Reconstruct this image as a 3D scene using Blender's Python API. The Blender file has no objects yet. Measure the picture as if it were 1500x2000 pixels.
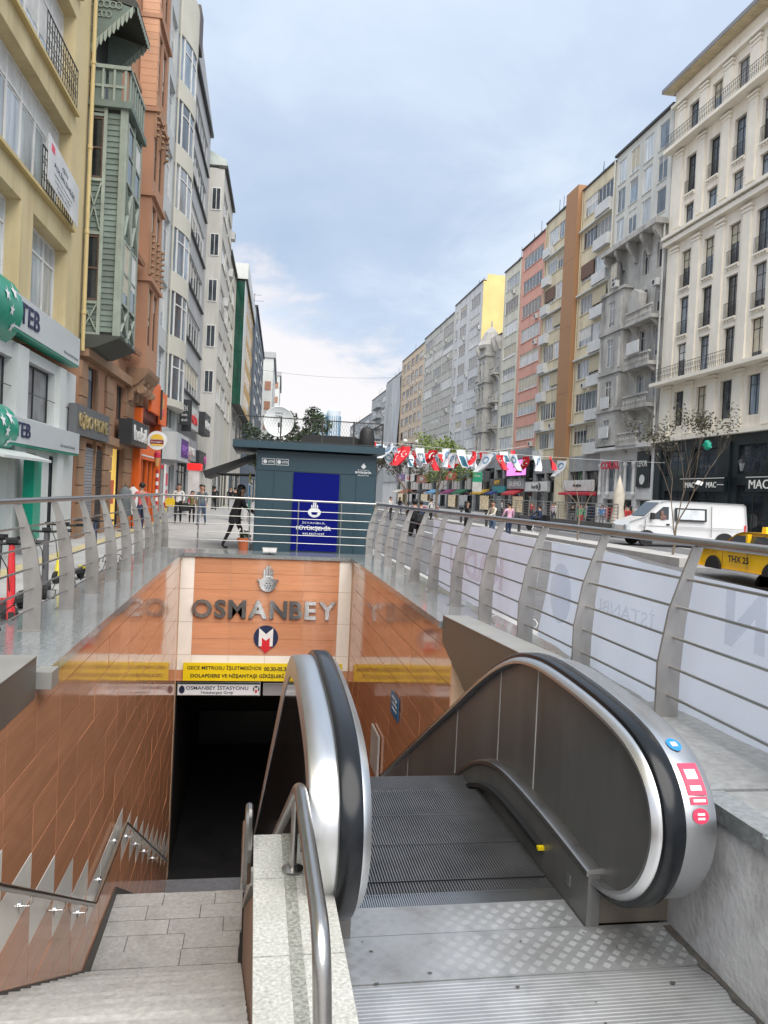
import bpy, math, random
from mathutils import Matrix, Vector
random.seed(7)
PI = math.pi
SC = bpy.context.scene
COL = SC.collection
# ------------------------------------------------------------------ camera
cam_d = bpy.data.cameras.new('camera')
cam = bpy.data.objects.new('camera', cam_d); COL.objects.link(cam); SC.camera = cam
cam_d.sensor_fit = 'VERTICAL'; cam_d.sensor_height = 36; cam_d.sensor_width = 36; cam_d.lens = 27.0
cam_d.clip_start = .05; cam_d.clip_end = 4000
_r, _vx, _vy, _F = .047, -250, 43, 1500.0
_c, _s = math.cos(_r), math.sin(_r)
_d = Vector((_vx*_c-_vy*_s, _vx*_s+_vy*_c, -_F)).normalized()
_up = Vector((0, -_d.z, _d.y)).normalized(); _x = _d.cross(_up)
_R = Matrix((_x, _d, _up)) @ Matrix(((_c, -_s, 0), (_s, _c, 0), (0, 0, 1)))
cam.matrix_world = Matrix.Translation((0, 0, 1.6)) @ _R.to_4x4()
# ------------------------------------------------------------------ world and sun
SUN_EL, SUN_AZ = math.radians(57), math.radians(173)      # azimuth from +Y, clockwise
W = bpy.data.worlds.new('World'); SC.world = W; W.use_nodes = True
nt = W.node_tree; nt.nodes.clear()
def wn(t, **k):
    n = nt.nodes.new(t)
    for a, b in k.items(): setattr(n, a, b)
    return n
sky = wn('ShaderNodeTexSky', sky_type='NISHITA', sun_disc=False); sky.sun_elevation = SUN_EL; sky.sun_rotation = SUN_AZ
bg1 = wn('ShaderNodeBackground'); bg1.inputs[1].default_value = .07
nt.links.new(sky.outputs[0], bg1.inputs[0])
tc = wn('ShaderNodeTexCoord'); sep = wn('ShaderNodeSeparateXYZ'); nt.links.new(tc.outputs['Generated'], sep.inputs[0])
def wm(op, a, b=None):
    n = wn('ShaderNodeMath', operation=op)
    for i, v in enumerate((a, b)):
        if v is None: continue
        if isinstance(v, (int, float)): n.inputs[i].default_value = v
        else: nt.links.new(v, n.inputs[i])
    return n.outputs[0]
zz = wm('ADD', wm('MAXIMUM', sep.outputs[2], 0.0), .25)
cmb = wn('ShaderNodeCombineXYZ')
nt.links.new(wm('DIVIDE', sep.outputs[0], zz), cmb.inputs[0]); nt.links.new(wm('DIVIDE', sep.outputs[1], zz), cmb.inputs[1])
def wnoise(scale, det, rough, dist, off):
    mp = wn('ShaderNodeMapping'); mp.inputs['Location'].default_value = off; nt.links.new(cmb.outputs[0], mp.inputs[0])
    n = wn('ShaderNodeTexNoise'); n.inputs['Scale'].default_value = scale; n.inputs['Detail'].default_value = det
    n.inputs['Roughness'].default_value = rough; n.inputs['Distortion'].default_value = dist
    nt.links.new(mp.outputs[0], n.inputs['Vector']); return n.outputs[0]
def wramp(fac, stops):
    r = wn('ShaderNodeValToRGB'); e = r.color_ramp.elements
    while len(e) < len(stops): e.new(.5)
    for q, (p, c) in zip(e, stops): q.position = p; q.color = (*c, 1)
    nt.links.new(fac, r.inputs[0]); return r.outputs[0]
CL = .71
n1 = wnoise(.75, 6, .5, .2, (3.1, 1.7, 0)); n2 = wnoise(2.6, 6, .6, .4, (7.3, 2.2, 0))
nn = wm('ADD', wm('MULTIPLY', n1, .7), wm('MULTIPLY', n2, .3))
cloud = wramp(nn, [(.36, (.34*CL, .425*CL, .55*CL)), (.46, (.40*CL, .48*CL, .60*CL)), (.53, (.50*CL, .57*CL, .67*CL)), (.61, (.61*CL, .665*CL, .74*CL))])
# pale warm cloud bank low over the end of the street
el = wm('ADD', wm('ADD', sep.outputs[2], wm('MULTIPLY', wm('SUBTRACT', n2, .5), .3)), wm('MULTIPLY', wm('MAXIMUM', sep.outputs[0], -.1), .38))
low = wn('ShaderNodeMapRange', interpolation_type='SMOOTHSTEP'); nt.links.new(el, low.inputs[0])
low.inputs[1].default_value = .27; low.inputs[2].default_value = .19; low.inputs[3].default_value = 0; low.inputs[4].default_value = 1
mixc = wn('ShaderNodeMix', data_type='RGBA'); nt.links.new(wm('MULTIPLY', low.outputs[0], .92), mixc.inputs[0])
nt.links.new(cloud, mixc.inputs[6]); mixc.inputs[7].default_value = (.72*CL, .675*CL, .665*CL, 1)
# thin bright veil towards the zenith, as an overcast sky has
hi = wn('ShaderNodeMapRange', interpolation_type='SMOOTHSTEP'); nt.links.new(sep.outputs[2], hi.inputs[0])
hi.inputs[1].default_value = .30; hi.inputs[2].default_value = .62; hi.inputs[3].default_value = 0; hi.inputs[4].default_value = .5
mixh = wn('ShaderNodeMix', data_type='RGBA'); nt.links.new(hi.outputs[0], mixh.inputs[0])
nt.links.new(mixc.outputs[2], mixh.inputs[6]); mixh.inputs[7].default_value = (.56*CL, .645*CL, .77*CL, 1)
bg2 = wn('ShaderNodeBackground'); nt.links.new(mixh.outputs[2], bg2.inputs[0]); bg2.inputs[1].default_value = 1.0
ms = wn('ShaderNodeMixShader'); ms.inputs[0].default_value = .88
nt.links.new(bg1.outputs[0], ms.inputs[1]); nt.links.new(bg2.outputs[0], ms.inputs[2])
wo = wn('ShaderNodeOutputWorld'); nt.links.new(ms.outputs[0], wo.inputs[0])
sl = bpy.data.lights.new('sun', 'SUN'); sl.energy = 2.6; sl.angle = math.radians(70); sl.color = (1, .94, .86)
so = bpy.data.objects.new('sun', sl); COL.objects.link(so)
_sd = Vector((math.sin(SUN_AZ)*math.cos(SUN_EL), math.cos(SUN_AZ)*math.cos(SUN_EL), math.sin(SUN_EL)))
so.rotation_euler = _sd.to_track_quat('Z', 'Y').to_euler()
vs = SC.view_settings; vs.view_transform = 'Standard'; vs.look = 'None'; vs.gamma = 1; vs.use_curve_mapping = False; vs.exposure = 1.1
SC.cycles.use_denoising = True; SC.cycles.max_bounces = 6; SC.cycles.diffuse_bounces = 3; SC.cycles.glossy_bounces = 4
SC.cycles.transparent_max_bounces = 12; SC.cycles.caustics_reflective = False; SC.cycles.caustics_refractive = False
SC.cycles.sample_clamp_indirect = 6
# ------------------------------------------------------------------ materials
MATS = {}
def pm(name, col, rough=.6, metal=0., var=.18, scale=1.5, bump=0., bscale=40., dirt=None, coat=0., rand=0., aniso=(1, 1, 1), emit=0., spec=.5, trans=0., alpha=1.):
    """procedural surface: world-space noise tints the colour, optional dirt blotches, streaks and fine relief"""
    if name in MATS: return MATS[name]
    m = bpy.data.materials.new(name); m.use_nodes = True; t = m.node_tree; N = t.nodes; L = t.links
    b = N['Principled BSDF']; b.inputs['Roughness'].default_value = rough; b.inputs['Metallic'].default_value = metal
    b.inputs['Specular IOR Level'].default_value = spec
    if coat: b.inputs['Coat Weight'].default_value = coat; b.inputs['Coat Roughness'].default_value = .04
    if trans: b.inputs['Transmission Weight'].default_value = trans
    if alpha < 1: b.inputs['Alpha'].default_value = alpha
    g = N.new('ShaderNodeNewGeometry'); mp = N.new('ShaderNodeMapping'); mp.inputs['Scale'].default_value = aniso
    L.new(g.outputs['Position'], mp.inputs[0])
    n = N.new('ShaderNodeTexNoise'); n.inputs['Scale'].default_value = scale; n.inputs['Detail'].default_value = 6; n.inputs['Roughness'].default_value = .62
    L.new(mp.outputs[0], n.inputs['Vector'])
    mr = N.new('ShaderNodeMapRange'); L.new(n.outputs[0], mr.inputs[0])
    mr.inputs[1].default_value = .3; mr.inputs[2].default_value = .7; mr.inputs[3].default_value = 1-var; mr.inputs[4].default_value = 1+var
    val = mr.outputs[0]
    if rand:
        oi = N.new('ShaderNodeObjectInfo'); r2 = N.new('ShaderNodeMapRange'); L.new(oi.outputs['Random'], r2.inputs[0])
        r2.inputs[3].default_value = 1-rand; r2.inputs[4].default_value = 1+rand
        mu = N.new('ShaderNodeMath'); mu.operation = 'MULTIPLY'; L.new(val, mu.inputs[0]); L.new(r2.outputs[0], mu.inputs[1]); val = mu.outputs[0]
    vm = N.new('ShaderNodeVectorMath'); vm.operation = 'SCALE'; vm.inputs[0].default_value = col; L.new(val, vm.inputs['Scale'])
    out = vm.outputs[0]
    if dirt:
        dc, amt, ds, da = (list(dirt)+[(1, 1, .25)])[:4]
        m2 = N.new('ShaderNodeMapping'); m2.inputs['Scale'].default_value = da; L.new(g.outputs['Position'], m2.inputs[0])
        d = N.new('ShaderNodeTexNoise'); d.inputs['Scale'].default_value = ds; d.inputs['Detail'].default_value = 8; d.inputs['Roughness'].default_value = .7
        L.new(m2.outputs[0], d.inputs['Vector'])
        dr = N.new('ShaderNodeMapRange'); L.new(d.outputs[0], dr.inputs[0]); dr.inputs[1].default_value = .48; dr.inputs[2].default_value = .72; dr.inputs[4].default_value = amt
        mx = N.new('ShaderNodeMix'); mx.data_type = 'RGBA'; L.new(dr.outputs[0], mx.inputs[0]); L.new(out, mx.inputs[6]); mx.inputs[7].default_value = (*dc, 1); out = mx.outputs[2]
    L.new(out, b.inputs['Base Color'])
    if rough > .03:
        rr = N.new('ShaderNodeMapRange'); L.new(n.outputs[0], rr.inputs[0]); rr.inputs[3].default_value = max(.02, rough*.75); rr.inputs[4].default_value = min(1, rough*1.25)
        L.new(rr.outputs[0], b.inputs['Roughness'])
    if bump:
        bn = N.new('ShaderNodeTexNoise'); bn.inputs['Scale'].default_value = bscale; bn.inputs['Detail'].default_value = 5; L.new(mp.outputs[0], bn.inputs['Vector'])
        bp = N.new('ShaderNodeBump'); bp.inputs['Strength'].default_value = bump; bp.inputs['Distance'].default_value = .02; L.new(bn.outputs[0], bp.inputs['Height']); L.new(bp.outputs[0], b.inputs['Normal'])
    if emit: L.new(out, b.inputs['Emission Color']); b.inputs['Emission Strength'].default_value = emit
    MATS[name] = m; return m
def translucent(m, f):
    t = m.node_tree; b = t.nodes['Principled BSDF']; o = t.nodes['Material Output']; tr = t.nodes.new('ShaderNodeBsdfTranslucent'); mx = t.nodes.new('ShaderNodeMixShader'); mx.inputs[0].default_value = f
    t.links.new(b.inputs['Base Color'].links[0].from_socket, tr.inputs[0]); t.links.new(b.outputs[0], mx.inputs[1]); t.links.new(tr.outputs[0], mx.inputs[2]); t.links.new(mx.outputs[0], o.inputs[0]); return m
def flat(name, col, rough=.5, **k): return pm(name, col, rough, var=k.pop('var', .08), scale=k.pop('scale', 6), **k)
# ------------------------------------------------------------------ geometry collector
class G:
    def __init__(s): s.v = []; s.f = []; s.m = []
    def add(s, vs, fs, m=0):
        o = len(s.v); s.v += [tuple(p) for p in vs]
        s.f += [tuple(i+o for i in f) for f in fs]; s.m += [m]*len(fs); return s
    def box(s, x0, y0, z0, x1, y1, z1, m=0):
        return s.add([(x0,y0,z0),(x1,y0,z0),(x1,y1,z0),(x0,y1,z0),(x0,y0,z1),(x1,y0,z1),(x1,y1,z1),(x0,y1,z1)],
                     [(0,3,2,1),(4,5,6,7),(0,1,5,4),(1,2,6,5),(2,3,7,6),(3,0,4,7)], m)
    def quad(s, a, b, c, d, m=0): return s.add([a,b,c,d], [(0,1,2,3)], m)
    def prism(s, pts, ax, a, b, m=0):
        """2D outline (the two other axes in order) extruded along ax from a to b"""
        def P(p, t): return {'x': (t,p[0],p[1]), 'y': (p[0],t,p[1]), 'z': (p[0],p[1],t)}[ax]
        ar = sum(pts[i][0]*pts[(i+1) % len(pts)][1]-pts[(i+1) % len(pts)][0]*pts[i][1] for i in range(len(pts)))
        if (ar < 0) != (ax == 'y'): pts = pts[::-1]
        n = len(pts); vs = [P(p, a) for p in pts]+[P(p, b) for p in pts]
        fs = [tuple(range(n))[::-1], tuple(range(n, 2*n))]+[(i, (i+1) % n, n+(i+1) % n, n+i) for i in range(n)]
        return s.add(vs, fs, m)
    def tube(s, path, r, n=8, m=0, cap=True):
        P = [Vector(p) for p in path]; k = len(P); R = r if isinstance(r, (list, tuple)) else [r]*k
        vs = []; u = None
        for i in range(k):
            t = (P[min(i+1, k-1)]-P[max(i-1, 0)]).normalized()
            if u is None:
                u = t.orthogonal().normalized()
            else:
                u = (u-t*u.dot(t)).normalized()
            w = t.cross(u)
            for j in range(n):
                a = 2*PI*j/n; vs.append(P[i]+(u*math.cos(a)+w*math.sin(a))*R[i])
        fs = [(i*n+j, i*n+(j+1) % n, (i+1)*n+(j+1) % n, (i+1)*n+j) for i in range(k-1) for j in range(n)]
        if cap: fs += [tuple(range(n))[::-1], tuple(range((k-1)*n, k*n))]
        return s.add(vs, fs, m)
    def lathe(s, prof, n=16, c=(0,0,0), m=0):
        vs = [(c[0]+r*math.cos(2*PI*j/n), c[1]+r*math.sin(2*PI*j/n), c[2]+z) for r, z in prof for j in range(n)]
        k = len(prof); fs = [(i*n+j, i*n+(j+1) % n, (i+1)*n+(j+1) % n, (i+1)*n+j) for i in range(k-1) for j in range(n)]
        fs += [tuple(range(n))[::-1], tuple(range((k-1)*n, k*n))]
        return s.add(vs, fs, m)
    def beam(s, a, b, w, h, m=0, up=(0,0,1)):
        a, b = Vector(a), Vector(b); t = (b-a).normalized(); u = Vector(up)
        if abs(t.dot(u)) > .99: u = Vector((1,0,0))
        x = t.cross(u).normalized()*w/2; y = x.cross(t).normalized()*h/2
        vs = [a-x-y, a+x-y, a+x+y, a-x+y, b-x-y, b+x-y, b+x+y, b-x+y]
        return s.add(vs, [(0,3,2,1)[::-1],(4,5,6,7)[::-1],(0,1,5,4)[::-1],(1,2,6,5)[::-1],(2,3,7,6)[::-1],(3,0,4,7)[::-1]], m)
    def sweep(s, path, prof, m=0, closed=True, mir=None):
        """path in (y,z); prof points (x, n): n along the path's left normal; mir: mirror plane x"""
        k = len(path); q = len(prof); vs = []
        for i in range(k):
            a, b = path[max(i-1, 0)], path[min(i+1, k-1)]
            ty, tz = b[0]-a[0], b[1]-a[1]; l = math.hypot(ty, tz) or 1; ny, nz = -tz/l, ty/l
            for x, n in prof: vs.append(((2*mir-x) if mir is not None else x, path[i][0]+ny*n, path[i][1]+nz*n))
        fs = [(i*q+j, i*q+(j+1) % q, (i+1)*q+(j+1) % q, (i+1)*q+j) for i in range(k-1) for j in range(q if closed else q-1)]
        if closed: fs += [tuple(range(q))[::-1], tuple(range((k-1)*q, k*q))]
        return s.add(vs, fs, m)
    def ball(s, c, r, n=10, k=6, m=0):
        rx, ry, rz = r if isinstance(r, (tuple, list)) else (r, r, r); vs = []
        for i in range(k+1):
            a = -PI/2+PI*(i if 0 < i < k else (.08 if i == 0 else k-.08))/k
            for j in range(n): vs.append((c[0]+rx*math.cos(a)*math.cos(2*PI*j/n), c[1]+ry*math.cos(a)*math.sin(2*PI*j/n), c[2]+rz*math.sin(a)))
        fs = [(i*n+j, i*n+(j+1) % n, (i+1)*n+(j+1) % n, (i+1)*n+j) for i in range(k) for j in range(n)]
        fs += [tuple(range(n))[::-1], tuple(range(k*n, (k+1)*n))]
        return s.add(vs, fs, m)
def mesh(name, g, mats, smooth=False, fix=False):
    me = bpy.data.meshes.new(name); me.from_pydata(g.v, [], g.f)
    for m in (mats if isinstance(mats, (list, tuple)) else [mats]): me.materials.append(m)
    if any(g.m): me.polygons.foreach_set('material_index', g.m)
    if smooth:
        me.polygons.foreach_set('use_smooth', [True]*len(g.f))
        me.set_sharp_from_angle(angle=math.radians(smooth if smooth > 1 else 38))
    me.update(); return me
def place(name, me, parent=None, loc=(0,0,0), rot=(0,0,0), scale=None):
    o = bpy.data.objects.new(name, me); o.location = loc; o.rotation_euler = rot
    if scale: o.scale = scale
    if parent: o.parent = parent
    COL.objects.link(o); return o
def part(name, g, mats, parent, smooth=False, label=None, loc=(0,0,0), rot=(0,0,0), kind=None):
    o = place(name, mesh(name, g, mats, smooth), parent, loc, rot)
    if label: o['label'] = label
    if kind: o['kind'] = kind
    return o
def tag(o, label, cat, group=None):
    o['label'] = label; o['category'] = cat
    if group: o['group'] = group
    return o
def thing(name, label, cat, loc=(0,0,0), rz=0, group=None):
    o = bpy.data.objects.new(name, None); o.empty_display_size = .2; COL.objects.link(o); o.location = loc; o.rotation_euler = (0,0,rz)
    return tag(o, label, cat, group)
def single(name, g, mats, label, cat, group=None, loc=(0,0,0), rz=0, smooth=False):
    o = place(name, mesh(name, g, mats, smooth), None, loc, (0,0,rz)); return tag(o, label, cat, group)
def struct(name, g, mats, smooth=False, parent=None):
    o = place(name, mesh(name, g, mats, smooth), parent)
    if not parent: o['kind'] = 'structure'
    return o
def dup(o, parent=None, loc=None, rz=None):
    c = o.copy(); COL.objects.link(c)
    if parent: c.parent = parent
    if loc is not None: c.location = loc
    if rz is not None: c.rotation_euler = (0,0,rz)
    for ch in list(o.children): dup(ch, c)
    return c
# ------------------------------------------------------------------ lettering
_tx = {}
def text_mesh(s, depth, bold):
    k = (s, depth, bold)
    if k in _tx: return _tx[k]
    cu = bpy.data.curves.new('lettering', 'FONT'); cu.body = s; cu.extrude = depth/2; cu.offset = bold; cu.resolution_u = 3; cu.fill_mode = 'BOTH'
    o = bpy.data.objects.new('lettering', cu); COL.objects.link(o); bpy.context.view_layer.update()
    me = bpy.data.meshes.new_from_object(o.evaluated_get(bpy.context.evaluated_depsgraph_get()))
    bpy.data.objects.remove(o); xs = [v.co.x for v in me.vertices] or [0, 1]; ys = [v.co.y for v in me.vertices] or [0, 1]
    _tx[k] = (me, min(xs), max(xs), min(ys), max(ys)); return _tx[k]
def text(s, m, parent, o, xd, w=None, h=None, depth=.01, bold=.0, up=(0,0,1), name='lettering', align='c', mirror=False, both=None):
    """lettering with its centre (or left) at o; xd is the reading direction, up the letter height; w/h total size"""
    me, a, b, c, d = text_mesh(s, 1.0 if False else .02, bold)
    me = me.copy(); me.materials.clear(); me.materials.append(m)
    sx = (w/(b-a)) if w else None; sy = (h/(d-c)) if h else None
    sx = sx or sy; sy = sy or sx
    X = Vector(xd).normalized(); U = Vector(up).normalized(); Nn = X.cross(U)
    cx = (a+b)/2 if align == 'c' else a; cy = (c+d)/2
    for v in me.vertices:
        x = (v.co.x-cx)*sx*(-1 if mirror else 1); y = (v.co.y-cy)*sy; z = v.co.z/.02*depth
        v.co = Vector(o)+X*x+U*y+Nn*z
    if mirror: me.flip_normals()
    return place(name, me, parent)
def letters(s, m, parent, o, xd, w, h, depth=.03, bold=.02, up=(0,0,1)):
    """each letter its own part"""
    adv = []; x = 0
    for ch in s:
        if ch == ' ': x += .3; continue
        _, a, b, c, d = text_mesh(ch, .02, bold); adv.append((ch, x, a, b)); x += (b-a)+.09
    tot = x-.09; X = Vector(xd).normalized(); k = w/tot
    for ch, x0, a, b in adv:
        _, a, b, c, d = text_mesh(ch, .02, bold)
        text(ch, m, parent, Vector(o)+X*((x0+(b-a)/2-tot/2)*k), xd, (b-a)*k, h*(d-c)/.73 if ch in 'İŞĞÜÖ' else h, depth, bold, up, 'letter')
# ================================================================== palette
STEEL = pm('brushed_steel', (.43,.42,.405), .3, 1., .1, 3, bump=.03, bscale=60, aniso=(1,1,6))
STEELP = pm('post_steel', (.40,.385,.37), .45, .8, .14, 2.5, dirt=((.25,.2,.15), .4, 3))
CHROME = pm('polished_steel', (.72,.73,.74), .12, 1., .06, 3)
ALU = pm('escalator_aluminium', (.66,.67,.68), .34, 1., .06, 2, aniso=(6,1,1))
PANEL = pm('dark_satin_panel', (.16,.161,.158), .36, .3, .2, 2.5, bump=.05, bscale=90, aniso=(1,1,.12), dirt=((.10,.098,.094), .6, 2.2, (1,1,.3)))
RUBBER = pm('black_rubber', (.009,.011,.014), .24, 0, .2, 3, spec=.32)
GRANITE_D = pm('polished_grey_granite', (.23,.25,.255), .14, 0, .3, 26, dirt=((.10,.11,.11), .55, 1.1, (1,1,1)), coat=.25)
GRANITE_L = pm('speckled_granite', (.47,.47,.44), .65, 0, .34, 70, dirt=((.24,.25,.2), .35, 3, (1,1,1)), bump=.25, bscale=90)
GRANITE_R = pm('rough_granite_strip', (.27,.275,.245), .8, 0, .5, 60, bump=.5, bscale=70)
STONE = pm('stair_stone', (.40,.395,.375), .65, 0, .2, 22, dirt=((.2,.19,.16), .5, 1.6, (1,1,1)), bump=.15, bscale=60, rand=.1)
WOODT = pm('wood_grain_tile', (.62,.295,.16), .075, 0, .1, 2.4, dirt=((.47,.21,.11), .5, 1.4, (1,1,6)), aniso=(.4,.4,6), rand=.09, spec=.6)
WHITET = pm('pale_tile', (.88,.85,.78), .12, 0, .06, 2, spec=.6)
GROUT = pm('pale_joint', (.62,.42,.28), .8, 0, .1)
DARKW = pm('dark_concrete', (.035,.033,.03), .8)
PAINT_C = pm('painted_concrete', (.66,.67,.68), .75, 0, .12, 5, dirt=((.24,.235,.225), .75, 4.2, (1,1,.6)), bump=.22, bscale=30)
PLATE = pm('plate_steel', (.42,.43,.44), .45, .6, .2, 6, dirt=((.12,.115,.11), .85, 1.5, (1,1,1)))
BLACK = flat('matte_black', (.012,.012,.013), .6)
WHITE = flat('white_plastic', (.75,.75,.74), .4)
YELLOW = flat('yellow_vinyl', (.82,.62,.01), .35, var=.04)
NAVY = flat('navy_ink', (.012,.022,.07), .5)
INK = flat('black_ink', (.015,.015,.016), .5)
RED = flat('signal_red', (.62,.02,.03), .45)
WALLGREY = pm('grey_plinth', (.3,.3,.29), .7, 0, .2, 3)
XL, XR, YB = -1.6, 2.3, 17.8          # inner faces of the entrance pit
# ================================================================== ground
PAVE = pm('pavement_slabs', (.40,.395,.385), .7, 0, .14, 1.1, dirt=((.24,.235,.225), .45, .9, (1,1,1)), bump=.1, bscale=30)
ASPH = pm('asphalt', (.12,.12,.125), .75, 0, .22, 3, dirt=((.075,.075,.08), .6, .4, (1,1,1)), bump=.3, bscale=60)
g = G()
for x0,y0,x1,y1 in ((-40,-12,-1.6,17.8),(2.3,-12,3.6,17.8),(-1.6,-12,2.3,.6),(-40,17.8,3.6,1400)):
    g.quad((x0,y0,0),(x1,y0,0),(x1,y1,0),(x0,y1,0))
g.quad((3.6,-12,0),(3.6,1400,0),(3.6,1400,-.7),(3.6,-12,-.7))
struct('pavement', g, PAVE)
def road_z(y): return -.14-.5*max(0, min(1, (27-y)/12))**1.0
g = G(); ys = [-12,0,6,10,15,17,19,21,23,25,27,40,80,200,500,1400]; xs = [3.6,23.6]
for i in range(len(ys)-1):
    g.quad((3.6,ys[i],road_z(ys[i])),(400,ys[i],road_z(ys[i])),(400,ys[i+1],road_z(ys[i+1])),(3.6,ys[i+1],road_z(ys[i+1])))
struct('road', g, ASPH)
g = G(); g.box(24.2,-5,-.9,60,1400,.0); struct('far_pavement', g, PAVE)
g = G(); g.box(23.95,-5,-.9,24.2,1400,.004); struct('kerb', g, WALLGREY)
g = G(); g.box(13.9,23.4,-.9,15.3,120,.0); struct('median', g, PAVE)
g = G()
for y in range(30, 200, 7): g.box(8.6,y,-.139,8.75,y+3,-.134)
for y in range(30, 200, 7): g.box(19.3,y,-.139,19.45,y+3,-.134)
g.box(13.5,28,-.139,13.62,200,-.134)
struct('road_marking', g, pm('road_paint', (.6,.6,.58), .7, 0, .25, 8))
g = G()
for k, y in enumerate([6+.42*i for i in range(75)]): g.box(-4.3,y,.0,-4.0,y+.4,.006)
struct('tactile_strip', g, pm('yellow_paver', (.5,.43,.24), .7, 0, .2, 4))
g = G()
for x0,y0,x1,y1 in ((-420,-12,-3,2600),(4,-12,440,2600),(-3,28,4,2600)): g.quad((x0,y0,-1.2),(x1,y0,-1.2),(x1,y1,-1.2),(x0,y1,-1.2))
struct('ground', g, PAVE)
# ================================================================== pit walls with tiles
TH, TW = .375, .75
def tiled_wall(name, label, X, sgn, y0, y1, ztop, white, holes=()):
    """sgn +1: face looks to +x"""
    w = thing(name, label, 'wall', (X, y0, 0))
    g = G(); a, b = (-.3, -.012) if sgn > 0 else (.012, .3)
    g.box(a, 0, -8.0, b, y1-y0, .03); part('backing', g, GROUT, w)
    me = {}
    for k, m in (('b', WOODT), ('w', WHITET)):
        q = G(); q.box(-.012 if sgn > 0 else -.0, .0045, .0045, .0 if sgn > 0 else .012, TW-.0045, TH-.0045); me[k] = mesh('tile', q, m)
    n = int((y1-y0)/TW+.01); cnt = 0; stuff = G(); sw = G()
    for i in range(n):
        yc = y0+i*TW
        floor = stair_z(yc+TW)-.2
        for j in range(40):
            z = ztop-(j+1)*TH
            if z+TH < floor-.1: break
            if any(h[0] <= yc+.4 <= h[1] and h[2] <= z+.18 <= h[3] for h in holes): continue
            k = 'w' if white(i, j, yc, z) else 'b'
            if cnt < 270: place('tile', me[k], w, (random.uniform(-.0005,.0005), i*TW, z), (0, random.gauss(0,.0016), random.gauss(0,.0022))); cnt += 1
            else: (sw if k == 'w' else stuff).box(-.012 if sgn > 0 else 0, i*TW+.003, z+.003, 0 if sgn > 0 else .012, (i+1)*TW-.003, z+TH-.003)
    for i in range(n): q = G(); q.box(-.012 if sgn > 0 else 0, i*TW+.0045, ztop+.0045, 0 if sgn > 0 else .012, (i+1)*TW-.0045, .03); part('tile', q, WOODT, w)
    if stuff.v: part('tile_field', stuff, WOODT, w, kind='stuff')
    return w
Y1, ZL, SL, Y2 = 8.45, -3.8, .575, 10.4
def stair_z(y):
    if y < Y1: return ZL+(Y1-y)*SL
    if y < Y2: return ZL
    return max(-7.25, ZL-(y-Y2)*SL)
def wl(i, j, y, z):
    c = round((y-5.53)/TW)
    if y < Y1-.1: return abs(z-(-1.675-.375*c)) < .12
    if y < Y2: return abs(z+3.18) < .1
    return abs(z-(-3.18-.375*(round((y-Y2)/TW)))) < .1
tiled_wall('tiled_stair_wall', 'orange wood-grain tiled wall with stepping white tiles on the stair side of the entrance', XL, 1, 2.53, 17.53, -.175, lambda i,j,y,z: wl(i,j,y,z))
tiled_wall('tiled_escalator_wall', 'dark glossy wood-grain tiled wall beyond the escalator under the banner railing', XR, -1, 8.53, 17.53, -.175, lambda i,j,y,z: False)
# back wall above the opening
bw = thing('tiled_entrance_wall', 'tiled end wall over the dark entrance with pale columns and metal station name', 'wall', (0, YB, 0))
g = G(); g.box(XL,.012,-2.8,XR,.3,.03); g.box(XL-.3,-.27,-8,XL-.0,.012,.03); g.box(XR,-.27,-8,XR+.3,.012,.03); part('backing', g, GROUT, bw)
colx = [XL,-1.29,-.465,.36,1.185,2.0,XR]
for c in range(6):
    for r in range(8):
        z1 = .05-TH*r if r < 7 else .05-TH*7; z0 = z1-TH
        if r == 7: z0 = -2.8
        white = c in (0, 5) or r == 6
        if c in (0, 5):
            if r % 2 or r > 6: continue
            z0 = z1-TH*2 if r < 6 else -2.55
        if c not in (0, 5) and r == 6: pass
        q = G(); q.box(colx[c]+.004, 0, z0+.004, colx[c+1]-.004, .012, z1-.004)
        part('tile', q, WHITET if white else WOODT, bw)
for c in (0, 5):
    q = G(); q.box(colx[c]+.004, 0, -2.796, colx[c+1]-.004, .012, -2.556); part('tile', q, WOODT, bw)
letters('OSMANBEY', CHROME, bw, (.32,-.03,-1.135), (1,0,0), 3.28, .42, .05, .03)
# city emblem: dome with minaret-like spires over a round shield
e = G(); zc = -.42
e.lathe([(.02,-.02),(.19,-.02),(.2,.0),(.19,.02),(.02,.02)], 24); e.v = [(x+.36, -.04+z, zc+y*.95-.12) for x, y, z in e.v]
for dx, h in ((-.085,.24),(-.03,.33),(.03,.33),(.085,.24)): e.prism([(.36+dx-.022,zc-.0),(.36+dx+.022,zc-.0),(.36+dx+.022,zc+h*.8),(.36+dx,zc+h),(.36+dx-.022,zc+h*.8)], 'y', -.055, -.02)
e.prism([(.36-.25,zc-.02),(.36+.25,zc-.02),(.36+.2,zc-.08),(.36-.2,zc-.08)], 'y', -.062, -.02)
part('emblem', e, CHROME, bw)
e = G()
for dx, dz in ((0,0),(-.06,.0),(.06,0),(-.03,.05),(.03,.05),(-.03,-.05),(.03,-.05)): e.lathe([(.0,0),(.016,0),(.016,.004),(0,.004)], 6); e.v[-24:] = [(.36+dx+x, -.066-z, zc-.16+dz+y) for x, y, z in e.v[-24:]]
part('emblem_studs', e, NAVY, bw)
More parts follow.
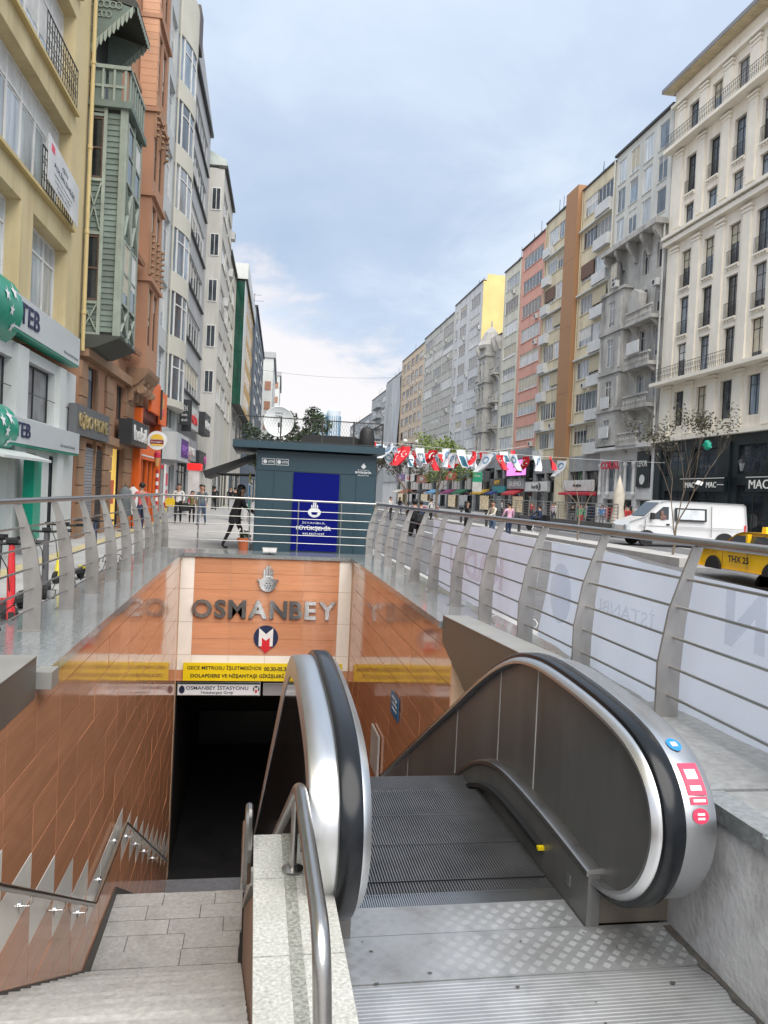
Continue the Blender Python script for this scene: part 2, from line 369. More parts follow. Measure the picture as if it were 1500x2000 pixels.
# round metro mark
mk = G(); n = 28; mx, mz, mr = .37, -1.78, .28
mk.prism([(mx+mr*math.cos(2*PI*i/n), mz+mr*math.sin(2*PI*i/n)) for i in range(n)], 'y', -.02, -.004); badge = part('metro_badge', mk, NAVY, bw)
mk = G(); mk.prism([(mx-.16,mz-.2),(mx-.16,mz+.0),(mx-.16,mz+.22),(mx,mz+.08),(mx+.16,mz+.22),(mx+.16,mz-.2),(mx+.09,mz-.2),(mx+.09,mz+.0),(mx,mz-.07),(mx-.09,mz+.0),(mx-.09,mz-.2)], 'y', -.03, -.021); part('letter', mk, WHITE, badge)
mk = G(); mk.prism([(mx-.09,mz-.2),(mx-.09,mz+.0),(mx,mz-.07),(mx+.09,mz+.0),(mx+.09,mz-.2),(mx+.14,mz-.23),(mx,mz-.36),(mx-.14,mz-.23)], 'y', -.028, -.0205); part('arrow', mk, RED, badge)
# yellow notice and station light box
nb = thing('night_service_banner', 'yellow banner with black Turkish notice about night service over the entrance', 'banner', (0, YB, 0))
g = G(); g.box(-1.45,-.05,-2.78,2.16,-.035,-2.37); part('sheet', g, YELLOW, nb)
text('GECE METROSU İŞLETMESİNDE', INK, nb, (-1.36,-.055,-2.48), (1,0,0), 1.66, .125, .004, .006, align='l')
text('00.30-05.30 SAATLERİ ARASINDA', INK, nb, (.36,-.055,-2.48), (1,0,0), 1.75, .125, .004, .022, align='l')
text('DOLAPDERE VE NİŞANTAŞI GİRİŞLERİ', INK, nb, (-1.28,-.055,-2.66), (1,0,0), 2.1, .125, .004, .022, align='l')
text('KULLANILACAKTIR.', INK, nb, (.9,-.055,-2.66), (1,0,0), 1.1, .11, .004, .004, align='l')
sb = thing('station_sign', 'white station name light box hung at the top of the dark opening', 'sign', (0, YB+.1, 0))
g = G(); g.box(-1.58,0,-3.16,.3,.12,-2.84); part('frame', g, STEEL, sb)
g = G(); g.box(-1.56,-.012,-3.14,.28,.0,-2.87); part('sign_face', g, pm('sign_white', (.62,.64,.66), .4, var=.04, emit=.12), sb)
g = G(); g.box(-1.56,-.014,-2.895,.28,.001,-2.865); part('top_stripe', g, flat('dark_green', (.02,.09,.07), .5), sb)
text('OSMANBEY İSTASYONU', NAVY, sb, (-.68,-.016,-2.965), (1,0,0), 1.4, .11, .004, .012)
text('Halaskargazi Girişi', NAVY, sb, (-.68,-.016,-3.09), (1,0,0), .72, .075, .004, .01)
g = G(); g.prism([(-1.47+.065*math.cos(2*PI*i/16),-3.02+.09*math.sin(2*PI*i/16)) for i in range(16)], 'y', -.02, -.012); g.prism([(-1.5,-2.97),(-1.47,-2.91),(-1.44,-2.97)], 'y', -.02, -.012); part('emblem', g, NAVY, sb)
g = G(); g.prism([(.2+.075*math.cos(2*PI*i/16),-3.0+.075*math.sin(2*PI*i/16)) for i in range(16)], 'y', -.018, -.012); part('metro_badge', g, NAVY, sb)
g = G(); g.prism([(.155,-3.06),(.155,-2.94),(.2,-2.98),(.245,-2.94),(.245,-3.06),(.2,-3.1)], 'y', -.022, -.0185); part('letter', g, WHITE, sb)
g = G(); g.prism([(.175,-3.06),(.175,-3.0),(.2,-3.03),(.225,-3.0),(.225,-3.06),(.2,-3.1)], 'y', -.025, -.0225); part('arrow', g, RED, sb)
sb = thing('blank_light_box', 'blank grey light box right of the station name sign', 'sign', (0, YB+.1, 0))
g = G(); g.box(.36,0,-3.15,1.6,.12,-2.86); part('frame', g, STEEL, sb)
g = G(); g.box(.38,-.012,-3.13,1.58,.0,-2.88); part('sign_face', g, pm('sign_grey', (.28,.29,.31), .35, var=.05), sb)
# tunnel beyond
TUN = pm('tunnel_shade_tile', (.014,.013,.012), .4)  # near-black so the unlit depth is carried by the colour
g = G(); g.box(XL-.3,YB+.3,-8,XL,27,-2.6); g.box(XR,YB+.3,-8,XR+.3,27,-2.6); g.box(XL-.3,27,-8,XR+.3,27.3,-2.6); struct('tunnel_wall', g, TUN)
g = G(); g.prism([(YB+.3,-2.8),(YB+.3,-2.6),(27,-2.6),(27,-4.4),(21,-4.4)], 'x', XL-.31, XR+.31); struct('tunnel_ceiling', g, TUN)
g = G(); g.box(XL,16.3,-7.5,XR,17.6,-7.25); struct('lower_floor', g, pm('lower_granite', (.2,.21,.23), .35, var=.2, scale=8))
g = G(); g.box(XL,17.6,-7.5,XR,27,-7.25); struct('tunnel_floor', g, pm('shaded_tunnel_floor', (.012,.012,.013), .5))  # same floor farther in, darkened by colour for the shade under the ceiling
# ================================================================== stairs
st = thing('stone_stairs', 'grey stone stairs with a slab landing going down beside the tiled wall', 'stairs', (0, 0, 0))
RISE, RUN = .1748, .304; X0, X1 = XL+.02, .06
q = G(); q.box(0, 0, -.6, X1-X0, RUN+.02, 0); q.box(0,-.012,-.035,X1-X0,0,0); sm = mesh('step', q, STONE)
q = G(); q.box(.08,.03,0,X1-X0-.08,.055,.004); q.box(.08,.09,0,X1-X0-.08,.115,.004); gm = mesh('grip_strip', q, GRANITE_R)
y, z = Y1-RUN, ZL+RISE
for i in range(22):
    s_ = place('step', sm, st, (X0, y-i*RUN, z+i*RISE)); place('grip_strip', gm, s_, (0, 0, 0))
y, z = Y2, ZL-RISE
for i in range(19): place('step', sm, st, (X0, y+i*RUN, z-i*RISE))
g = G(); g.box(X0-.02,Y1,-4.6,X1+.03,Y2-.01,ZL-.03); part('landing_base', g, DARKW, st)
rng = random.Random(3); ry = (Y2-Y1)/6
for r in range(6):
    x = X0; off = [.55,.95,.3,.75,.45,.62][r]; xs = [X0]
    while xs[-1] < X1-.05: xs.append(min(X1, xs[-1]+(off if len(xs) == 1 else .66)))
    for a, b in zip(xs, xs[1:]):
        if b-a < .06: continue
        q = G(); q.box(a+.004, Y1+r*ry+.004, ZL-.05, b-.004, Y1+(r+1)*ry-.004, ZL+rng.uniform(-.004, .004)); part('slab', q, STONE, st)
g = G()   # dark skirting following the stair at the wall
g.prism([(2.5,stair_z(2.5)+.2),(Y1,ZL+.2),(Y2,ZL+.1),(Y2+6,ZL-6*SL+.1),(Y2+6,ZL-6*SL-.3),(Y2,ZL-.3),(Y1,ZL-.3),(2.5,stair_z(2.5)-.3)], 'x', XL+.0005, XL+.02); part('skirting', g, pm('dark_skirting', (.06,.055,.05), .5), st)
hr = thing('wall_handrail', 'steel handrail on brackets along the tiled stair wall, level at the landing', 'handrail', (XL, 0, 0))
g = G(); P = [(.09,2.0,.87),(.09,5.2,-1.02),(.09,8.42,-2.87),(.09,8.5,-2.9),(.09,10.5,-2.9),(.09,10.58,-2.94),(.09,16.4,-6.25)]
g.tube(P, .025, 10); part('rail', g, STEEL, hr, smooth=1)
for y in (3.2,4.6,6.0,7.1,8.1,9.2,10.2,11.2,12.2,13.3,14.6):
    z = (-1.02-(y-5.2)*.574) if y < 8.45 else (-2.9 if y < 10.5 else -2.94-(y-10.58)*.569)
    q = G(); q.tube([(.09,y,z-.025),(.09,y,z-.07),(.07,y,z-.1),(.012,y,z-.1)], .008, 6); q.lathe([(.0,0),(.04,0),(.04,.01),(0,.01)], 12); q.v[-48:] = [(.002+c, y+a, z-.1+b) for a, b, c in q.v[-48:]]
    part('bracket', q, CHROME, hr, smooth=1)
# ================================================================== dividing wall with granite coping
mw = thing('granite_divider', 'low dividing wall with speckled granite coping between stairs and escalator', 'wall', (0, 0, 0))
g = G(); g.box(.075,1.0,-3.6,.385,3.74,-.16); g.prism([(3.74,-.36),(11,-4.4),(11,-6),(3.74,-3.6)], 'x', .075, .27); part('core', g, pm('worn_brown_board', (.26,.15,.09), .6, 0, .3, 3, aniso=(1,1,.3)), mw)
for a, b in ((1.0,2.0),(2.0,2.79),(2.79,3.36),(3.36,3.8)):
    q = G(); q.box(.062,a+.004,-.16,.40,b-.004,-.1); sl_ = part('slab', q, GRANITE_L, mw)
    q = G(); q.box(.195,a+.004,-.1,.245,b-.004,-.097); part('rough_strip', q, GRANITE_R, sl_)
q = G(); q.prism([(3.81,-.36),(11,-4.4),(11,-4.34),(3.86,-.29),(3.81,-.29)], 'x', .055, .275); part('slab', q, GRANITE_L, mw)
dr = thing('divider_handrail', 'thick brushed steel handrail on the granite dividing wall, bent down at both ends', 'handrail', (.235, 0, 0))
def bez(P, n=5):
    out = []
    for i, p in enumerate(P):
        if i in (0, len(P)-1): out.append(Vector(p)); continue
        a, b, c = Vector(P[i-1]), Vector(p), Vector(P[i+1]); r = min(.12, (a-b).length*.45, (c-b).length*.45)
        s0, s1 = b+(a-b).normalized()*r, b+(c-b).normalized()*r
        for k in range(n+1): t = k/n; out.append(s0*(1-t)**2+b*2*t*(1-t)+s1*t*t)
    return out
g = G(); g.tube(bez([(.03,1.98,-.4),(.0,2.12,.36),(-.0,3.2,.37),(-.02,4.9,-.62),(-.02,9,-2.97)]), .027, 14); part('rail', g, STEEL, dr, smooth=1)
g = G(); g.tube([(-.0,3.42,-.1),(-.0,3.42,.24)], .017, 10); g.lathe([(.0,0),(.05,0),(.05,.012),(.03,.02),(0,.02)], 16, (0,3.42,-.098)); part('post', g, STEEL, dr, smooth=1)
g = G(); g.tube(bez([(-.2,3.62,-.25),(-.2,3.65,.12),(-.2,8.4,-2.75),(-.2,10.2,-2.78),(-.2,14,-4.9)]), .019, 8)
dr2 = thing('stair_handrail', 'thin steel handrail on the stair side of the dividing wall', 'handrail', (.235, 0, 0)); part('rail', g, STEEL, dr2, smooth=1)
for y in (4.4,6.0,7.6):
    q = G(); z = .12-(y-3.65)*.604; q.tube([(-.2,y,z-.02),(-.2,y,z-.07),(-.166,y,z-.09)], .008, 6); part('bracket', q, CHROME, dr2)
# ================================================================== coping round the pit
cp = thing('granite_coping', 'polished grey granite coping running round three sides of the pit', 'coping', (0, 0, 0))
for X, s in ((XL, -1), (XR, 1)):
    y = 6.25 if s < 0 else 9.0; n = 0
    while y < YB-.05:
        y1 = min(YB, y+1.42)
        q = G(); q.box(min(X-s*.05, X+s*.86), y+.002, .036, max(X-s*.05, X+s*.86), y1-.002, .12); part('slab', q, GRANITE_D, cp); y = y1
for a, b in ((XL-.86,-.9),(-.9,.4),(.4,1.7),(1.7,XR+.86)):
    q = G(); q.box(a+.002, YB-.05+.052, .036, b-.002, YB+1.1, .12) if False else q.box(a+.002, YB+.002, .036, b-.002, YB+1.1, .12); part('slab', q, GRANITE_D, cp)
q = G(); q.box(XL+.052,YB-.05,.036,XR-.052,YB,.12); part('edge_strip', q, GRANITE_D, cp)
# lower run of coping behind the steel boxes
for X, s, y0, y1 in ((XL, -1, .8, 6.25), (XR, 1, .8, 9.0)):
    y = y0
    while y < y1-.02:
        ye = min(y1, y+1.42); q = G(); q.box(min(X+s*.30, X+s*.86), y+.002, .036, max(X+s*.30, X+s*.86), ye-.002, .12); part('slab', q, GRANITE_D, cp); y = ye
g = G()
for a, b_ in ((3.53,5.18),): q = G(); q.box(XR-.0, a+.002, .121, XR+.86, b_-.002, .19); part('slab', q, pm('dull_granite', (.27,.28,.285), .6, 0, .25, 20, dirt=((.22,.22,.21), .6, 2, (1,1,1))), cp)
SBOX = pm('satin_box_steel', (.17,.145,.12), .45, .25, .1, 2)
SBOXL = pm('light_box_top', (.42,.42,.40), .4, .5, .1, 2)
b1 = thing('steel_parapet_box', 'dark satin steel box at the pit edge above the stairs', 'parapet box', (XL, 0, 0))
g = G(); g.box(-.29,.8,-.065,.006,6.18,.255); part('casing', g, SBOX, b1)
g = G(); g.box(-.295,.8,.256,.012,6.18,.263); part('lid', g, SBOXL, b1)
g = G(); g.box(-.02,6.185,.0,.12,6.4,.13); part('end_cap', g, SBOXL, b1)
b2 = thing('steel_escalator_box', 'brown-grey satin steel box between escalator and banner railing', 'parapet box', (XR, 0, 0))
g = G(); g.prism([(8.997,.19),(8.997,-.12),(8.1,-.39),(6.3,-1.0),(5.2,-1.3),(5.2,.28),(6.1,.31)], 'x', -.008, .28); part('casing', g, SBOX, b2)
g = G(); g.prism([(8.96,.192),(8.96,.202),(6.1,.322),(5.2,.292),(5.2,.282),(6.1,.312)], 'x', -.014, .29); part('lid', g, SBOXL, b2)
for a, b_ in ((.8,1.95),(1.95,3.51)): q = G(); q.box(XR+.105, a+.002, .119, XR+.86, b_-.002, .185); part('slab', q, pm('dull_granite', (.27,.28,.285), .6, 0, .25, 20, dirt=((.22,.22,.21), .6, 2, (1,1,1))), cp)
# concrete side wall by the landing
cw = thing('painted_side_wall', 'stained grey painted concrete wall with dark stone cap right of the landing', 'wall', (XR, 0, 0))
g = G(); g.box(-.03,.4,-1.2,.35,5.1,.115); part('wall_face', g, PAINT_C, cw)
for a, b in ((.4,1.9),(1.9,3.0),(3.0,3.52)):
    g = G(); g.prism([(a+.003,.118),(a+.003,.2),(b-.003,.19),(b-.003,.118)], 'x', -.05, .1); part('cap_slab', g, GRANITE_D, cw)
g = G(); g.box(-.02,5.12,-1.4,.28,8,-1.2); part('base', g, DARKW, cw)
# ================================================================== curved post railings
def rail_side(name, label, X, s, ys, yend, rr):
    r = thing(name, label, 'railing', (X, 0, 0))
    pin = [(0,.12),(0,.56),(.062,.92),(.155,1.19),(.215,1.352)]; pout = [(.165,.12),(.165,.47),(.185,.81),(.235,1.18),(.29,1.352)]
    g = G(); g.prism([(s*a, b) for a, b in pin]+[(s*a, b) for a, b in pout[::-1]], 'y', -.011, .011); pmesh = mesh('post', g, STEELP)
    fm = G(); fm.box(min(-.02*s,.2*s),-.06,.12,max(-.02*s,.2*s),.06,.128); fmesh = mesh('foot_plate', fm, STEELP)
    for y in ys:
        p = place('post', pmesh, r, (0, y, 0)); place('foot_plate', fmesh, p)
    g = G(); g.tube([(s*.25, ys[-1]-1.6, 1.385), (s*.25, yend, 1.385)], rr, 14); part('handrail', g, STEEL, r, smooth=1)
    for dx, z in ((.19,1.13),(.125,.94),(.105,.735),(.09,.535),(.085,.34)):
        g = G(); g.tube([(s*dx, ys[-1]-1.6, z), (s*dx, yend, z)], .0105, 8); part('crossbar', g, STEEL, r, smooth=1)
ysL = [19.05-1.385*i for i in range(13)]; ysR = [18.75-1.395*i for i in range(14)]
rail_side('stair_side_railing', 'curved steel railing with five crossbars along the left edge above the stairs', -2.03, -1, ysL, 19.2, .03)
rail_side('banner_side_railing', 'curved steel railing carrying the white banners along the road edge', 2.73, 1, ysR, 18.9, .032)
r = thing('end_railing', 'straight thin steel railing across the far end in front of the kiosk', 'railing', (0, 18.85, 0))
g = G(); g.tube([(-2.28,.35,1.385),(2.98,.0,1.385)], .026, 12); part('handrail', g, STEEL, r, smooth=1)
for z in (1.13,.94,.735,.535,.34):
    g = G(); g.tube([(-2.12,.3,z),(2.84,.0,z)], .009, 8); part('crossbar', g, STEEL, r, smooth=1)
for x in (-1.35,-.12,1.05,2.1):
    g = G(); g.tube([(x,.2-.07*x,.12),(x,.2-.07*x,1.37)], .017, 8); part('post', g, STEEL, r, smooth=1)
# ================================================================== escalator
ES = thing('escalator', 'outdoor escalator with black rubber handrails and steel side panels going down to the station', 'escalator', (0, 0, 0))
HR = [(3.95,-.425),(3.72,-.415),(3.5,-.37),(3.3,-.255),(3.16,-.09),(3.1,.09),(3.11,.22),(3.17,.345),(3.3,.455),(3.5,.53),(3.85,.578),(4.3,.605),(4.7,.61),(5.1,.55),(5.5,.40),(6.0,.15),(6.6,-.19),(7.5,-.68),(9,-1.5),(13,-3.72),(17.5,-6.2)]
def smoothp(P, it=2):
    for _ in range(it):
        Q = [P[0]]
        for a, b in zip(P, P[1:]): Q += [(a[0]*.75+b[0]*.25, a[1]*.75+b[1]*.25), (a[0]*.25+b[0]*.75, a[1]*.25+b[1]*.75)]
        P = Q+[P[-1]]
    return P
HP = smoothp(HR)
HP = [(a, b) for a, b in HP]
CX = 1.175
SILV = ALU
for mir in (None, CX):
    hprof = [(1.862,.013),(1.85,.004),(1.847,-.016),(1.868,-.03),(1.932,-.03),(1.953,-.016),(1.95,.004),(1.938,.013)]
    # path runs up the newel first, so its left normal points outwards-down; n>0 is inside
    g = G(); g.sweep([(p[0], p[1]) for p in HP], [(x, -n if True else n) for x, n in [(a, -b) for a, b in hprof]], mir=mir); part('handrail', g, RUBBER, ES, smooth=1)
    g = G(); g.sweep(HP, [(1.83,-.0),(1.83,-.05),(1.85,-.075),(1.88,-.075),(1.88,-.0)][::1] if False else [(1.808,-.045),(1.828,-.026),(1.85,-.016),(1.94,-.016),(1.94,-.06),(1.808,-.062)], mir=mir); part('moulding', g, ALU, ES, smooth=1)
    xo = 2.12 if mir is None else 2.075
    g = G(); g.sweep(HP, [(1.942,-.02),(1.985,-.018),(xo-.01,-.022),(xo,-.03),(xo,-.16),(1.942,-.16)], mir=mir); part('deck', g, ALU, ES, smooth=1)
# panels
LOW = [(3.0,-.34),(3.72,-.32),(4.3,-.29),(5.0,-.285),(5.4,-.33),(5.8,-.46),(6.2,-.68),(6.5,-.87),(17,-6.9)]
def interp(L_, y):
    for a, b in zip(L_, L_[1:]):
        if a[0] <= y <= b[0]: return a[1]+(b[1]-a[1])*(y-a[0])/(b[0]-a[0])
    return L_[-1][1]
k_top = max(range(len(HP)), key=lambda i: HP[i][1])
upper = [p for p in HP]
low_arc = [p for p in HP if p[1] < .1 and p[0] < 4]
inner = []
for i in range(1, len(HP)-1):
    a, b = HP[i-1], HP[i+1]; ty, tz = b[0]-a[0], b[1]-a[1]; l = math.hypot(ty, tz); inner.append((HP[i][0]+tz/l*.055, HP[i][1]-ty/l*.055))
def ustop(y):
    up_ = [p for i, p in enumerate(inner) if i > len(inner)*.25]
    return interp(sorted(up_), y)
seams = [4.72, 5.46, 6.6, 8.6, 11, 14, 16.8]
for mir in (None, CX):
    fx = (lambda x: x) if mir is None else (lambda x: 2*CX-x)
    xa, xb = sorted((fx(1.86), fx(1.93)))
    first = [p for p in inner if p[0] <= seams[0]-.004]
    first = [p for p in first if not (p[1] < -.3 and p[0] > 3.9)]
    g = G(); g.prism(first+[(seams[0]-.004, ustop(seams[0])), (seams[0]-.004, -.34), (3.9,-.34)], 'x', xa, xb); part('side_panel', g, PANEL, ES)
    for a, b in zip(seams, seams[1:]):
        yy = [a+.004]+[a+(b-a)*t/6 for t in range(1, 6)]+[b-.004]
        g = G(); g.prism([(y, ustop(y)+.02) for y in yy]+[(y, interp(LOW, y)-.1) for y in yy[::-1]], 'x', xa, xb); part('side_panel', g, PANEL, ES)
    xa, xb = sorted((fx(1.857), fx(1.866)))
    g = G()
    for a in seams[:-1]: g.box(xa, a-.006, interp(LOW, a)-.1, xb-.0, a+.006, ustop(a)+.01)
    part('panel_joint', g, pm('pale_joint_bead', (.5,.5,.49), .5), ES)
    # skirt: dark steel with a bright curved top bead, hump where the steps level out
    xa, xb = sorted((fx(1.795), fx(1.865)))
    yy = [3.72+.1*t for t in range(30)]+[6.8,8,12,17]
    g = G(); g.prism([(y, interp(LOW, y)) for y in yy]+[(17,-8),(5.75,-1.2),(3.72,-.75)], 'x', xa, xb); part('skirt', g, PANEL, ES)
    g = G(); g.sweep(smoothp([(y, interp(LOW, y)) for y in (3.72,4.3,5.0,5.4,5.8,6.2,6.5,8,12,17)]), [(1.785,-.012),(1.785,.014),(1.8,.022),(1.87,.03),(1.87,-.012)], mir=mir); part('skirt_bead', g, STEEL, ES, smooth=1)
    g = G(); g.sweep(smoothp([(y, interp(LOW, y)-.17) for y in (4.35,5.0,5.4,5.8,6.2,6.5,8,12)]), [(1.755,-.02),(1.755,.012),(1.8,.02),(1.8,-.02)], mir=mir); part('brush_strip', g, BLACK, ES, smooth=1)
    # newel base box and outside cladding
    xa, xb = sorted((fx(1.87), fx(2.02)))
    g = G(); g.box(xa, 3.75, -.6, (2.27 if mir is None else xb), 4.6, -.37); part('newel_base', g, SBOX if mir is None else STEEL, ES)
    xa, xb = sorted((fx(2.06), fx(2.07)))
    up = [(y, ustop(y)+.03) for y in (3.6,4.2,4.7,5.1,5.6,6.2,7,9,13,17)]
    g = G(); g.prism(up+[(17,-8.2),(9,-4.5),(5,-2.2),(3.6,-1.4)], 'x', xa, xb)
    if mir is not None: part('cladding', g, pm('black_gloss_cladding', (.02,.02,.022), .1, 0, .1, 1), ES)
# steps
def ribbed(x0, x1, y0, y1, z, pitch, depth=.016, duty=.5):
    g = G(); n = int((x1-x0)/pitch); p = (x1-x0)/n
    pts = [(x0, z-.1)]
    for i in range(n): a = x0+i*p; pts += [(a, z-depth), (a+p*.12, z), (a+p*.52, z), (a+p*.64, z-depth)]
    pts += [(x1, z-depth), (x1, z-.1)]
    vs = [(x, y0, zz) for x, zz in pts]+[(x, y1, zz) for x, zz in pts]; m = len(pts)
    g.add(vs, [(i, i+1, m+i+1, m+i) for i in range(1, m-2)]); g.box(x0, y0+.001, z-.22, x1, y1-.001, z-depth-.001); return g
STEPM = pm('step_metal', (.21,.21,.215), .4, .7, .18, 3, dirt=((.08,.075,.07), .5, 2, (1,1,1)))
S0, S1 = .56, 1.79
for a, b, z in ((4.13,4.258,-.606),(4.272,4.72,-.604),(4.735,5.18,-.608),(5.196,5.65,-.616)):
    o = part('step', ribbed(S0, S1, a, b, z, .0165), STEPM, ES); q = G(); q.box(S0, a, z-.02, S1, a+.012, z-.0005); part('step_edge', q, BLACK, o)
sm2 = mesh('step', ribbed(S0, S1, 0, .45, 0, .0125), STEPM)
for i in range(12): place('step', sm2, ES, (0, 5.656+.41*i, -.68-.235*i-(.05 if i else 0)))
g = ribbed(S0, S1, 4.0, 4.125, -.6, .0125); part('comb_plate', g, pm('comb_metal', (.5,.51,.52), .3, .9, .1, 3), ES)
def chequer(x0, x1, y0, y1, z):
    g = G(); c = .047
    for i in range(int((x1-x0)/c)):
        for j in range(int((y1-y0)/c)):
            cx, cy = x0+(i+.5)*c, y0+(j+.5)*c; dr_ = 1 if (i+j) % 2 else -1
            for k in range(4):
                t = (k-1.5)*.0105; dx, dy = (.5**.5)*.019, (.5**.5)*.019*dr_; nx, ny = -dy/.019*t, dx/.019*t
                w = .0022; px, py = -dy/.019*w, dx/.019*w
                a, b = (cx+nx-dx, cy+ny-dy), (cx+nx+dx, cy+ny+dy)
                g.add([(a[0]-px,a[1]-py,z),(b[0]-px,b[1]-py,z),(b[0]+px,b[1]+py,z),(a[0]+px,a[1]+py,z),(cx+nx-dx*.7,cy+ny-dy*.7,z+.0013),(cx+nx+dx*.7,cy+ny+dy*.7,z+.0013)], [(0,1,5,4),(2,3,4,5),(0,4,3),(1,2,5)])
    return g
for nm, x0, x1, y0, y1 in (('floor_plate', .53, 1.79, 3.735, 3.998), ('floor_plate', .41, 2.27, 3.365, 3.73)):
    g = G(); g.box(x0, y0, -.66, x1, y1, -.6); p = part(nm, g, PLATE, ES)
    o = part('tread_pattern', chequer(x0+.01, x1-.01, y0+.01, y1-.01, -.6), PLATE, p); o['kind'] = 'stuff'
g = G(); g.box(.41, 1.0, -.66, 2.27, 3.36, -.605); p = part('ribbed_plate', g, PLATE, ES)
g = G(); y = 1.9
while y < 3.35: g.prism([(y,-.605),(y+.004,-.6035),(y+.012,-.6035),(y+.016,-.605)], 'x', .42, 2.26); y += .0235
o = part('tread_ribs', g, PLATE, p); o['kind'] = 'stuff'
g = G(); g.box(.38,1,-.9,2.3,4.2,-.66); struct('landing_floor', g, DARKW)
# small marks and fittings
g = G(); g.box(1.755,4.32,-.475,1.794,4.36,-.455); part('stop_marker', g, YELLOW, ES)
g = G(); g.box(1.79,3.94,-.50,1.7945,3.99,-.44); part('maker_plate', g, ALU, ES)
rg = random.Random(17); g = G(); E_ = [(2.262, 1.9+.06*i) for i in range(31)]; n = len(E_)
W_ = [.012+.03*abs(math.sin(i*.7))*rg.random()+.03*(i/30)**3 for i in range(n)]
g.add([(x, y, -.5975) for x, y in E_]+[(x-w, y, -.5975) for (x, y), w in zip(E_, W_)], [(i, i+1, n+i+1, n+i) for i in range(n-1)]); part('grime_edge', g, pm('dark_grime', (.07,.065,.06), .85, 0, .4, 20), ES)
for i in range(16):
    x, y = rg.uniform(.6,2.1), rg.uniform(2.6,3.95); r = rg.uniform(.005,.016); g = G(); g.add([(x+r*rg.uniform(.5,1.3)*math.cos(k*PI/5), y+r*.8*rg.uniform(.5,1.3)*math.sin(k*PI/5), -.5972) for k in range(10)], [tuple(range(10))]); part('gum_spot', g, MATS['dark_grime'], ES)
# warning stickers wrapped on the outer newel deck
def deckpt(t, x):
    """point on the outer deck ribbon, t = path index"""
    i = int(t); f = t-i; a, b = HP[i], HP[min(i+1, len(HP)-1)]; ty, tz = b[0]-a[0], b[1]-a[1]; l = math.hypot(ty, tz) or 1
    return Vector((x, a[0]+ty*f+tz/l*.015*0-tz/l*(-.0145), a[1]+tz*f-ty/l*0+ty/l*(-.0145)))
def patch(t0, t1, x0, x1, m, nm, shape=None):
    g = G(); n = 8; vs = []
    for i in range(n+1):
        t = t0+(t1-t0)*i/n
        if shape == 'round': w = math.sqrt(max(0, 1-(2*i/n-1)**2)); c = (x0+x1)/2; h = (x1-x0)/2*max(w, .05); a, b = c-h, c+h
        else: a, b = x0, x1
        for x in (a, b):
            i2 = int(t); f = t-i2; p, q = HP[i2], HP[i2+1]; ty, tz = q[0]-p[0], q[1]-p[1]; l = math.hypot(ty, tz) or 1
            off = -.0145 if nm == 'sticker' else -.0125
            vs.append((x, p[0]+ty*f-tz/l*off, p[1]+tz*f+ty/l*off))
    g.add(vs, [(2*i, 2*i+1, 2*i+3, 2*i+2) for i in range(n)]); return part(nm, g, m, ES)
PINK = flat('sticker_red', (.72,.04,.10), .4); BLUE = flat('sticker_blue', (.02,.22,.55), .4)
tt = [i for i, p in enumerate(HP) if p[0] < 3.6 and p[1] > -.1]; t0, t1 = tt[0], tt[-1]; sp = (t1-t0); t0 += .07*sp
patch(t0+sp*.46, t0+sp*.66, 1.992, 2.085, PINK, 'sticker'); patch(t0+sp*.40, t0+sp*.45, 1.996, 2.08, PINK, 'sticker')
patch(t0+sp*.27, t0+sp*.38, 1.996, 2.075, PINK, 'sticker', 'round'); patch(t0+sp*.74, t0+sp*.83, 2.0, 2.07, BLUE, 'sticker', 'round')
patch(t0+sp*.30, t0+sp*.315, 2.02, 2.055, WHITE, 'sticker_mark'); patch(t0+sp*.33, t0+sp*.345, 2.02, 2.055, WHITE, 'sticker_mark'); patch(t0+sp*.415, t0+sp*.435, 2.01, 2.07, WHITE, 'sticker_mark'); patch(t0+sp*.77, t0+sp*.80, 2.02, 2.05, WHITE, 'sticker_mark'); patch(t0+sp*.56, t0+sp*.62, 2.01, 2.065, WHITE, 'sticker_mark') ; patch(t0+sp*.49, t0+sp*.52, 2.01, 2.065, WHITE, 'sticker_mark')
# sign plates on the right tiled wall, flood lamp on the coping
bs = thing('blue_info_plate', 'small blue information plate on the dark tiled wall', 'sign', (XR, 11.7, -1.66))
g = G(); g.box(-.03,-.32,-.17,-.018,.32,.17); part('plate', g, flat('plate_blue', (.03,.16,.36), .3), bs)
for k, z in enumerate((.1,.02,-.06)): text(('METRO','GİRİŞ','ACİL ÇIKIŞ')[k], WHITE, bs, (-.034,0,z), (0,-1,0), .4, .05, .003)
g = G(); g.box(-.05,12.9-13.3,-.36,-.018,.4,.36); tag(place('white_wall_panel', mesh('white_wall_panel', g, pm('panel_offwhite', (.42,.42,.41), .5)), None, (XR,13.3,-2.9)), 'pale metal panel fixed low on the dark tiled wall', 'panel')
fl = thing('flood_lamp', 'small white flood lamp standing on the far coping', 'lamp', (.37, YB+.12, .12))
g = G(); g.tube([(0,0,0),(0,0,.06)], .02, 8); g.box(-.1,-.03,0,.1,.03,.012); part('bracket', g, BLACK, fl)
g = G(); g.prism([(-.15,.05),(.15,.05),(.17,.16),(-.17,.16)], 'y', -.07, .07); part('housing', g, pm('lamp_grey', (.5,.5,.48), .5), fl)
g = G(); g.box(-.15,-.074,.07,.15,-.0705,.15); part('lens', g, WHITE, fl)
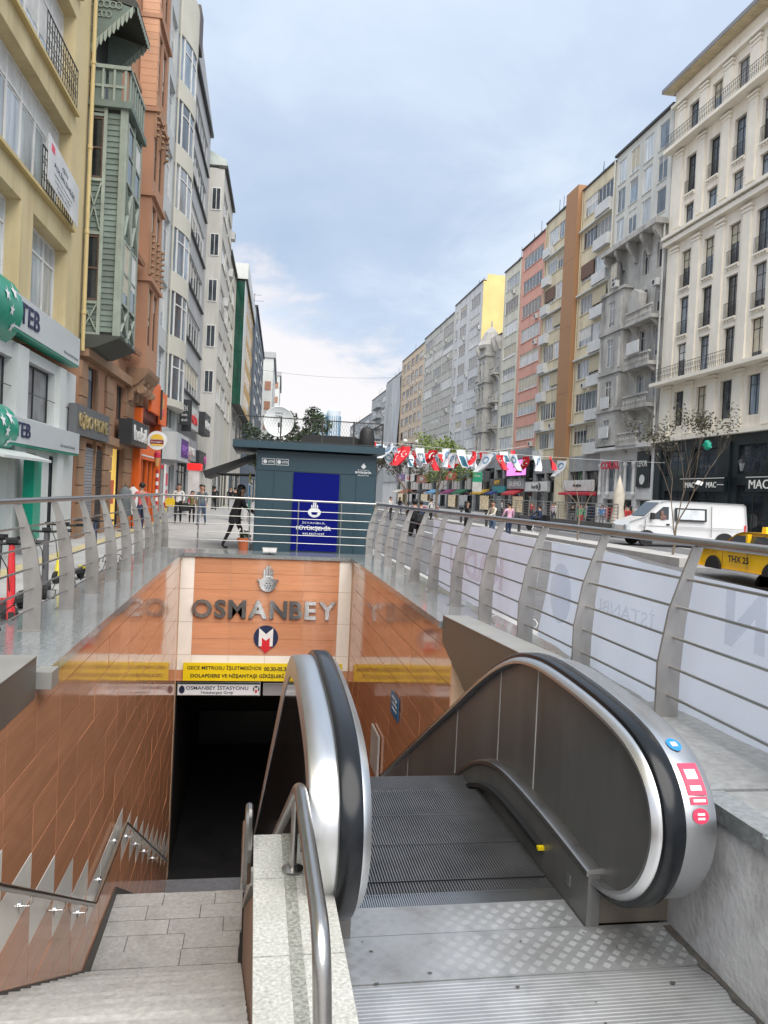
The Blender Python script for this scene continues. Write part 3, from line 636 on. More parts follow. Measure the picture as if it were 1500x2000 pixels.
# ================================================================== facade tools
GL_D = pm('dark_glass', (.035,.042,.05), .05, 0, .6, 1.3, rand=.6, spec=.8)
GL_P = pm('pale_curtained_glass', (.38,.41,.43), .07, 0, .5, 1.6, rand=.45, spec=.8, aniso=(1,2.5,.3))
GL_B = pm('bluish_glass', (.15,.19,.23), .05, 0, .6, 1.3, rand=.6, spec=.8, aniso=(1,1.5,.4))
GL_G = pm('green_glass', (.01,.075,.05), .05, 0, .35, .5, spec=.9)
FR_W = pm('white_window_frame', (.68,.68,.66), .5, 0, .1, 2)
FR_D = pm('dark_window_frame', (.03,.03,.03), .5)
FR_B = pm('brown_window_frame', (.12,.07,.045), .5)
SHUT = pm('brown_shutter', (.15,.085,.06), .7, 0, .2, 2, aniso=(1,1,8))
IRON = pm('black_iron', (.02,.02,.022), .5)
AWN_W = pm('white_metal_panel', (.6,.61,.61), .5, 0, .12, 1.5, dirt=((.4,.39,.36), .4, 1.2))
AC = pm('air_conditioner_white', (.58,.58,.56), .5, 0, .1, 3)
_wm = {}
BL_A = pm('white_curtain', (.6,.6,.58), .8, 0, .15, 3); BL_B = pm('cream_blind', (.5,.46,.36), .8, 0, .15, 3); BL_C = pm('grey_curtain', (.3,.31,.32), .8, 0, .2, 3)
def window(root, y0, y1, z0, z1, nv=2, tr=(), fm=None, gl=None, d=.18, fw=.05, sill=None, name='window', split=False, x=0.):
    """frame with mullions, glass behind it as its child; meshes are shared between equal windows"""
    fm = fm or FR_W; gl = gl or random.choice((GL_P, GL_B, GL_D))
    w, h = round(y1-y0, 3), round(z1-z0, 3); k = (w, h, nv, tr, fm.name, fw)
    if k not in _wm:
        g = G(); a = w/2
        g.box(0,-a,0,.05,-a+fw,h); g.box(0,a-fw,0,.05,a,h); g.box(0,-a+fw,0,.05,a-fw,fw); g.box(0,-a+fw,h-fw,.05,a-fw,h)
        for i in range(1, nv): c = -a+w*i/nv; g.box(.002,c-fw*.45,fw,.048,c+fw*.45,h-fw)
        for t in tr: g.box(.004,-a+fw,h*t-fw*.4,.046,a-fw,h*t+fw*.4)
        _wm[k] = mesh('window', g, fm)
    o = place(name, _wm[k], root, (x-d, (y0+y1)/2, z0))
    n = nv if split else 1; kk = (w, h, n, gl.name)
    if kk not in _wm:
        g = G(); ww = (w-.02)/n; g.quad((.02,-ww/2,.01),(.02,ww/2,.01),(.02,ww/2,h-.01),(.02,-ww/2,h-.01)); _wm[kk] = mesh('pane', g, gl)
    for i in range(n):
        p = place('pane', _wm[kk], o, (0, -w/2+.01+(w-.02)*(i+.5)/n, 0))
    if h > 1.2 and random.random() < .42 and name == 'window':
        fr_ = random.choice((.28, .45, .62, .8)); kb = ('blind', w, h, fr_)
        bm_ = random.choice((BL_A, BL_B, BL_C)); kb = kb+(bm_.name,)
        if kb not in _wm:
            g = G(); m_ = max(2, int(w/.25)); ww = (w-.06)/m_
            for i in range(m_): a_ = -w/2+.03+ww*i; g.quad((.022+.008*(i % 2),a_,h*(1-fr_)),(.022+.008*((i+1) % 2),a_+ww,h*(1-fr_)),(.022+.008*((i+1) % 2),a_+ww,h-.02),(.022+.008*(i % 2),a_,h-.02))
            _wm[kb] = mesh('curtain', g, bm_)
        place('curtain', _wm[kb], o)
    if sill:
        ks = ('sill', w, sill.name)
        if ks not in _wm: g = G(); g.box(0,-w/2-.06,-.07,d+.07,w/2+.06,-.005); _wm[ks] = mesh('sill', g, sill)
        place('sill', _wm[ks], o)
    return o
def shell(root, W, H, ops, m, depth=9., d=.2, z0=0., x=0., name='wall', y0=0.):
    """street wall with real openings and reveals, closed by side walls, back and roof"""
    ys = sorted({round(v, 4) for o in ops for v in o[:2] if y0 < v < W}|{y0, W}); zs = sorted({round(v, 4) for o in ops for v in o[2:4] if z0 < v < H}|{z0, H})
    g = G()
    for j in range(len(zs)-1):
        run = None
        for i in range(len(ys)):
            solid = False
            if i < len(ys)-1:
                cy, cz = (ys[i]+ys[i+1])/2, (zs[j]+zs[j+1])/2
                solid = not any(o[0] < cy < o[1] and o[2] < cz < o[3] for o in ops)
            if solid and run is None: run = ys[i]
            if not solid and run is not None:
                g.quad((x,run,zs[j]),(x,ys[i],zs[j]),(x,ys[i],zs[j+1]),(x,run,zs[j+1])); run = None
    for o in ops:
        a, b, c, e = o[:4]; q = x-d-.03
        g.quad((x,a,c),(x,a,e),(q,a,e),(q,a,c)); g.quad((x,b,c),(q,b,c),(q,b,e),(x,b,e))
        g.quad((x,a,c),(q,a,c),(q,b,c),(x,b,c)); g.quad((x,a,e),(x,b,e),(q,b,e),(q,a,e))
    X = x-depth
    g.quad((x,y0,z0),(x,y0,H),(X,y0,H),(X,y0,z0)); g.quad((x,W,z0),(X,W,z0),(X,W,H),(x,W,H))
    g.quad((x,y0,H),(x,W,H),(X,W,H),(X,y0,H)); g.quad((X,y0,z0),(X,y0,H),(X,W,H),(X,W,z0))
    return part(name, g, m, root)
def band(root, y0, y1, z0, z1, out, m, name='cornice', x=0., xin=.0):
    g = G(); g.box(x+xin, y0, z0, x+out, y1, z1); return part(name, g, m, root)
def grille(root, y0, y1, z0, z1, x, n=None, name='balcony_rail', curl=False):
    g = G(); n = n or max(3, int((y1-y0)/.14))
    g.box(x-.012,y0,z1-.03,x+.012,y1,z1); g.box(x-.01,y0,z0,x+.01,y1,z0+.025)
    for i in range(n+1): c = y0+(y1-y0)*i/n; g.box(x-.008,c-.008,z0,x+.008,c+.008,z1)
    if curl:
        for i in range(n):
            c = y0+(y1-y0)*(i+.5)/n; r = (y1-y0)/n*.42
            for zc in (z0+(z1-z0)*.33, z0+(z1-z0)*.68): g.tube([(x, c+r*math.cos(t*PI/4), zc+r*math.sin(t*PI/4)) for t in range(8)], .009, 4)
    return part(name, g, IRON, root)
def ac_unit(y, z, x, root):
    g = G(); g.box(x,y-.4,z,x+.3,y+.4,z+.55); a = part('air_conditioner', g, AC, root)
    g = G(); g.tube([(x+.302,y-.1+.2*math.cos(t*PI/6),z+.28+.2*math.sin(t*PI/6)) for t in range(13)], .015, 4); g.prism([(y-.1+.17*math.cos(t*PI/6),z+.28+.17*math.sin(t*PI/6)) for t in range(12)], 'x', x+.301, x+.306); part('fan_guard', g, FR_D, a)
    return a
LA = math.atan(.033)
def left(name, label, s0, off=0.):
    """root of a building on the left side: local x towards the street, local y along it, away"""
    c, s = math.cos(LA), math.sin(LA)
    return thing(name, label, 'building', (-5+s*s0+c*off, 22+c*s0-s*off, 0), -LA)
def lpos(s, off, z=0.):
    c, sn = math.cos(LA), math.sin(LA); return (-5+sn*s+c*off, 22+c*s-sn*off, z)
def right(name, label, yfar, X=31., cat='building'):
    return thing(name, label, cat, (X, yfar, 0), PI)
def sign(side, name, label, s, off, z0, z1, w, m, txt=None, tm=None, th=.45, d=.2, bold=.02, tw=None, each=False, group=None):
    """board on a shop front, s..s+w along the front (left: away; right: towards the camera)"""
    if side == 'L': t = thing(name, label, 'sign', lpos(s, off), -LA, group)
    else: t = thing(name, label, 'sign', (31-off, s+w, 0), PI, group)
    g = G(); g.box(0,0,z0,d,w,z1); part('board', g, m, t)
    if txt:
        H = (z1-z0)*th; Wd = tw or min(w*.85, len(txt)*H*.85)
        (letters if each else text)(txt, tm, t, (d+.02, w/2, (z0+z1)/2), (0,1,0), Wd, H, .03, bold)
    return t
def shop(root, y0, y1, z1, m, glass=True, d=.5, bays=3, x=0.):
    """recessed shop window with its own frame and panes"""
    o = window(root, y0, y1, .25, z1, bays, (.82,), m, random.choice((GL_D, GL_B, GL_D)), d, .08, name='shop_window', x=x)
    return o
# ================================================================== right side, near to far
CREAM = pm('cream_render', (.84,.785,.68), .75, 0, .08, .5, dirt=((.58,.52,.42), .7, .8, (1,1,.12)), bump=.1, bscale=12)
CREAML = pm('cream_moulding', (.82,.77,.67), .7, 0, .08, .7)
h = right('cream_hotel', 'cream hotel with black ground floor, iron balconies and a wide overhanging eave', 56.3)
WD = 27.; rows = [(29.75,32.1),(25.35,28.2),(23.0,24.6),(18.3,21.1),(14.75,17.6),(11.45,14.1),(7.9,10.5)]
cols = [2.75+2.95*i for i in range(8)]
ops = [(c-.64,c+.64,a,b) for c in cols for a, b in rows]
shell(h, WD, 34.1, ops, CREAM, 12, .32, 6.75)
for c in cols:
    for i, (a, b) in enumerate(rows):
        window(h, c-.64, c+.64, a, b, 2, (.75,), FR_D, GL_B if random.random() < .5 else GL_D, .28, .06)
        if i in (1, 3, 4):
            grille(h, c-.66, c+.66, a, a+1.0, .06, 10)
            g = G(); g.box(0,c-.72,a-.16,.16,c+.72,a-.04); [g.box(0,c-.6+k*.3,a-.3,.1,c-.48+k*.3,a-.16) for k in range(5)]; part('sill', g, CREAML, h)
        if i == 2: g = G(); g.box(0,c+.75,a+.8,.1,c+1.5,a+.9); g.box(0,c+.85,a+.68,.06,c+1.4,a+.8); part('moulding', g, CREAML, h)
    p = c-1.475
    for a, b in ((7.2,11.1),(11.6,21.8),(23.2,29.1),(29.5,32.7)):
        g = G(); g.box(0,p-.42,a,.14,p+.42,b); g.box(0,p-.5,b-.5,.2,p+.5,b-.38); g.box(0,p-.56,b-.24,.26,p+.56,b-.1); part('pilaster', g, CREAML, h)
for a, b, o in ((6.75,7.05,.5),(11.1,11.35,.95),(22.0,22.35,.45),(22.5,22.75,.6),(29.2,29.45,.8),(32.75,33.0,.35)): band(h, -.05, WD, a, b, o, CREAML)
g = G(); [g.box(0,.25+.49*i,22.35,.3,.45+.49*i,22.5) for i in range(54)]; part('dentil_row', g, CREAML, h)
for z, y1, x in ((11.35, 10.2, .85), (29.45, WD, .72)): grille(h, .1, y1, z, z+1.0, x, int(y1/.22), curl=True)
g = G(); g.box(-12.5,-.5,34.1,.95,WD,34.4); part('eave', g, pm('grey_eave_edge', (.22,.22,.24), .6), h)
g = G(); [g.box(.05,-.45+.22*i,34.06,.9,-.26+.22*i,34.1) for i in range(124)]; o = part('soffit_boards', g, pm('cream_soffit', (.62,.52,.34), .6), h); o['kind'] = 'stuff'
BLK = pm('black_shopfront', (.012,.02,.024), .35, 0, .3, .8)
bops = [(1.6,4.4,.2,3.0),(1.6,4.4,4.1,6.0),(5.4,8.3,.2,3.0),(5.4,8.3,4.1,6.0),(10.6,13.5,.2,3.4),(10.6,13.5,4.1,6.0),(14.6,17.5,.2,3.4)]
shell(h, WD, 6.75, bops, BLK, 12, .3, 0., .1, 'shopfront')
for o in bops: window(h, *o, 2, (.8,), FR_D, GL_D, .15, .07, name='shop_window')
for y in (.6,4.9,9.4,14.05): g = G(); g.box(.1,y-.45,0,.24,y+.45,6.3); g.box(.1,y-.5,1.2,.28,y+.5,1.35); part('pilaster', g, BLK, h)
for k, (y, w) in enumerate(((4.7,2.6),(7.3,2.7),(12.3,2.8))):
    t = sign('R', 'shop_sign', ('dark sign with pale lettering half hidden behind the leafy tree', 'dark sign with pale lettering and a thin line above the white van', 'dark sign with large pale lettering at the right edge above the taxi')[k], 56.3-y-w, .42, 2.95, 3.95, w, BLK, None, group=None)
    text('MAC', pm('pale_sign_letter', (.55,.55,.53), .5, emit=.15), t, (.23, 1.3, 3.4), (0,-1,0) if False else (0,1,0), 1.15 if k < 2 else 1.9, .38 if k < 2 else .55, .03)
    g = G(); g.box(.2,.0,3.82,.24,w,3.87); 
    if k == 1: g.box(.2,1.95,3.38,.23,2.65,3.43)
    part('trim', g, FR_W, t)
lt = thing('wall_lantern', 'old style black wall lantern on the black shopfront pier', 'lantern', (30.5, 44.7, 4.27)); lt.scale = (.72,.72,.72)
g = G(); g.lathe([(.0,0),(.12,0),(.2,.35),(.3,.72),(.3,.76),(0,.76)], 6); part('glass_body', g, pm('lantern_glass', (.3,.32,.34), .2), lt)
g = G(); g.lathe([(0,.765),(.42,.77),(.2,1.05),(.12,1.08),(.12,1.2),(.03,1.28),(.03,1.45),(0,1.46)], 6); g.beam((0,0,0),(.3,0,-.3),.05,.05); part('lantern_cap', g, IRON, lt)
for a in range(6): g = G(); g.beam((.125*math.cos(a*PI/3),.125*math.sin(a*PI/3),0),(.305*math.cos(a*PI/3),.305*math.sin(a*PI/3),.75),.025,.025); part('rib', g, IRON, lt)
# --- narrow house, ornate below, plain above
OGREY = pm('sooty_stone', (.46,.45,.425), .8, 0, .2, .7, dirt=((.11,.11,.11), .85, .5), bump=.4, bscale=6)
OLITE = pm('pale_render', (.6,.61,.575), .8, 0, .1, .5, dirt=((.36,.36,.34), .5, .5))
h = right('ornate_narrow_house', 'narrow soot-grey ornate house with bay and balconies, plain storeys added on top', 66.1); WD = 9.7
rows = [(25.3,27.3),(27.9,30.0),(30.5,32.6)]; cols = [1.2,3.5,5.9,8.3]
ops = [(c-.75,c+.75,a,b) for c in cols for a, b in rows]
shell(h, WD, 33.2, ops, OLITE, 10, .15, 24.4)
for o in ops: window(h, *o, 2 if random.random() < .6 else 1, (), FR_W, random.choice((GL_P, GL_P, GL_B)), .1, .07, OLITE)
band(h, -.1, WD+.1, 33.2, 33.4, .2, FR_D, 'roof_edge')
rows = [(7.4,9.2),(10.6,12.6),(13.9,16.3),(17.4,19.6),(20.9,23.0)]
ops = [(c-.5,c+.5,a,b) for c in (6.4,8.7) for a, b in rows]
shell(h, WD, 24.4, ops, OGREY, 10, .3, 6.6, name='old_wall')
for o in ops: window(h, *o, 2, (.75,), FR_W, random.choice((GL_D, GL_B)), .22, .06)
bops = [(1.6,2.8,a,b) for a, b in rows]
shell(h, 4.4, 20.3, bops, OGREY, .8, .2, 6.9, .8, 'bay_wall', .15)
for o in bops: window(h, *o, 2, (.75,), FR_W, random.choice((GL_D, GL_B)), .12, .06, x=.8)
for z in (9.9,13.2,16.8,20.3): band(h, .05, 4.6, z, z+.25, .95, OGREY)
g = G(); [g.tube([(.82, .45+.0, z), (.82,.45,z+2.6)], .14, 8) for z in (10.2,13.6,17.1)]; [g.tube([(.82,4.1,z),(.82,4.1,z+2.6)], .14, 8) for z in (10.2,13.6,17.1)]; part('half_column', g, OGREY, h)
band(h, -.1, WD+.1, 24.0, 24.45, 1.1, OGREY, 'cornice')
for y in (.5,2.6,4.8,7.1,9.2):
    g = G(); g.prism([(.0,22.3),(.22,22.3),(.35,22.9),(.55,23.1),(.95,23.6),(1.0,24.0),(0,24.0)], 'y', y-.18, y+.18); part('bracket', g, OGREY, h)
for z, y0, y1 in ((17.0,5.2,9.5),(13.3,5.2,9.5),(10.0,5.4,9.5),(7.0,4.6,8.2)):
    g = G(); g.box(0,y0,z-.3,1.0,y1,z); part('balcony_slab', g, OGREY, h)
    g = G(); [g.lathe([(.05,0),(.09,.25),(.04,.5),(.07,.7)], 6, (.9,y0+.15+.3*i,z)) for i in range(int((y1-y0)/.3))]; g.box(.8,y0,z+.7,1.0,y1,z+.85); part('balustrade', g, OGREY, h)
    g = G(); [g.prism([(0,z-.3),(.8,z-.3),(.5,z-.6),(.2,z-.8),(0,z-1.3)], 'y', yy-.12, yy+.12) for yy in (y0+.4,y1-.4)]; part('corbel', g, OGREY, h)
g = G(); g.box(.2,5.4,17.5,.9,7.2,19.2); g.prism([(5.4,19.2),(7.2,19.2),(6.3,19.7)], 'x', .2, .9); part('loggia_block', g, OGREY, h)
ac_unit(9.0, 19.3, .3, h); ac_unit(3.2, 20.6, .9, h)
for z, y0, y1, x in ((14.2,6.0,8.0,1.05),(10.2,1.4,3.0,1.0),(7.6,1.4,3.2,1.0)): g = G(); g.box(x,y0,z,x+.1,y1,z+1.0); part('white_board', g, AWN_W, h)
g = G(); g.tube([(.25,9.6,24),(.25,9.6,7)], .08, 6); g.tube([(.2,.05,33),(.2,.05,7)], .06, 6); part('drain_pipe', g, OLITE, h)
CW = pm('white_plaster', (.62,.63,.63), .7, 0, .08, .8, dirt=((.45,.45,.44), .4, .8))
aops = [(1.0,3.2,2.9,5.6),(4.2,6.4,2.9,5.6),(7.2,9.3,3.2,5.9),(1.0,6.4,.1,2.3),(7.0,9.4,.1,2.3)]
shell(h, WD, 6.6, aops, CW, 10, .5, 0, .15, 'shop_wall')
for o in aops: window(h, *o, 2, (), FR_W, GL_D if o[2] < 1 else GL_B, .3, .07, name='shop_window')
for y in (.55,2.1,3.7,5.3,6.8): g = G(); g.lathe([(.16,2.6),(.2,2.75),(.12,2.9),(.15,3.3),(.11,4.9),(.22,5.2),(.2,5.4)], 10, (.3,y,0)); part('column', g, CW, h)
band(h, -.2, WD, 6.5, 6.75, .9, CW, 'canopy_ledge')
sg = thing('red_shop_sign', 'red serif letters on the white arched shopfront', 'sign', (30.6, 66.1, 0), PI); letters('CORAL', flat('coral_red', (.5,.03,.06), .5), sg, (.3,3.2,5.2), (0,1,0), 3.5, .68, .06, .03)
sg = thing('dark_shop_panel', 'dark shop panel with pale lettering and round vase emblem beside the white shop', 'sign', (30.75, 66.1, 0), PI); g = G(); g.box(.02,7.3,3.3,.08,9.2,6.2); part('board', g, BLK, sg); text('LEFOR', FR_W, sg, (.1,8.25,5.2), (0,1,0), 1.5, .5, .03); g = G(); g.prism([(8.3+.4*math.cos(i*PI/8),3.9+.4*math.sin(i*PI/8)) for i in range(16)], 'x', .085, .12); part('emblem', g, FR_W, sg)
# --- modern blocks built from storey bands
def block(name, label, y0, y1, H, wallm, nfl, zb, wins, fr=None, gls=None, wh=1.55, sill=True, X=31., shopm=None, d=.14, nv=4, gz=None, depth=10., roof=None, frac=1.):
    """wins: list of (a, b) window spans as fractions of the width"""
    h = right(name, label, y1, X); WD = y1-y0; fh = (H-.9-zb)/nfl; ops = []
    for k in range(nfl):
        for a, b in wins: z = zb+fh*k+fh*.36; ops.append((WD*a, WD*b, z, min(z+wh, zb+fh*(k+1)-.25)))
    sp = [(.3, WD*.48, .1, zb-1.5), (WD*.53, WD-.3, .1, zb-1.5)]
    shell(h, WD, H, ops, wallm, depth, d, zb-.0 if shopm else 0.)
    if shopm: shell(h, WD, zb, sp, shopm, depth, .5, 0., .06, 'shopfront')
    for o in ops:
        window(h, *o, nv if o[1]-o[0] > 2.2 else 2, (), fr or FR_W, random.choice(gls or (GL_P, GL_P, GL_B, GL_D)), d-.04, .07, wallm if sill else None)
    if shopm:
        for o in sp: window(h, *o, 3, (.8,), FR_D, GL_D, .35, .08, name='shop_window')
    g = G(); g.box(-.4,-.05,H,.14,WD+.05,H+.16); part('roof_edge', g, roof or FR_D, h)
    for k in range(int(WD/2.2)): ac_unit(random.uniform(.6, WD-.6), zb+fh*random.randrange(nfl)+.1, .02, h)
    for k in range(2):
        y_ = random.uniform(.5, WD-.5); g = G(); g.tube([(-.6,y_,H+.1),(-.6,y_,H+random.uniform(1,2.2))], .03, 5); g.beam((-.6,y_-.5,H+.9),(-.6,y_+.5,H+.9),.03,.03); part('roof_aerial', g, IRON, h)
    g = G(); y_ = random.choice((.08, WD-.08)); g.tube([(.08,y_,zb),(.08,y_,H)], .05, 6); part('drain_pipe', g, wallm, h)
    return h, WD, fh
TAN = pm('beige_panel', (.66,.585,.42), .75, 0, .1, .8, dirt=((.36,.32,.24), .7, .8, (1,1,.12)))
BRN = pm('brown_panel', (.36,.19,.09), .65, 0, .06, .5)
SHG = pm('grey_shopfront', (.3,.31,.32), .5)
def balconies(h, WD, fh, zb, nfl, span, xo=.5, m=AWN_W, ks=None):
    for k in (ks or range(nfl)):
        z = zb+fh*k; a, b = WD*span[0], WD*span[1]
        g = G(); g.box(0,a,z+.05,xo,b,z+.2); s_ = part('balcony', g, m, h)
        g = G(); g.box(xo-.06,a,z+.2,xo,b,z+1.05); g.box(0,a,z+.2,xo-.06,a+.05,z+1.05); g.box(0,b-.05,z+.2,xo-.06,b,z+1.05); place('balcony_front', mesh('balcony_front', g, m), s_)
for nm, lb, y0, y1, bal in (('beige_apartment_block', 'beige apartment block with white balconies right of the brown stripe', 66.2, 73.3, (.55,.97)), ('beige_apartment_block', 'beige apartment block with white balconies left of the brown stripe', 76.4, 83., (.04,.34))):
    h, WD, fh = block(nm, lb, y0, y1, 32.9, TAN, 8, 6.4, [(.08,.5),(.5,.94)] if bal[0] > .5 else [(.12,.55),(.56,.95)], shopm=SHG, wh=1.95, nv=4)
    balconies(h, WD, fh, 6.4, 8, bal); 
    for k in (2, 4, 5):
        a = 6.4+fh*k; g = G(); yb = WD*(.08 if k % 2 else .5)
        g.box(.02,yb,a+fh*.36+.35,.1,yb+WD*.4,a+fh*.36+1.7); part('roller_blind', g, pm('beige_blind', (.5,.44,.31), .7, 0, .1, 2, aniso=(1,1,9)) if k != 5 else SHUT, h)
    for k in range(1, 8, 2): band(h, WD*.02, WD*.98, 6.4+fh*k-.14, 6.4+fh*k+.02, .35, OLITE, 'ledge')
h = right('brown_stair_tower', 'tall plain brown panel strip between the two beige blocks', 76.38); g = G(); g.box(-10,.02,6.2,.55,3.04,33.6); part('wall', g, BRN, h); g = G(); g.box(-10,.02,0,.3,3.04,6.2); part('base', g, TAN, h)
for z in (12.9,19.6,26.4): g = G(); g.box(.55,.02,z,.556,3.04,z+.03); part('joint', g, FR_B, h)
PEACH = pm('salmon_render', (.68,.36,.285), .75, 0, .08, .6, dirt=((.44,.24,.2), .7, .8, (1,1,.12)))
h, WD, fh = block('salmon_apartment_block', 'salmon pink apartment block with wide white-framed windows', 83.02, 91., 32.4, PEACH, 8, 8.0, [(.1,.9)], shopm=SHG, nv=6, wh=1.6)
LCR = pm('light_cream_render', (.66,.645,.55), .75, 0, .08, .6, dirt=((.38,.37,.33), .7, .8, (1,1,.12)))
block('light_cream_block', 'narrow light cream apartment block left of the salmon one', 91.02, 97.5, 31.5, LCR, 8, 7.2, [(.12,.88)], shopm=SHG, nv=5)
OW = pm('weathered_white_stone', (.47,.46,.43), .8, 0, .22, .8, dirt=((.2,.2,.19), .6, .7), bump=.4, bscale=5)
h, WD, fh = block('ornate_white_house', 'weathered white ornate house with a turret bay, lower than its neighbours', 97.52, 107.4, 23.6, OW, 5, 7.5, [(.08,.2),(.42,.58),(.8,.92)], fr=FR_W, wh=2.0, shopm=SHG, nv=2)
tops = [(3.6,4.7,z,z+2.1) for z in (8.3,11.6,15.0,18.4)]+[(5.3,6.4,z,z+2.1) for z in (8.3,11.6,15.0,18.4)]
shell(h, 6.7, 22.4, tops, OW, 1.1, .25, 7.3, 1.1, 'bay_wall', 3.3)
for o in tops: window(h, *o, 2, (.7,), FR_W, random.choice((GL_B, GL_D)), .15, .06, x=1.1)
for z in (10.9,14.2,17.6,21.2): band(h, 3.1, 6.9, z, z+.3, 1.3, OW, 'cornice')
g = G(); [g.tube([(1.12,y,z),(1.12,y,z+2.3)], .13, 8) for y in (3.4,5.0,6.6) for z in (8.1,11.4,14.8,18.2)]; part('half_column', g, OW, h)
g = G(); g.lathe([(1.75,22.4),(1.85,22.8),(1.5,23.4),(1.0,24.6),(.5,25.2),(.12,25.5),(.1,26.3),(0,26.4)], 8, (.0,5.0,0)); part('turret_roof', g, OW, h)
for z in (8.2,11.7,15.2,18.9):
    for y in (1.4, 8.4): g = G(); g.box(0,y-1.1,z-.5,.8,y+1.1,z-.3); [g.lathe([(.05,z-.3),(.08,z),(.05,z+.3)], 6, (.72,y-1.0+.29*i,0)) for i in range(8)]; g.box(.62,y-1.1,z+.3,.82,y+1.1,z+.4); g.prism([(0,z-.5),(.7,z-.5),(.25,z-.9),(0,z-1.3)], 'y', y-.9, y-.6); g.prism([(0,z-.5),(.7,z-.5),(.25,z-.9),(0,z-1.3)], 'y', y+.6, y+.9); part('balcony', g, OW, h)
for y in (.6,2.6,7.6,9.4): g = G(); g.prism([(0,21.6),(.3,21.7),(.8,22.9),(.8,23.4),(0,23.4)], 'y', y-.25, y+.25); part('bracket', g, OW, h)
GW = pm('greyish_white_render', (.62,.63,.635), .75, 0, .08, .5, dirt=((.36,.37,.38), .7, .8, (1,1,.12)))
h, WD, fh = block('grey_white_block', 'pale grey apartment block whose bare side wall is painted yellow', 107.5, 123.1, 33.2, GW, 8, 8.2, [(.04,.12),(.2,.45),(.6,.92)], shopm=SHG, gls=(GL_D, GL_B, GL_P), nv=4)
g = G(); g.box(-10,WD,18,.02,WD+.05,33.4); g.box(-6,WD+.0,33.4,-.5,WD+.05,34.2); part('side_wall', g, pm('yellow_side_wall', (.72,.58,.25), .8, 0, .1, .4, dirt=((.55,.42,.16), .5, .5)), h)
GR8 = pm('grey_stone_band', (.52,.52,.475), .8, 0, .12, .5, dirt=((.28,.28,.26), .7, .8, (1,1,.12)))
h, WD, fh = block('grey_banded_block', 'grey block with long horizontal window bands under a low dark roof', 123.2, 146, 32.2, GR8, 7, 10., [(.03,.32),(.35,.63),(.66,.97)], shopm=SHG, gls=(GL_D, GL_D, GL_P), nv=5, wh=1.8)
BG9 = pm('brown_beige_render', (.6,.49,.37), .8, 0, .08, .5)
block('brown_beige_block', 'beige brown block with dark grouped windows and a flat roof', 146.1, 168.8, 31.6, BG9, 7, 10., [(.05,.2),(.24,.4),(.44,.58),(.62,.76),(.8,.95)], fr=FR_B, gls=(GL_D, GL_D, GL_B), shopm=SHG, nv=3, wh=1.9)
NET = pm('scaffold_net', (.42,.44,.46), .85, 0, .2, .25, aniso=(1,1,.3))
h, WD, fh = block('netted_block', 'block wrapped in pale grey building net at the far right end', 168.9, 188.5, 29.5, GW, 7, 9., [(.1,.3)], nv=2)
g = G(); n = 14
for i in range(n):
    for j in range(8): y0, y1, z0, z1 = WD*i/n, WD*(i+1)/n, 5+3*j, 8+3*j; f = lambda y, z: .35+.18*math.sin(y*1.7+z*.4)+.1*math.sin(z*1.1); g.quad((f(y0,z0),y0,z0),(f(y1,z0),y1,z0),(f(y1,z1),y1,z1),(f(y0,z1),y0,z1))
o = part('building_net', g, NET, h, smooth=1)
FARG = pm('far_grey_render', (.36,.385,.40), .85, 0, .1, .3)
h, WD, fh = block('far_grey_block', 'small grey block with dark balconies beyond the netted block', 188.6, 213, 28, FARG, 7, 8., [(.05,.3),(.4,.6),(.7,.95)], gls=(GL_D, GL_B), nv=3); balconies(h, WD, fh, 8., 7, (.3,.7), 1.2, FARG)
block('far_dark_block', 'farthest dark grey block at the end of the right row', 213.1, 262, 24.5, pm('far_dark_render', (.26,.29,.32), .85, 0, .1, .3), 7, 6., [(.05,.2),(.27,.42),(.5,.65),(.75,.9)], gls=(GL_D, GL_B), nv=3)
block('far_pale_block', 'very small pale block beyond the end of the right row', 262.2, 330, 21, GW, 6, 6., [(.05,.2),(.27,.42),(.5,.65),(.75,.9)], gls=(GL_D, GL_B), nv=3)
# shop signs of the right row
DK = pm('dark_sign_board', (.03,.032,.035), .45); WB = pm('white_sign_board', (.62,.62,.61), .45); GRN = flat('green_banner', (.02,.32,.17), .6)
sign('R', 'shop_sign', 'white shop sign with red stripe and flame mark behind the bare sapling', 66.4, .4, 2.95, 4.0, 6.9, WB, 'Ateşim', INK, .35)
sg = thing('red_awning', 'red strip awning under the white flame sign', 'awning', (31, 73.2, 0), PI); g = G(); g.prism([(.2,2.92),(1.1,2.75),(1.1,2.55),(.2,2.55)], 'y', 0, 6.8); part('canopy', g, flat('awning_red', (.45,.02,.04), .7), sg)
sg = sign('R', 'shop_sign', 'grey shop sign with white letters and round black emblem under beige balconies', 77.2, .4, 2.85, 4.0, 7.3, SHG, 'burfan', INK, .4, tw=2.6)
g = G(); g.box(.21,.3,2.95,.215,4.7,3.9); g.box(.21,4.75,2.92,.26,7.0,3.95); part('panel', g, WB, sg); g = G(); g.prism([(5.85+.42*math.cos(i*PI/9),3.43+.42*math.sin(i*PI/9)) for i in range(18)], 'x', .265, .28); p = part('emblem', g, INK, sg); g = G(); [g.beam((.285,5.85,3.43),(.285,5.85+.35*math.cos(a),3.43+.35*math.sin(a)),.07,.01) for a in (0,PI/3,2*PI/3,PI,4*PI/3,5*PI/3)]; part('star', g, WB, p); sg.children[1].location = (.05,-1.0,0)
sign('R', 'shop_sign', 'grey shop sign with white letters under the pink screen', 84.8, .4, 3.2, 4.4, 6.0, SHG, 'DUENO', FR_W, .55, tw=4.2, bold=.03)
sc = thing('advertising_screen', 'lit pink advertising screen above a shop', 'screen', (30.4, 90.6, 0), PI)
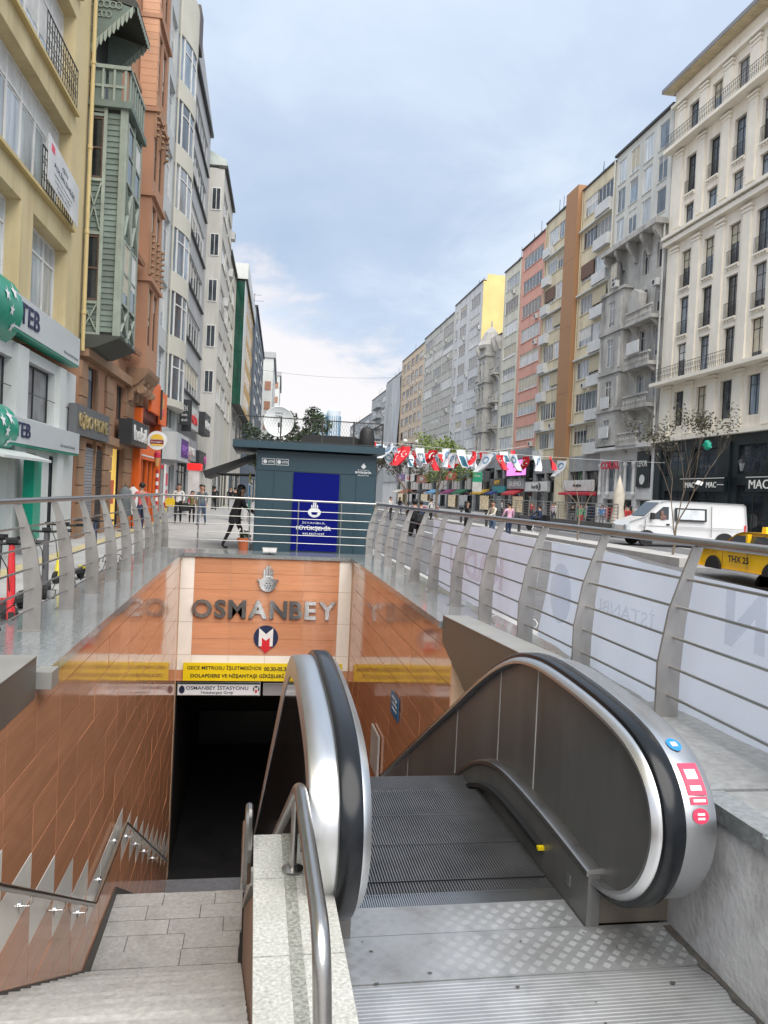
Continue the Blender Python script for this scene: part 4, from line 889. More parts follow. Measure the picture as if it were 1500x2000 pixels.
g = G(); g.box(0,.3,4.55,.3,7.2,6.7); part('casing', g, BLACK, sc); g = G(); g.box(.3,.4,4.75,.32,7.1,6.55); part('display', g, pm('pink_screen', (.85,.22,.75), .3, 0, .25, .35, emit=.5), sc)
g = G(); [g.box(.325,4.6+dx,5.1+dz*.5,.335,4.6+dx+.5,5.1+dz*.5+.4) for dx, dz in ((0,0),(.7,-.3),(.35,.6),(1.0,.3))]; part('display_figure', g, pm('screen_blue', (.08,.05,.6), .3, emit=.4), sc)
sign('R', 'shop_sign', 'dark shop sign with yellow letters and red disc above a teal board', 91.6, .5, 3.55, 4.5, 6., DK, 'APF', flat('amber', (.7,.4,.02), .5), .6, tw=2.4)
sign('R', 'shop_sign', 'teal green board under the yellow lettered sign', 91.2, .6, 2.7, 3.52, 4.8, flat('teal_board', (.01,.22,.25), .5))
sg = thing('green_banner', 'tall green hanging banner with white writing over the far pavement', 'banner', (24.9, 85, 0), PI/2); g = G(); g.box(-.03,-.55,3.7,.03,.55,5.4); part('cloth', g, GRN, sg); g = G(); g.box(-.032,-.55,2.6,.032,.55,3.7); part('lower_cloth', g, WB, sg)
text('MERKEZ', FR_W, sg, (-.04,0,4.9), (0,-1,0), .8, .22, .01); text('EMLAK', FR_W, sg, (-.04,0,4.4), (0,-1,0), .7, .22, .01); g = G(); g.tube([(0,.62,0),(0,.62,5.6)], .04, 6); part('pole', g, IRON, sg)
for k, (y, w, z, m, tx, tm) in enumerate(((98.2,8.4,4.2,DK,'KAFE',FR_W),(108.5,6,5.,flat('blue_board',(.03,.08,.3),.5),'BANKA',FR_W),(116,6,4.6,RED,'MODA',FR_W),(125,9,4.8,DK,'OPTİK',FR_W),(136,9,4.4,flat('rust_board',(.35,.1,.05),.5),'KEBAP',FR_W),(148,9,4.8,WB,'ECZANE',RED),(158,9,5.,flat('violet_board',(.14,.06,.25),.5),'GİYİM',FR_W))):
    sign('R', 'shop_sign', ('dark', 'blue', 'red', 'second dark', 'rust brown', 'far white', 'far violet')[k]+' shop sign reading '+tx.lower()+' in the distant right row', y, .4, z, z+1.4, w, m, tx, tm, .5)
AWC = [('striped_red',(.42,.03,.04)),('navy',(.02,.04,.16)),('mustard',(.5,.32,.04)),('bottle',(.015,.12,.06)),('plum',(.2,.03,.12)),('sky',(.12,.3,.5)),('charcoal',(.03,.03,.035)),('brick',(.38,.1,.05)),('ivory',(.6,.56,.48))]
LITW = pm('warm_lit_shop', (.62,.5,.3), .3, 0, .7, 2.2, emit=.15)
for k, (y, w) in enumerate(((86,4.2),(94,3.),(99.5,4.5),(110,5),(117,5),(127,6),(137,6),(151,7),(161,6))):
    n_, c_ = AWC[k]; aw = thing('shop_awning', n_.replace('_', ' ')+' awning over a shop door in the right row, %s from the brown strip' % ('nearest','second','third','fourth','fifth','sixth','seventh','eighth','ninth')[k], 'awning', (31,y+w,0), PI, 'small awnings of the right row'); g = G(); g.prism([(.1,3.2),(1.5,2.6),(1.5,2.4),(.1,2.95)], 'y', 0, w); part('canopy', g, flat('awning_'+n_, c_, .8), aw)
    g = G(); g.box(.06,.3,.4,.1,w-.3,2.3); part('lit_display', g, LITW if k % 2 == 0 else GL_B, aw)
# ================================================================== left side
OCH = pm('ochre_render', (.60,.50,.29), .75, 0, .08, .7, dirt=((.38,.30,.15), .75, .9, (1,1,.12)), bump=.1, bscale=15)
OCHL = pm('ochre_ledge', (.56,.44,.21), .7, 0, .1, .8)
BW = pm('white_cladding', (.60,.625,.61), .4, 0, .06, .8, dirt=((.42,.43,.40), .3, .8))
TEAL = flat('teal_green', (.0,.27,.17), .3); SGRY = pm('sign_silver', (.52,.55,.56), .35, 0, .04, 1)
h = left('ochre_bank_building', 'ochre yellow building with large white-framed windows above a bank branch', -22); WD = 22.45; Z = lambda s: s+22.
FL = 2.97; ops = []
r0 = [(Z(-3.75),Z(-1.0)),(Z(-8.4),Z(-4.55)),(Z(-13),Z(-9.2))]
r1 = [(Z(-9.4),Z(-1.0)),(Z(-16),Z(-10))]
for a, b in r0: ops.append((a, b, 5.3, 7.5))
for k in range(1, 5):
    for a, b in r1: ops.append((a, b, 8.15+FL*(k-1), 10.48+FL*(k-1)))
shell(h, WD, 21, ops, OCH, 10, .42, 5.3)
for o in ops:
    n = max(2, int(round((o[1]-o[0])/.95))); n0 = n
    window(h, *o, n, (.76,), FR_W, GL_P, .36, .075, split=True)
for o in ops: g = G(); g.box(-.02,o[0]-.1,o[2]-.1,.12,o[1]+.2,o[2]-.02); part('sill', g, OCHL, h)
for z in (8.15,11.12): grille(h, Z(-3.6), Z(-1.05), z, z+.95, .1, 14, curl=True)
g = G(); g.tube([(.12,WD-.12,5.2),(.12,WD-.12,21)], .055, 8); part('drain_pipe', g, OCHL, h, smooth=1)
for z in (6.2,8.4,10.7,13.0,15.2): g = G(); g.lathe([(.058,0),(.07,.01),(.07,.09),(.058,.1)], 8, (.12,WD-.12,z)); part('pipe_collar', g, OCHL, h)
lops = [(Z(-4.15),Z(-2.0),2.95,4.2),(Z(-8.0),Z(-5.0),2.95,4.1),(Z(-2.2),Z(-1.2),.05,2.2),(Z(-4.2),Z(-3.2),.05,2.2),(Z(-9),Z(-6),.05,2.2)]
shell(h, WD-.5, 4.45, lops, BW, 10, .35, 0, .08, 'cladding')
for o in lops: window(h, *o, 2, (), FR_D, GL_D if o[2] < 1 else pm('printed_window_film', (.22,.225,.23), .35, 0, .5, 1.6), .2, .05, name='shop_window', x=.08)
for z in (1.15,2.75,3.5): g = G(); g.box(.081,Z(-9),z,.084,WD-.5,z+.018); part('joint', g, FR_D, h)
for s, w_ in ((-9.3,.55),(-5.0,.7),(-1.9,.5)): g = G(); g.box(.08,Z(s),.0,.2,Z(s)+w_,4.4); part('pier', g, BW, h)
for z0, z1, s0, lb in ((4.61,5.31,-9,'upper'),(2.33,2.86,-9,'lower')):
    sg = thing('bank_sign', lb+' silver bank sign with dark letters and a teal bulging end with white stars', 'sign', lpos(-9, .06), -LA)
    g = G(); g.box(0,3.2,z0,.28,8.2 if lb == 'upper' else 8.5,z1); part('board', g, SGRY, sg)
    g = G(); g.box(.0,3.2,z0-.05,.26,8.2 if lb == 'upper' else 8.5,z0-.002); part('green_edge', g, TEAL, sg)
    q = G(); zc = (z0+z1)/2; hh = (z1-z0)*.92
    for i in range(9):
        pass
    prof = [(0,-hh)]+[(.34*math.sin(PI*i/14)**.6, -hh+2*hh*i/14) for i in range(1, 14)]+[(0,hh)]
    q.prism([(x_, zc+z_) for x_, z_ in prof], 'y', .0, 3.6); bg_ = part('green_bulge', q, TEAL, sg, smooth=50)
    for (yy, f, r) in ((2.7,.62,.17),(3.15,.72,.2),(2.95,.42,.15),(3.2,.2,.13),(2.0,.4,.2)):
        xx = .34*math.sin(PI*f)**.6+.004; zz_ = zc-hh+2*hh*f; dzx = (.34*math.sin(PI*min(.95, f+.05))**.6-.34*math.sin(PI*(f-.05))**.6)/(2*hh*.1); q = G()
        pts = [(r*(1 if i % 2 == 0 else .4)*math.cos(PI/2+i*PI/5)*(.9), r*(1 if i % 2 == 0 else .4)*math.sin(PI/2+i*PI/5)) for i in range(10)]
        vs = [(xx+dzx*b_-.35*0+.012, yy+a_, zz_+b_*.9) for a_, b_ in pts]; q.add([(xx+.015,yy,zz_)]+vs, [(0,1+i,1+(i+1) % 10) for i in range(10)]); part('star', q, WHITE, bg_)
    letters('TEB', NAVY, sg, (.29,4.2 if lb == 'upper' else 4.0,zc+.02), (0,1,0), 1.25 if lb == 'upper' else .95, .42 if lb == 'upper' else .3, .02, .012)
    text('TÜRK EKONOMİ BANKASI', pm('grey_ink', (.2,.22,.23), .5), sg, (.285,7.4,z0+.14), (0,1,0), 1.3, .08, .006)
aw = thing('cash_machine_canopy', 'small white sloped canopy over the bank doorway by the teal post', 'canopy', lpos(-6.6, .1), -LA)
for y in (-.9,.55): g = G(); g.prism([(0,2.12),(0,2.22),(.75,2.02),(.75,1.97)], 'y', y, y+1.35); part('canopy_panel', g, BW, aw)
tp = thing('teal_post', 'teal green post panel beside the bank door', 'post', lpos(-4.9, .35), -LA); g = G(); g.box(0,0,.35,.22,.5,2.0); part('panel', g, TEAL, tp); g = G(); g.box(.05,.1,0,.17,.4,.35); part('foot', g, FR_D, tp)
ub = thing('white_banner', 'white banner with pale red mark and small grey print hung on the ochre building', 'banner', lpos(-3.75, .26), -LA)
g = G(); g.prism([(0,8.28),(2.55,8.05),(2.55,9.05),(0,9.3)], 'x', 0, .015); part('sheet', g, AWN_W, ub); g = G(); g.prism([(.2,9.0),(.45,8.98),(.45,9.14),(.2,9.17)], 'x', .016, .02); part('red_mark', g, PINK, ub)
text('CİTY', NAVY, ub, (.02,1.3,8.93), (0,1,-.09), .5, .12, .004); text('POLİKLİNİĞİ', NAVY, ub, (.02,1.3,8.72), (0,1,-.09), 1.7, .14, .004)
for k in range(3): text(('tedavi ve muayene', 'kulak burun boğaz', 'Telefon 0212')[k], pm('grey_ink', (.2,.22,.23), .5), ub, (.02,1.2,8.52-.12*k), (0,1,-.09), 1.5-.2*k, .07, .003)
# --- timber bay house
OR = pm('burnt_orange_render', (.40,.215,.13), .75, 0, .08, .8, dirt=((.28,.13,.07), .4, .7))
ORC = pm('orange_clapboard', (.54,.30,.18), .7, 0, .1, 1, rand=.08)
BST = pm('brown_stone', (.33,.20,.12), .75, 0, .2, 1.2, dirt=((.15,.1,.07), .5, 1), bump=.3, bscale=10, rand=.14)
GRT = pm('grey_green_timber', (.165,.21,.18), .75, 0, .2, 2, dirt=((.11,.13,.11), .5, 1.6), rand=.18, bump=.2, bscale=20)
GRTL = pm('pale_green_trim', (.29,.33,.28), .7, 0, .18, 2.5, rand=.08, dirt=((.18,.2,.17), .4, 2))
h = left('timber_bay_house', 'stone-fronted house with a projecting grey-green timber bay and carved gable', .5); WD = 6.35
ops = [(.8,1.9,.05,2.75),(2.1,3.1,.05,2.75),(4.3,6.2,.05,2.8),(1.0,2.0,3.75,5.0),(3.2,4.4,3.8,4.9),(4.95,6.1,3.8,5.0)]
shell(h, WD, 19, ops+[(5.0,6.0,6.2,8.6),(5.0,6.0,9.6,12),(5.0,6.0,13,15.4)], OR, 10, .35, 0)
window(h, 5.5, 6.2, .05, 2.8, 1, (), FR_D, GL_D, .15, .06, name='shop_window')
for o in ops[3:]: window(h, *o, 1 if o[1]-o[0] < 1.5 else 2, (), FR_D, GL_B if o is ops[3] else GL_D, .14, .06)
for z in (6.2,9.6,13.): window(h, 5.0, 6.0, z, z+2.4, 2, (.5,), FR_B, GL_D, .2, .07); band(h, 4.8, 6.2, z+2.45, z+2.6, .2, BST, 'lintel'); band(h, 4.8, 6.2, z-.2, z-.06, .2, BST, 'ledge')
ysb = [(.05,.75),(1.95,2.05),(3.15,4.25),(6.2,6.35)]
for a, b in ysb:
    for k in range(10):
        z = k*.5; g = G(); g.box(.002,a,z+.012,.07+.01*((k*7) % 3),b,z+.488); part('stone', g, BST, h)
for z0, z1, o in ((2.85,3.1,.2),(5.1,5.4,.25)): band(h, .0, WD, z0, z1, o, BST)
g = G(); [g.box(.0,2.1,.1+.09*i,.02+.01*(i % 2),3.1,.18+.09*i) for i in range(28)]; part('roller_shutter', g, pm('dark_shutter', (.035,.03,.03), .5), h); h.children[-1].location = (-.1,0,0)
g = G(); [g.box(.0,.8,.1+.09*i,.02+.01*(i % 2),1.9,.18+.09*i) for i in range(28)]; part('roller_shutter', g, pm('grey_shutter', (.33,.35,.38), .45, .3), h, label='pale grey roller shutter'); h.children[-1].location = (-.1,0,0)
g = G(); g.box(-.06,4.32,.1,-.04,5.5,2.78); part('lit_window_film', g, pm('warm_window', (.85,.55,.10), .4, emit=.25), h)
g = G(); g.box(-.039,4.45,.9,-.03,5.2,1.7); part('poster', g, flat('poster_red', (.7,.12,.05), .4), h)
# the bay: side face towards the camera, corner strip and street face
bx, b0, b1, zb, zt = .95, .05, 2.2, 5.7, 11.95
bay = G(); bay.box(0,b0+.05,zb,bx-.03,b1-.05,zt); by = part('bay_core', bay, FR_D, h)
def planks(x0, y0, x1, y1, z0, z1, nrm, hgt=.155, holes=()):
    n = int((z1-z0)/hgt); k = (round(math.hypot(x1-x0, y1-y0), 3), hgt)
    for i in range(n):
        z = z0+i*(z1-z0)/n
        g = G(); dz = (z1-z0)/n; nx, ny = nrm; t = .035
        vs = [(x0,y0,z+.004),(x1,y1,z+.004),(x1,y1,z+dz),(x0,y0,z+dz),(x0+nx*t,y0+ny*t,z+.004),(x1+nx*t,y1+ny*t,z+.004),(x1+nx*.01,y1+ny*.01,z+dz),(x0+nx*.01,y0+ny*.01,z+dz)]
        g.add(vs, [(4,5,6,7),(0,1,5,4),(2,3,7,6),(0,4,7,3),(1,2,6,5)]); part('plank', g, GRT, h)
yf = b0
wz = [(5.85,0),(6.45,8.0),(9.3,0)]
planks(.48, yf+.05, bx-.03, yf+.05, zb+.1, zt-.1, (0,-1))
for a, b in ((zb+.1,6.6),(8.5,10.0),(11.72,zt-.1)): planks(.06, yf+.05, .42, yf+.05, a, b, (0,-1))
for z0, z1 in ((6.66,8.45),(10.04,11.7)):
    g = G(); g.box(.03,yf-.0,z0,.41,yf+.04,z0+.05); g.box(.03,yf,z1-.05,.41,yf+.04,z1); g.box(.03,yf,z0+.05,.07,yf+.04,z1-.05); g.box(.36,yf,z0+.05,.41,yf+.04,z1-.05); g.box(.07,yf+.005,(z0+z1)/2-.025,.36,yf+.035,(z0+z1)/2+.025); w_ = part('window', g, FR_B, h)
    g = G(); g.quad((.07,yf+.03,z0+.05),(.36,yf+.03,z0+.05),(.36,yf+.03,z1-.05),(.07,yf+.03,z1-.05)); part('pane', g, GL_D, w_)
for a, b, z in ((-.02,.03,None),(.41,.5,None),(bx-.1,bx+.03,None)): g = G(); g.box(a,yf-.05,zb,b,yf+.04,zt); part('post', g, GRTL, h)
for z in (zb,6.56,8.47,9.94,11.72,zt-.1): g = G(); g.box(.03,yf-.03,z,.41,yf+.038,z+.08); part('rail', g, GRTL, h)
def cross(ax, p0, p1, z0, z1, fix):
    for s in (0, 1):
        a, b = (z0, z1) if s else (z1, z0)
        A = (p0, fix, a) if ax == 'x' else (fix, p0, a); B = (p1, fix, b) if ax == 'x' else (fix, p1, b)
        g = G(); g.beam(A, B, .03+.006*s, .09, up=(0,1,0) if ax == 'x' else (1,0,0)); part('brace', g, GRTL, h)
cross('x', .05, .4, zb+.12, 6.55, yf-.005); cross('x', .05, .4, 8.6, 9.9, yf-.005)
planks(bx, b0+.05, bx, b1, zb+.1, zt-.1, (1,0), .17)
for k, yy in enumerate((b0+.15, b0+1.2)):
    for z0, z1 in ((6.66,8.45),(10.04,11.7)): window(h, yy, yy+.8, z0, z1, 1, (.5,), GRTL, GL_D, -.05, .07, x=bx)
    for a, b in ((zb+.15,6.55),(8.55,9.95)): cross('y', yy, yy+.8, a, b, bx+.06)
for yy in (b0-.03, b0+1.0, b1-.12): g = G(); g.box(bx-.0,yy,zb,bx+.09,yy+.13,zt); part('post', g, GRTL, h)
g = G(); g.prism([(0,zb-.38),(.4,zb-.36),(bx,zb-.1),(bx+.12,zb-.05),(bx+.12,zb),(0,zb)], 'y', b0-.08, b1+.05); part('bay_base', g, pm('dark_timber', (.06,.065,.055), .8), h)
g = G(); g.box(0,b0-.15,zt,bx+.2,b1+.1,zt+.18); part('balcony_floor', g, GRT, h)
# balcony with carved panels under a gabled roof
g = G(); 
for k in range(4): a = .03+k*.3; g.box(a,b0-.1,zt+.18,a+.06,b0-.04,zt+1.05)
g.box(0,b0-.12,zt+1.05,bx+.15,b0-.02,zt+1.15); g.box(0,b0-.09,zt+.55,bx,b0-.05,zt+.62); g.box(bx+.05,b0-.1,zt+1.05,bx+.15,b1,zt+1.15)
for k in range(7): a = b0+.05+k*.33; g.box(bx+.07,a,zt+.18,bx+.13,a+.06,zt+1.05)
part('balcony_rail', g, GRTL, h)
g = G(); g.box(.06,b0-.055,zt+.2,.42,b0-.045,zt+1.0); g.box(.5,b0-.055,zt+.2,.85,b0-.05,zt+1.0); g.box(bx+.09,b0,zt+.2,bx+.1,b1-.1,zt+1.0); part('fretwork_panel', g, GRT, h)
g = G(); g.box(.001,b0,zt+.2,.02,b1,14.9); part('recess_shade', g, FR_D, h)  # near-black sheet on the wall, painting the shaded depth behind the balcony
for yy in (b0-.1, 1.8): g = G(); g.prism([(0,13.45),(1.12,14.62),(1.12,14.7),(0,14.97)], 'y', yy, yy+.06); part('gable_board', g, GRT, h)
g = G(); g.prism([(0,15.0),(1.18,14.72),(1.2,14.86),(0,16.2)], 'y', b0-.12, 1.95); part('roof', g, pm('dark_timber', (.06,.065,.055), .8), h)
q = G(); rr_ = random.Random(5)
for yy in (b0-.13, 1.77):
    for i in range(10): a = .0+i*.11; zb_ = 13.5+1.05*a; q.prism([(a,zb_+.1),(a+.1,zb_+.22),(a+.085,zb_-.02),(a+.05,zb_-.14),(a+.015,zb_-.1)], 'y', yy, yy+.015)
for i in range(10): a = b0-.1+i*.195; q.prism([(a,14.76),(a+.17,14.76),(a+.15,14.64),(a+.085,14.57),(a+.02,14.64)], 'x', 1.19, 1.205)
part('fretwork_edge', q, GRTL, h, kind='stuff')
q = G()
for i in range(5):
    a = .08+.2*i; q.tube([(a*.8+.09*math.cos(t*PI/4), b0-.12, 14.72-.0*i+.09*math.sin(t*PI/4)) for t in range(9)], .018, 5)
    if i < 4: q.tube([(a*.6+.03+.08*math.cos(t*PI/4), b0-.12, 14.45+.08*math.sin(t*PI/4)-.4*(i == 0)) for t in range(9)], .015, 5)
part('carved_rosettes', q, GRTL, h, kind='stuff')
for z in (9.6, 6.4): g = G(); g.prism([(0,z),(.5,z-.25),(.55,z-.12),(0,z+.2)], 'y', 4.75, 6.25); part('small_canopy', g, OR, h)
# --- orange bay house and burger shop
h = left('orange_bay_house', 'orange rendered house with a tall projecting bay above a burger shop', 6.9); WD = 6.4
shell(h, WD, 24.5, [], OR, 10, .4, 0)
for k in range(10): g = G(); g.box(.002,.02,k*.5+.012,.07+.01*((k*7) % 3),1.3,k*.5+.488); part('stone', g, BST, h)
X_ = .62; zz0 = 5.75
bo = [(.35,1.1,z,z+2.1) for z in (6.7,9.7,12.7,15.9,19.0)]+[(1.4,2.15,z,z+2.1) for z in (6.7,9.7,12.7,15.9,19.0)]
shell(h, 2.45, 24.2, bo, OR, X_, .2, zz0, X_, 'bay_wall', .1)
for o in bo: window(h, *o, 2, (.5,), FR_B, GL_D, .12, .08, x=X_)
for z in (15.2,): 
    for k in range(34): g = G(); g.box(X_+.002,.06,z+k*.26,X_+.04-.01*(k % 2),.33,z+k*.26+.25); part('clapboard', g, ORC, h)
    for k in range(34): g = G(); g.box(.05,.055,z+k*.26,X_+.0,.098,z+k*.26+.25); part('clapboard', g, ORC, h)
for z in (8.95,12.0,15.0,18.3): band(h, .02, 2.55, z, z+.16, X_+.12, OR, 'cornice')
for y0 in (.08,1.15,2.22):
    for z in (9.3,14.2):
        g = G(); [g.lathe([(.02,-.06),(.1,-.03),(.1,.03),(.02,.06)], 8, (X_+.09,y0+.1,z+.22*i)) for i in range(5 if z > 10 else 7)]; g.box(X_,y0,z-.1,X_+.07,y0+.2,z+1.4); part('carved_drop', g, BST, h)
g = G(); g.prism([(0,5.1),(.35,5.2),(.6,5.45),(X_+.12,5.65),(X_+.15,5.8),(0,5.8)], 'y', .0, 2.6); part('bay_base', g, BST, h)
for y in (.3,1.25,2.2): g = G(); g.prism([(0,4.6),(.2,4.65),(.25,4.95),(.5,5.1),(.6,5.4),(0,5.4)], 'y', y-.18, y+.18); g.tube([(.5,y-.2,5.05),(.5,y+.2,5.05)], .16, 8); part('bracket', g, BST, h)
ORB = flat('bright_orange', (.80,.14,.015), .45)
for y in (1.35,6.0): g = G(); g.box(0.002,y,0,.34,y+.35,4.5); part('pier', g, ORB, h)
g = G(); g.box(.003,1.72,4.2,.33,5.98,4.55); part('top_beam', g, pm('maroon_beam', (.16,.03,.02), .5), h)
g = G(); g.box(.06,1.72,3.32,.1,5.98,4.19); g.box(.06,1.72,.0,.1,5.98,2.58); part('shop_glass', g, GL_D, h)
g = G(); [g.box(.1,y,.0,.2,y+.12,2.58) for y in (2.7,3.9,5.0)]; part('door_post', g, ORB, h)
g = G(); g.box(.021,1.72,2.6,.3,5.98,3.3); part('fascia', g, ORB, h); g = G(); g.box(.301,1.75,2.72,.32,5.9,2.78); g.box(.301,1.75,3.18,.32,5.9,3.24); part('fascia_trim', g, FR_W, h)
sg = thing('orange_fabric_sign', 'bright orange upright shop panel under the orange bay', 'sign', lpos(9.3, .4), -LA); g = G(); g.box(0,0,4.5,.12,2.1,5.75); part('panel', g, ORB, sg); g = G(); g.box(.12,2.1,4.35,.2,2.2,5.6); part('pole', g, FR_D, sg)
sg = thing('burger_poster', 'orange poster panel with a burger picture beside the purple sign', 'sign', lpos(11.7, .4), -LA); g = G(); g.box(0,0,4.2,.1,1.7,5.6); part('panel', g, ORB, sg); g = G(); g.prism([(.4+.38*math.cos(i*PI/8),5.1+.25*math.sin(i*PI/8)) for i in range(16)], 'x', .1, .12); part('bun', g, flat('bun_tan', (.62,.35,.12), .6), sg); g = G(); g.box(.1,.05,4.6,.118,.75,4.85); part('filling', g, PINK, sg)
sg = thing('round_burger_sign', 'round white hanging sign with a yellow bun and dark red lettering', 'sign', lpos(8.3, .95, 3.3), PI/2-LA+PI)
g = G(); n = 24; g.prism([(.36*math.cos(2*PI*i/n),.36*math.sin(2*PI*i/n)) for i in range(n)], 'x', -.06, .06); part('disc', g, WHITE, sg)
g = G(); g.prism([(.24*math.cos(PI*i/10),.04+.2*math.sin(PI*i/10)) for i in range(11)], 'x', .061, .075); part('bun', g, flat('bun_yellow', (.78,.48,.05), .5), sg)
g = G(); g.box(.061,-.25,-.13,.07,.25,.02); part('filling', g, flat('dark_red', (.22,.02,.03), .5), sg); g = G(); g.prism([(-.24,-.14),(.24,-.14),(.2,-.2),(-.2,-.2)], 'x', .061, .075); part('lower_bun', g, MATS['bun_yellow'], sg)
text('burger', WHITE, sg, (.073,0,-.06), (0,1,0), .4, .08, .004); g = G(); g.tube([(0,-.36,.1),(0,-.9,.1)], .02, 6); part('arm', g, FR_D, sg)
sg = thing('ice_cream_sign', 'small cone shaped sign hanging under the round burger sign', 'sign', lpos(8.75, .9, 2.3), 0); g = G(); g.lathe([(.0,0),(.06,.05),(.11,.35),(0,.36)], 10); part('cone', g, MATS['bun_tan'], sg); g = G(); g.ball((0,0,.45),(.13,.13,.17)); part('scoop', g, PINK, sg, smooth=60)
pb = thing('striped_pole', 'red and white striped pole in front of the burger shop', 'pole', lpos(10.2, .7), 0)
for k in range(14): g = G(); g.lathe([(.06,k*.16),(.06,k*.16+.158)], 10); part('stripe', g, flat('stripe_red', (.45,.03,.04), .5) if k % 2 else WHITE, pb)
sign('L', 'gold_letter_sign', 'slate grey shop board with tall gold letters above shuttered doors', -.8, .12, 2.85, 3.65, 3.85, pm('slate_board', (.12,.125,.13), .6, 0, .1, 2), 'BİBO HOME', pm('gold_letter', (.55,.43,.2), .35, .5), .45, each=True, tw=3.3, bold=.01)
sign('L', 'black_white_sign', 'black shop box with white lettering above the yellow lit window', 5.2, .15, 2.95, 3.82, 3.0, DK, 'hebil', FR_W, .6, d=.45, tw=2.4, bold=.03)
# --- pale houses further along
GY3 = pm('pale_grey_render', (.50,.52,.52), .75, 0, .08, .6, dirt=((.34,.35,.35), .7, .8, (1,1,.12))); CR3 = pm('pale_cream_bay', (.56,.545,.47), .75, 0, .08, .6)
h = left('curved_bay_house', 'pale house with grey flat strip and a cream curved bay full of windows', 13.35); WD = 7.2
ops = [(.4,2.1,5.8+3*k,7.9+3*k) for k in range(6)]
shell(h, WD, 25.2, ops+[(2.2,6.8,.1,2.7),(2.6,6.4,4.5,5.6)], GY3, 10, .25, 0)
for o in ops: window(h, *o, 2, (.75,), FR_W, random.choice((GL_P, GL_B, GL_B)), .18, .06)
window(h, 2.2, 6.8, .1, 2.7, 4, (), FR_W, GL_B, .2, .07, name='shop_window'); window(h, 2.6, 6.4, 4.5, 5.6, 3, (), FR_W, GL_D, .2, .07)
for k in range(6):
    z = 5.8+3*k; n = 10; arc = [(.05+.75*math.sin(PI*(.12+.76*i/n))-.2, 2.5+4.4*i/n) for i in range(n+1)]
    q = G()
    q.prism([(0,2.5)]+arc+[(0,6.9)], 'z', z-.9 if k else z-.35, z); part('bay_spandrel', q, CR3, h)
    q = G(); q.prism([(0,2.6)]+[(a-.06, b) for a, b in arc[1:-1]]+[(0,6.8)], 'z', z, z+2.1); w_ = part('window', q, random.choice((GL_P, GL_B)), h)
    q = G(); [q.box(a-.1,b-.05,z,a-.02,b+.05,z+2.1) for a, b in arc[1:-1:2]]; [q.beam((arc[i][0]-.055,arc[i][1],z+1.55),(arc[i+1][0]-.055,arc[i+1][1],z+1.55),.05,.06) for i in range(1, n-1)]; part('frame', q, FR_W, w_)
q = G(); q.prism([(0,2.5)]+arc+[(0,6.9)], 'z', 22.9, 25.4); part('bay_top', q, CR3, h)
g = G(); g.tube([(.12,2.3,5),(.12,2.3,25)], .05, 6); g.tube([(.12,7.1,5),(.12,7.1,25)], .05, 6); part('drain_pipe', g, CR3, h)
sg = thing('purple_sign', 'pale box sign with purple lettered panels beyond the burger shop', 'sign', lpos(15.2, .1), -LA); g = G(); g.box(0,0,2.85,.65,4.6,4.15); part('board', g, GY3, sg)
g = G(); g.box(.65,1.6,3.05,.67,4.4,3.95); p = part('panel', g, flat('purple', (.10,.02,.2), .5), sg); text('PENTİ', flat('violet', (.3,.12,.5), .5), sg, (.69,3.0,3.5), (0,1,0), 2.3, .6, .02, .03)
def lblock(name, label, s0, s1, H, wallm, nfl, zb, wins, off=0., fr=None, gls=None, wh=1.7, nv=4, shopm=None, roofm=None, d=.16):
    h = left(name, label, s0, off); WD = s1-s0; fh = (H-.9-zb)/nfl; ops = []
    for k in range(nfl):
        for a, b in wins: z = zb+fh*k+fh*.33; ops.append((WD*a, WD*b, z, min(z+wh, zb+fh*(k+1)-.3)))
    sp = [(.3, WD*.48, .1, min(3, zb-1.2)), (WD*.52, WD-.3, .1, min(3, zb-1.2))]
    shell(h, WD, H, ops+sp, wallm, 10, d, 0.)
    for o in ops: window(h, *o, nv if o[1]-o[0] > 1.6 else 2, (), fr or FR_W, random.choice(gls or (GL_P, GL_B, GL_D)), d-.04, .07, wallm)
    for o in sp: window(h, *o, 3, (.8,), FR_D, GL_D, d-.04, .08, name='shop_window')
    g = G(); g.box(-.4,-.05,H,.2,WD+.05,H+.2); part('roof_edge', g, roofm or FR_D, h); return h, WD, fh
GY4 = pm('mid_grey_render', (.42,.43,.44), .75, 0, .08, .5, dirt=((.28,.29,.3), .7, .8, (1,1,.12))); W4 = pm('warm_white_render', (.54,.53,.49), .75, 0, .08, .5, dirt=((.36,.35,.32), .7, .8, (1,1,.12)))
h, WD, fh = lblock('dark_roofed_grey_block', 'tall grey block with dark brown cladding at the roof and rows of dark windows', 20.6, 31.1, 24.9, GY4, 6, 6.2, [(.1,.86)], nv=6, gls=(GL_D, GL_B, GL_D))
g = G(); g.box(-8,-.02,25.12,.35,1.3,27.2); part('roof_cladding', g, pm('dark_brown_cladding', (.08,.06,.055), .6), h); g = G(); g.prism([(1.32,25.12),(1.32,27.1),(WD,25.3),(WD,25.12)], 'x', -8, .15); part('roof_storey', g, GY4, h)
for k in range(6): band(h, WD*.05, WD*.9, 6.2+fh*k+fh*.33-.2, 6.2+fh*k+fh*.33-.1, .14, FR_D, 'ledge')
h, WD, fh = lblock('pale_stepped_block', 'pale block standing forward with a sloped greenish roof and many small windows', 31.2, 39.4, 23.0, W4, 5, 6.4, [(.05,.46),(.54,.95)], 1.0, nv=4, gls=(GL_D, GL_P, GL_B))
g = G(); g.prism([(.1,23.22),(.1,23.6),(-2,24.6),(-8,24.6),(-8,23.22)], 'y', 0.0, 8.2); part('sloped_roof', g, pm('pale_green_roof', (.5,.55,.52), .6), h)
for s, z in ((3,14.5),(6,17.4),(6.4,20.3)): ac_unit(s, z, .1, h)
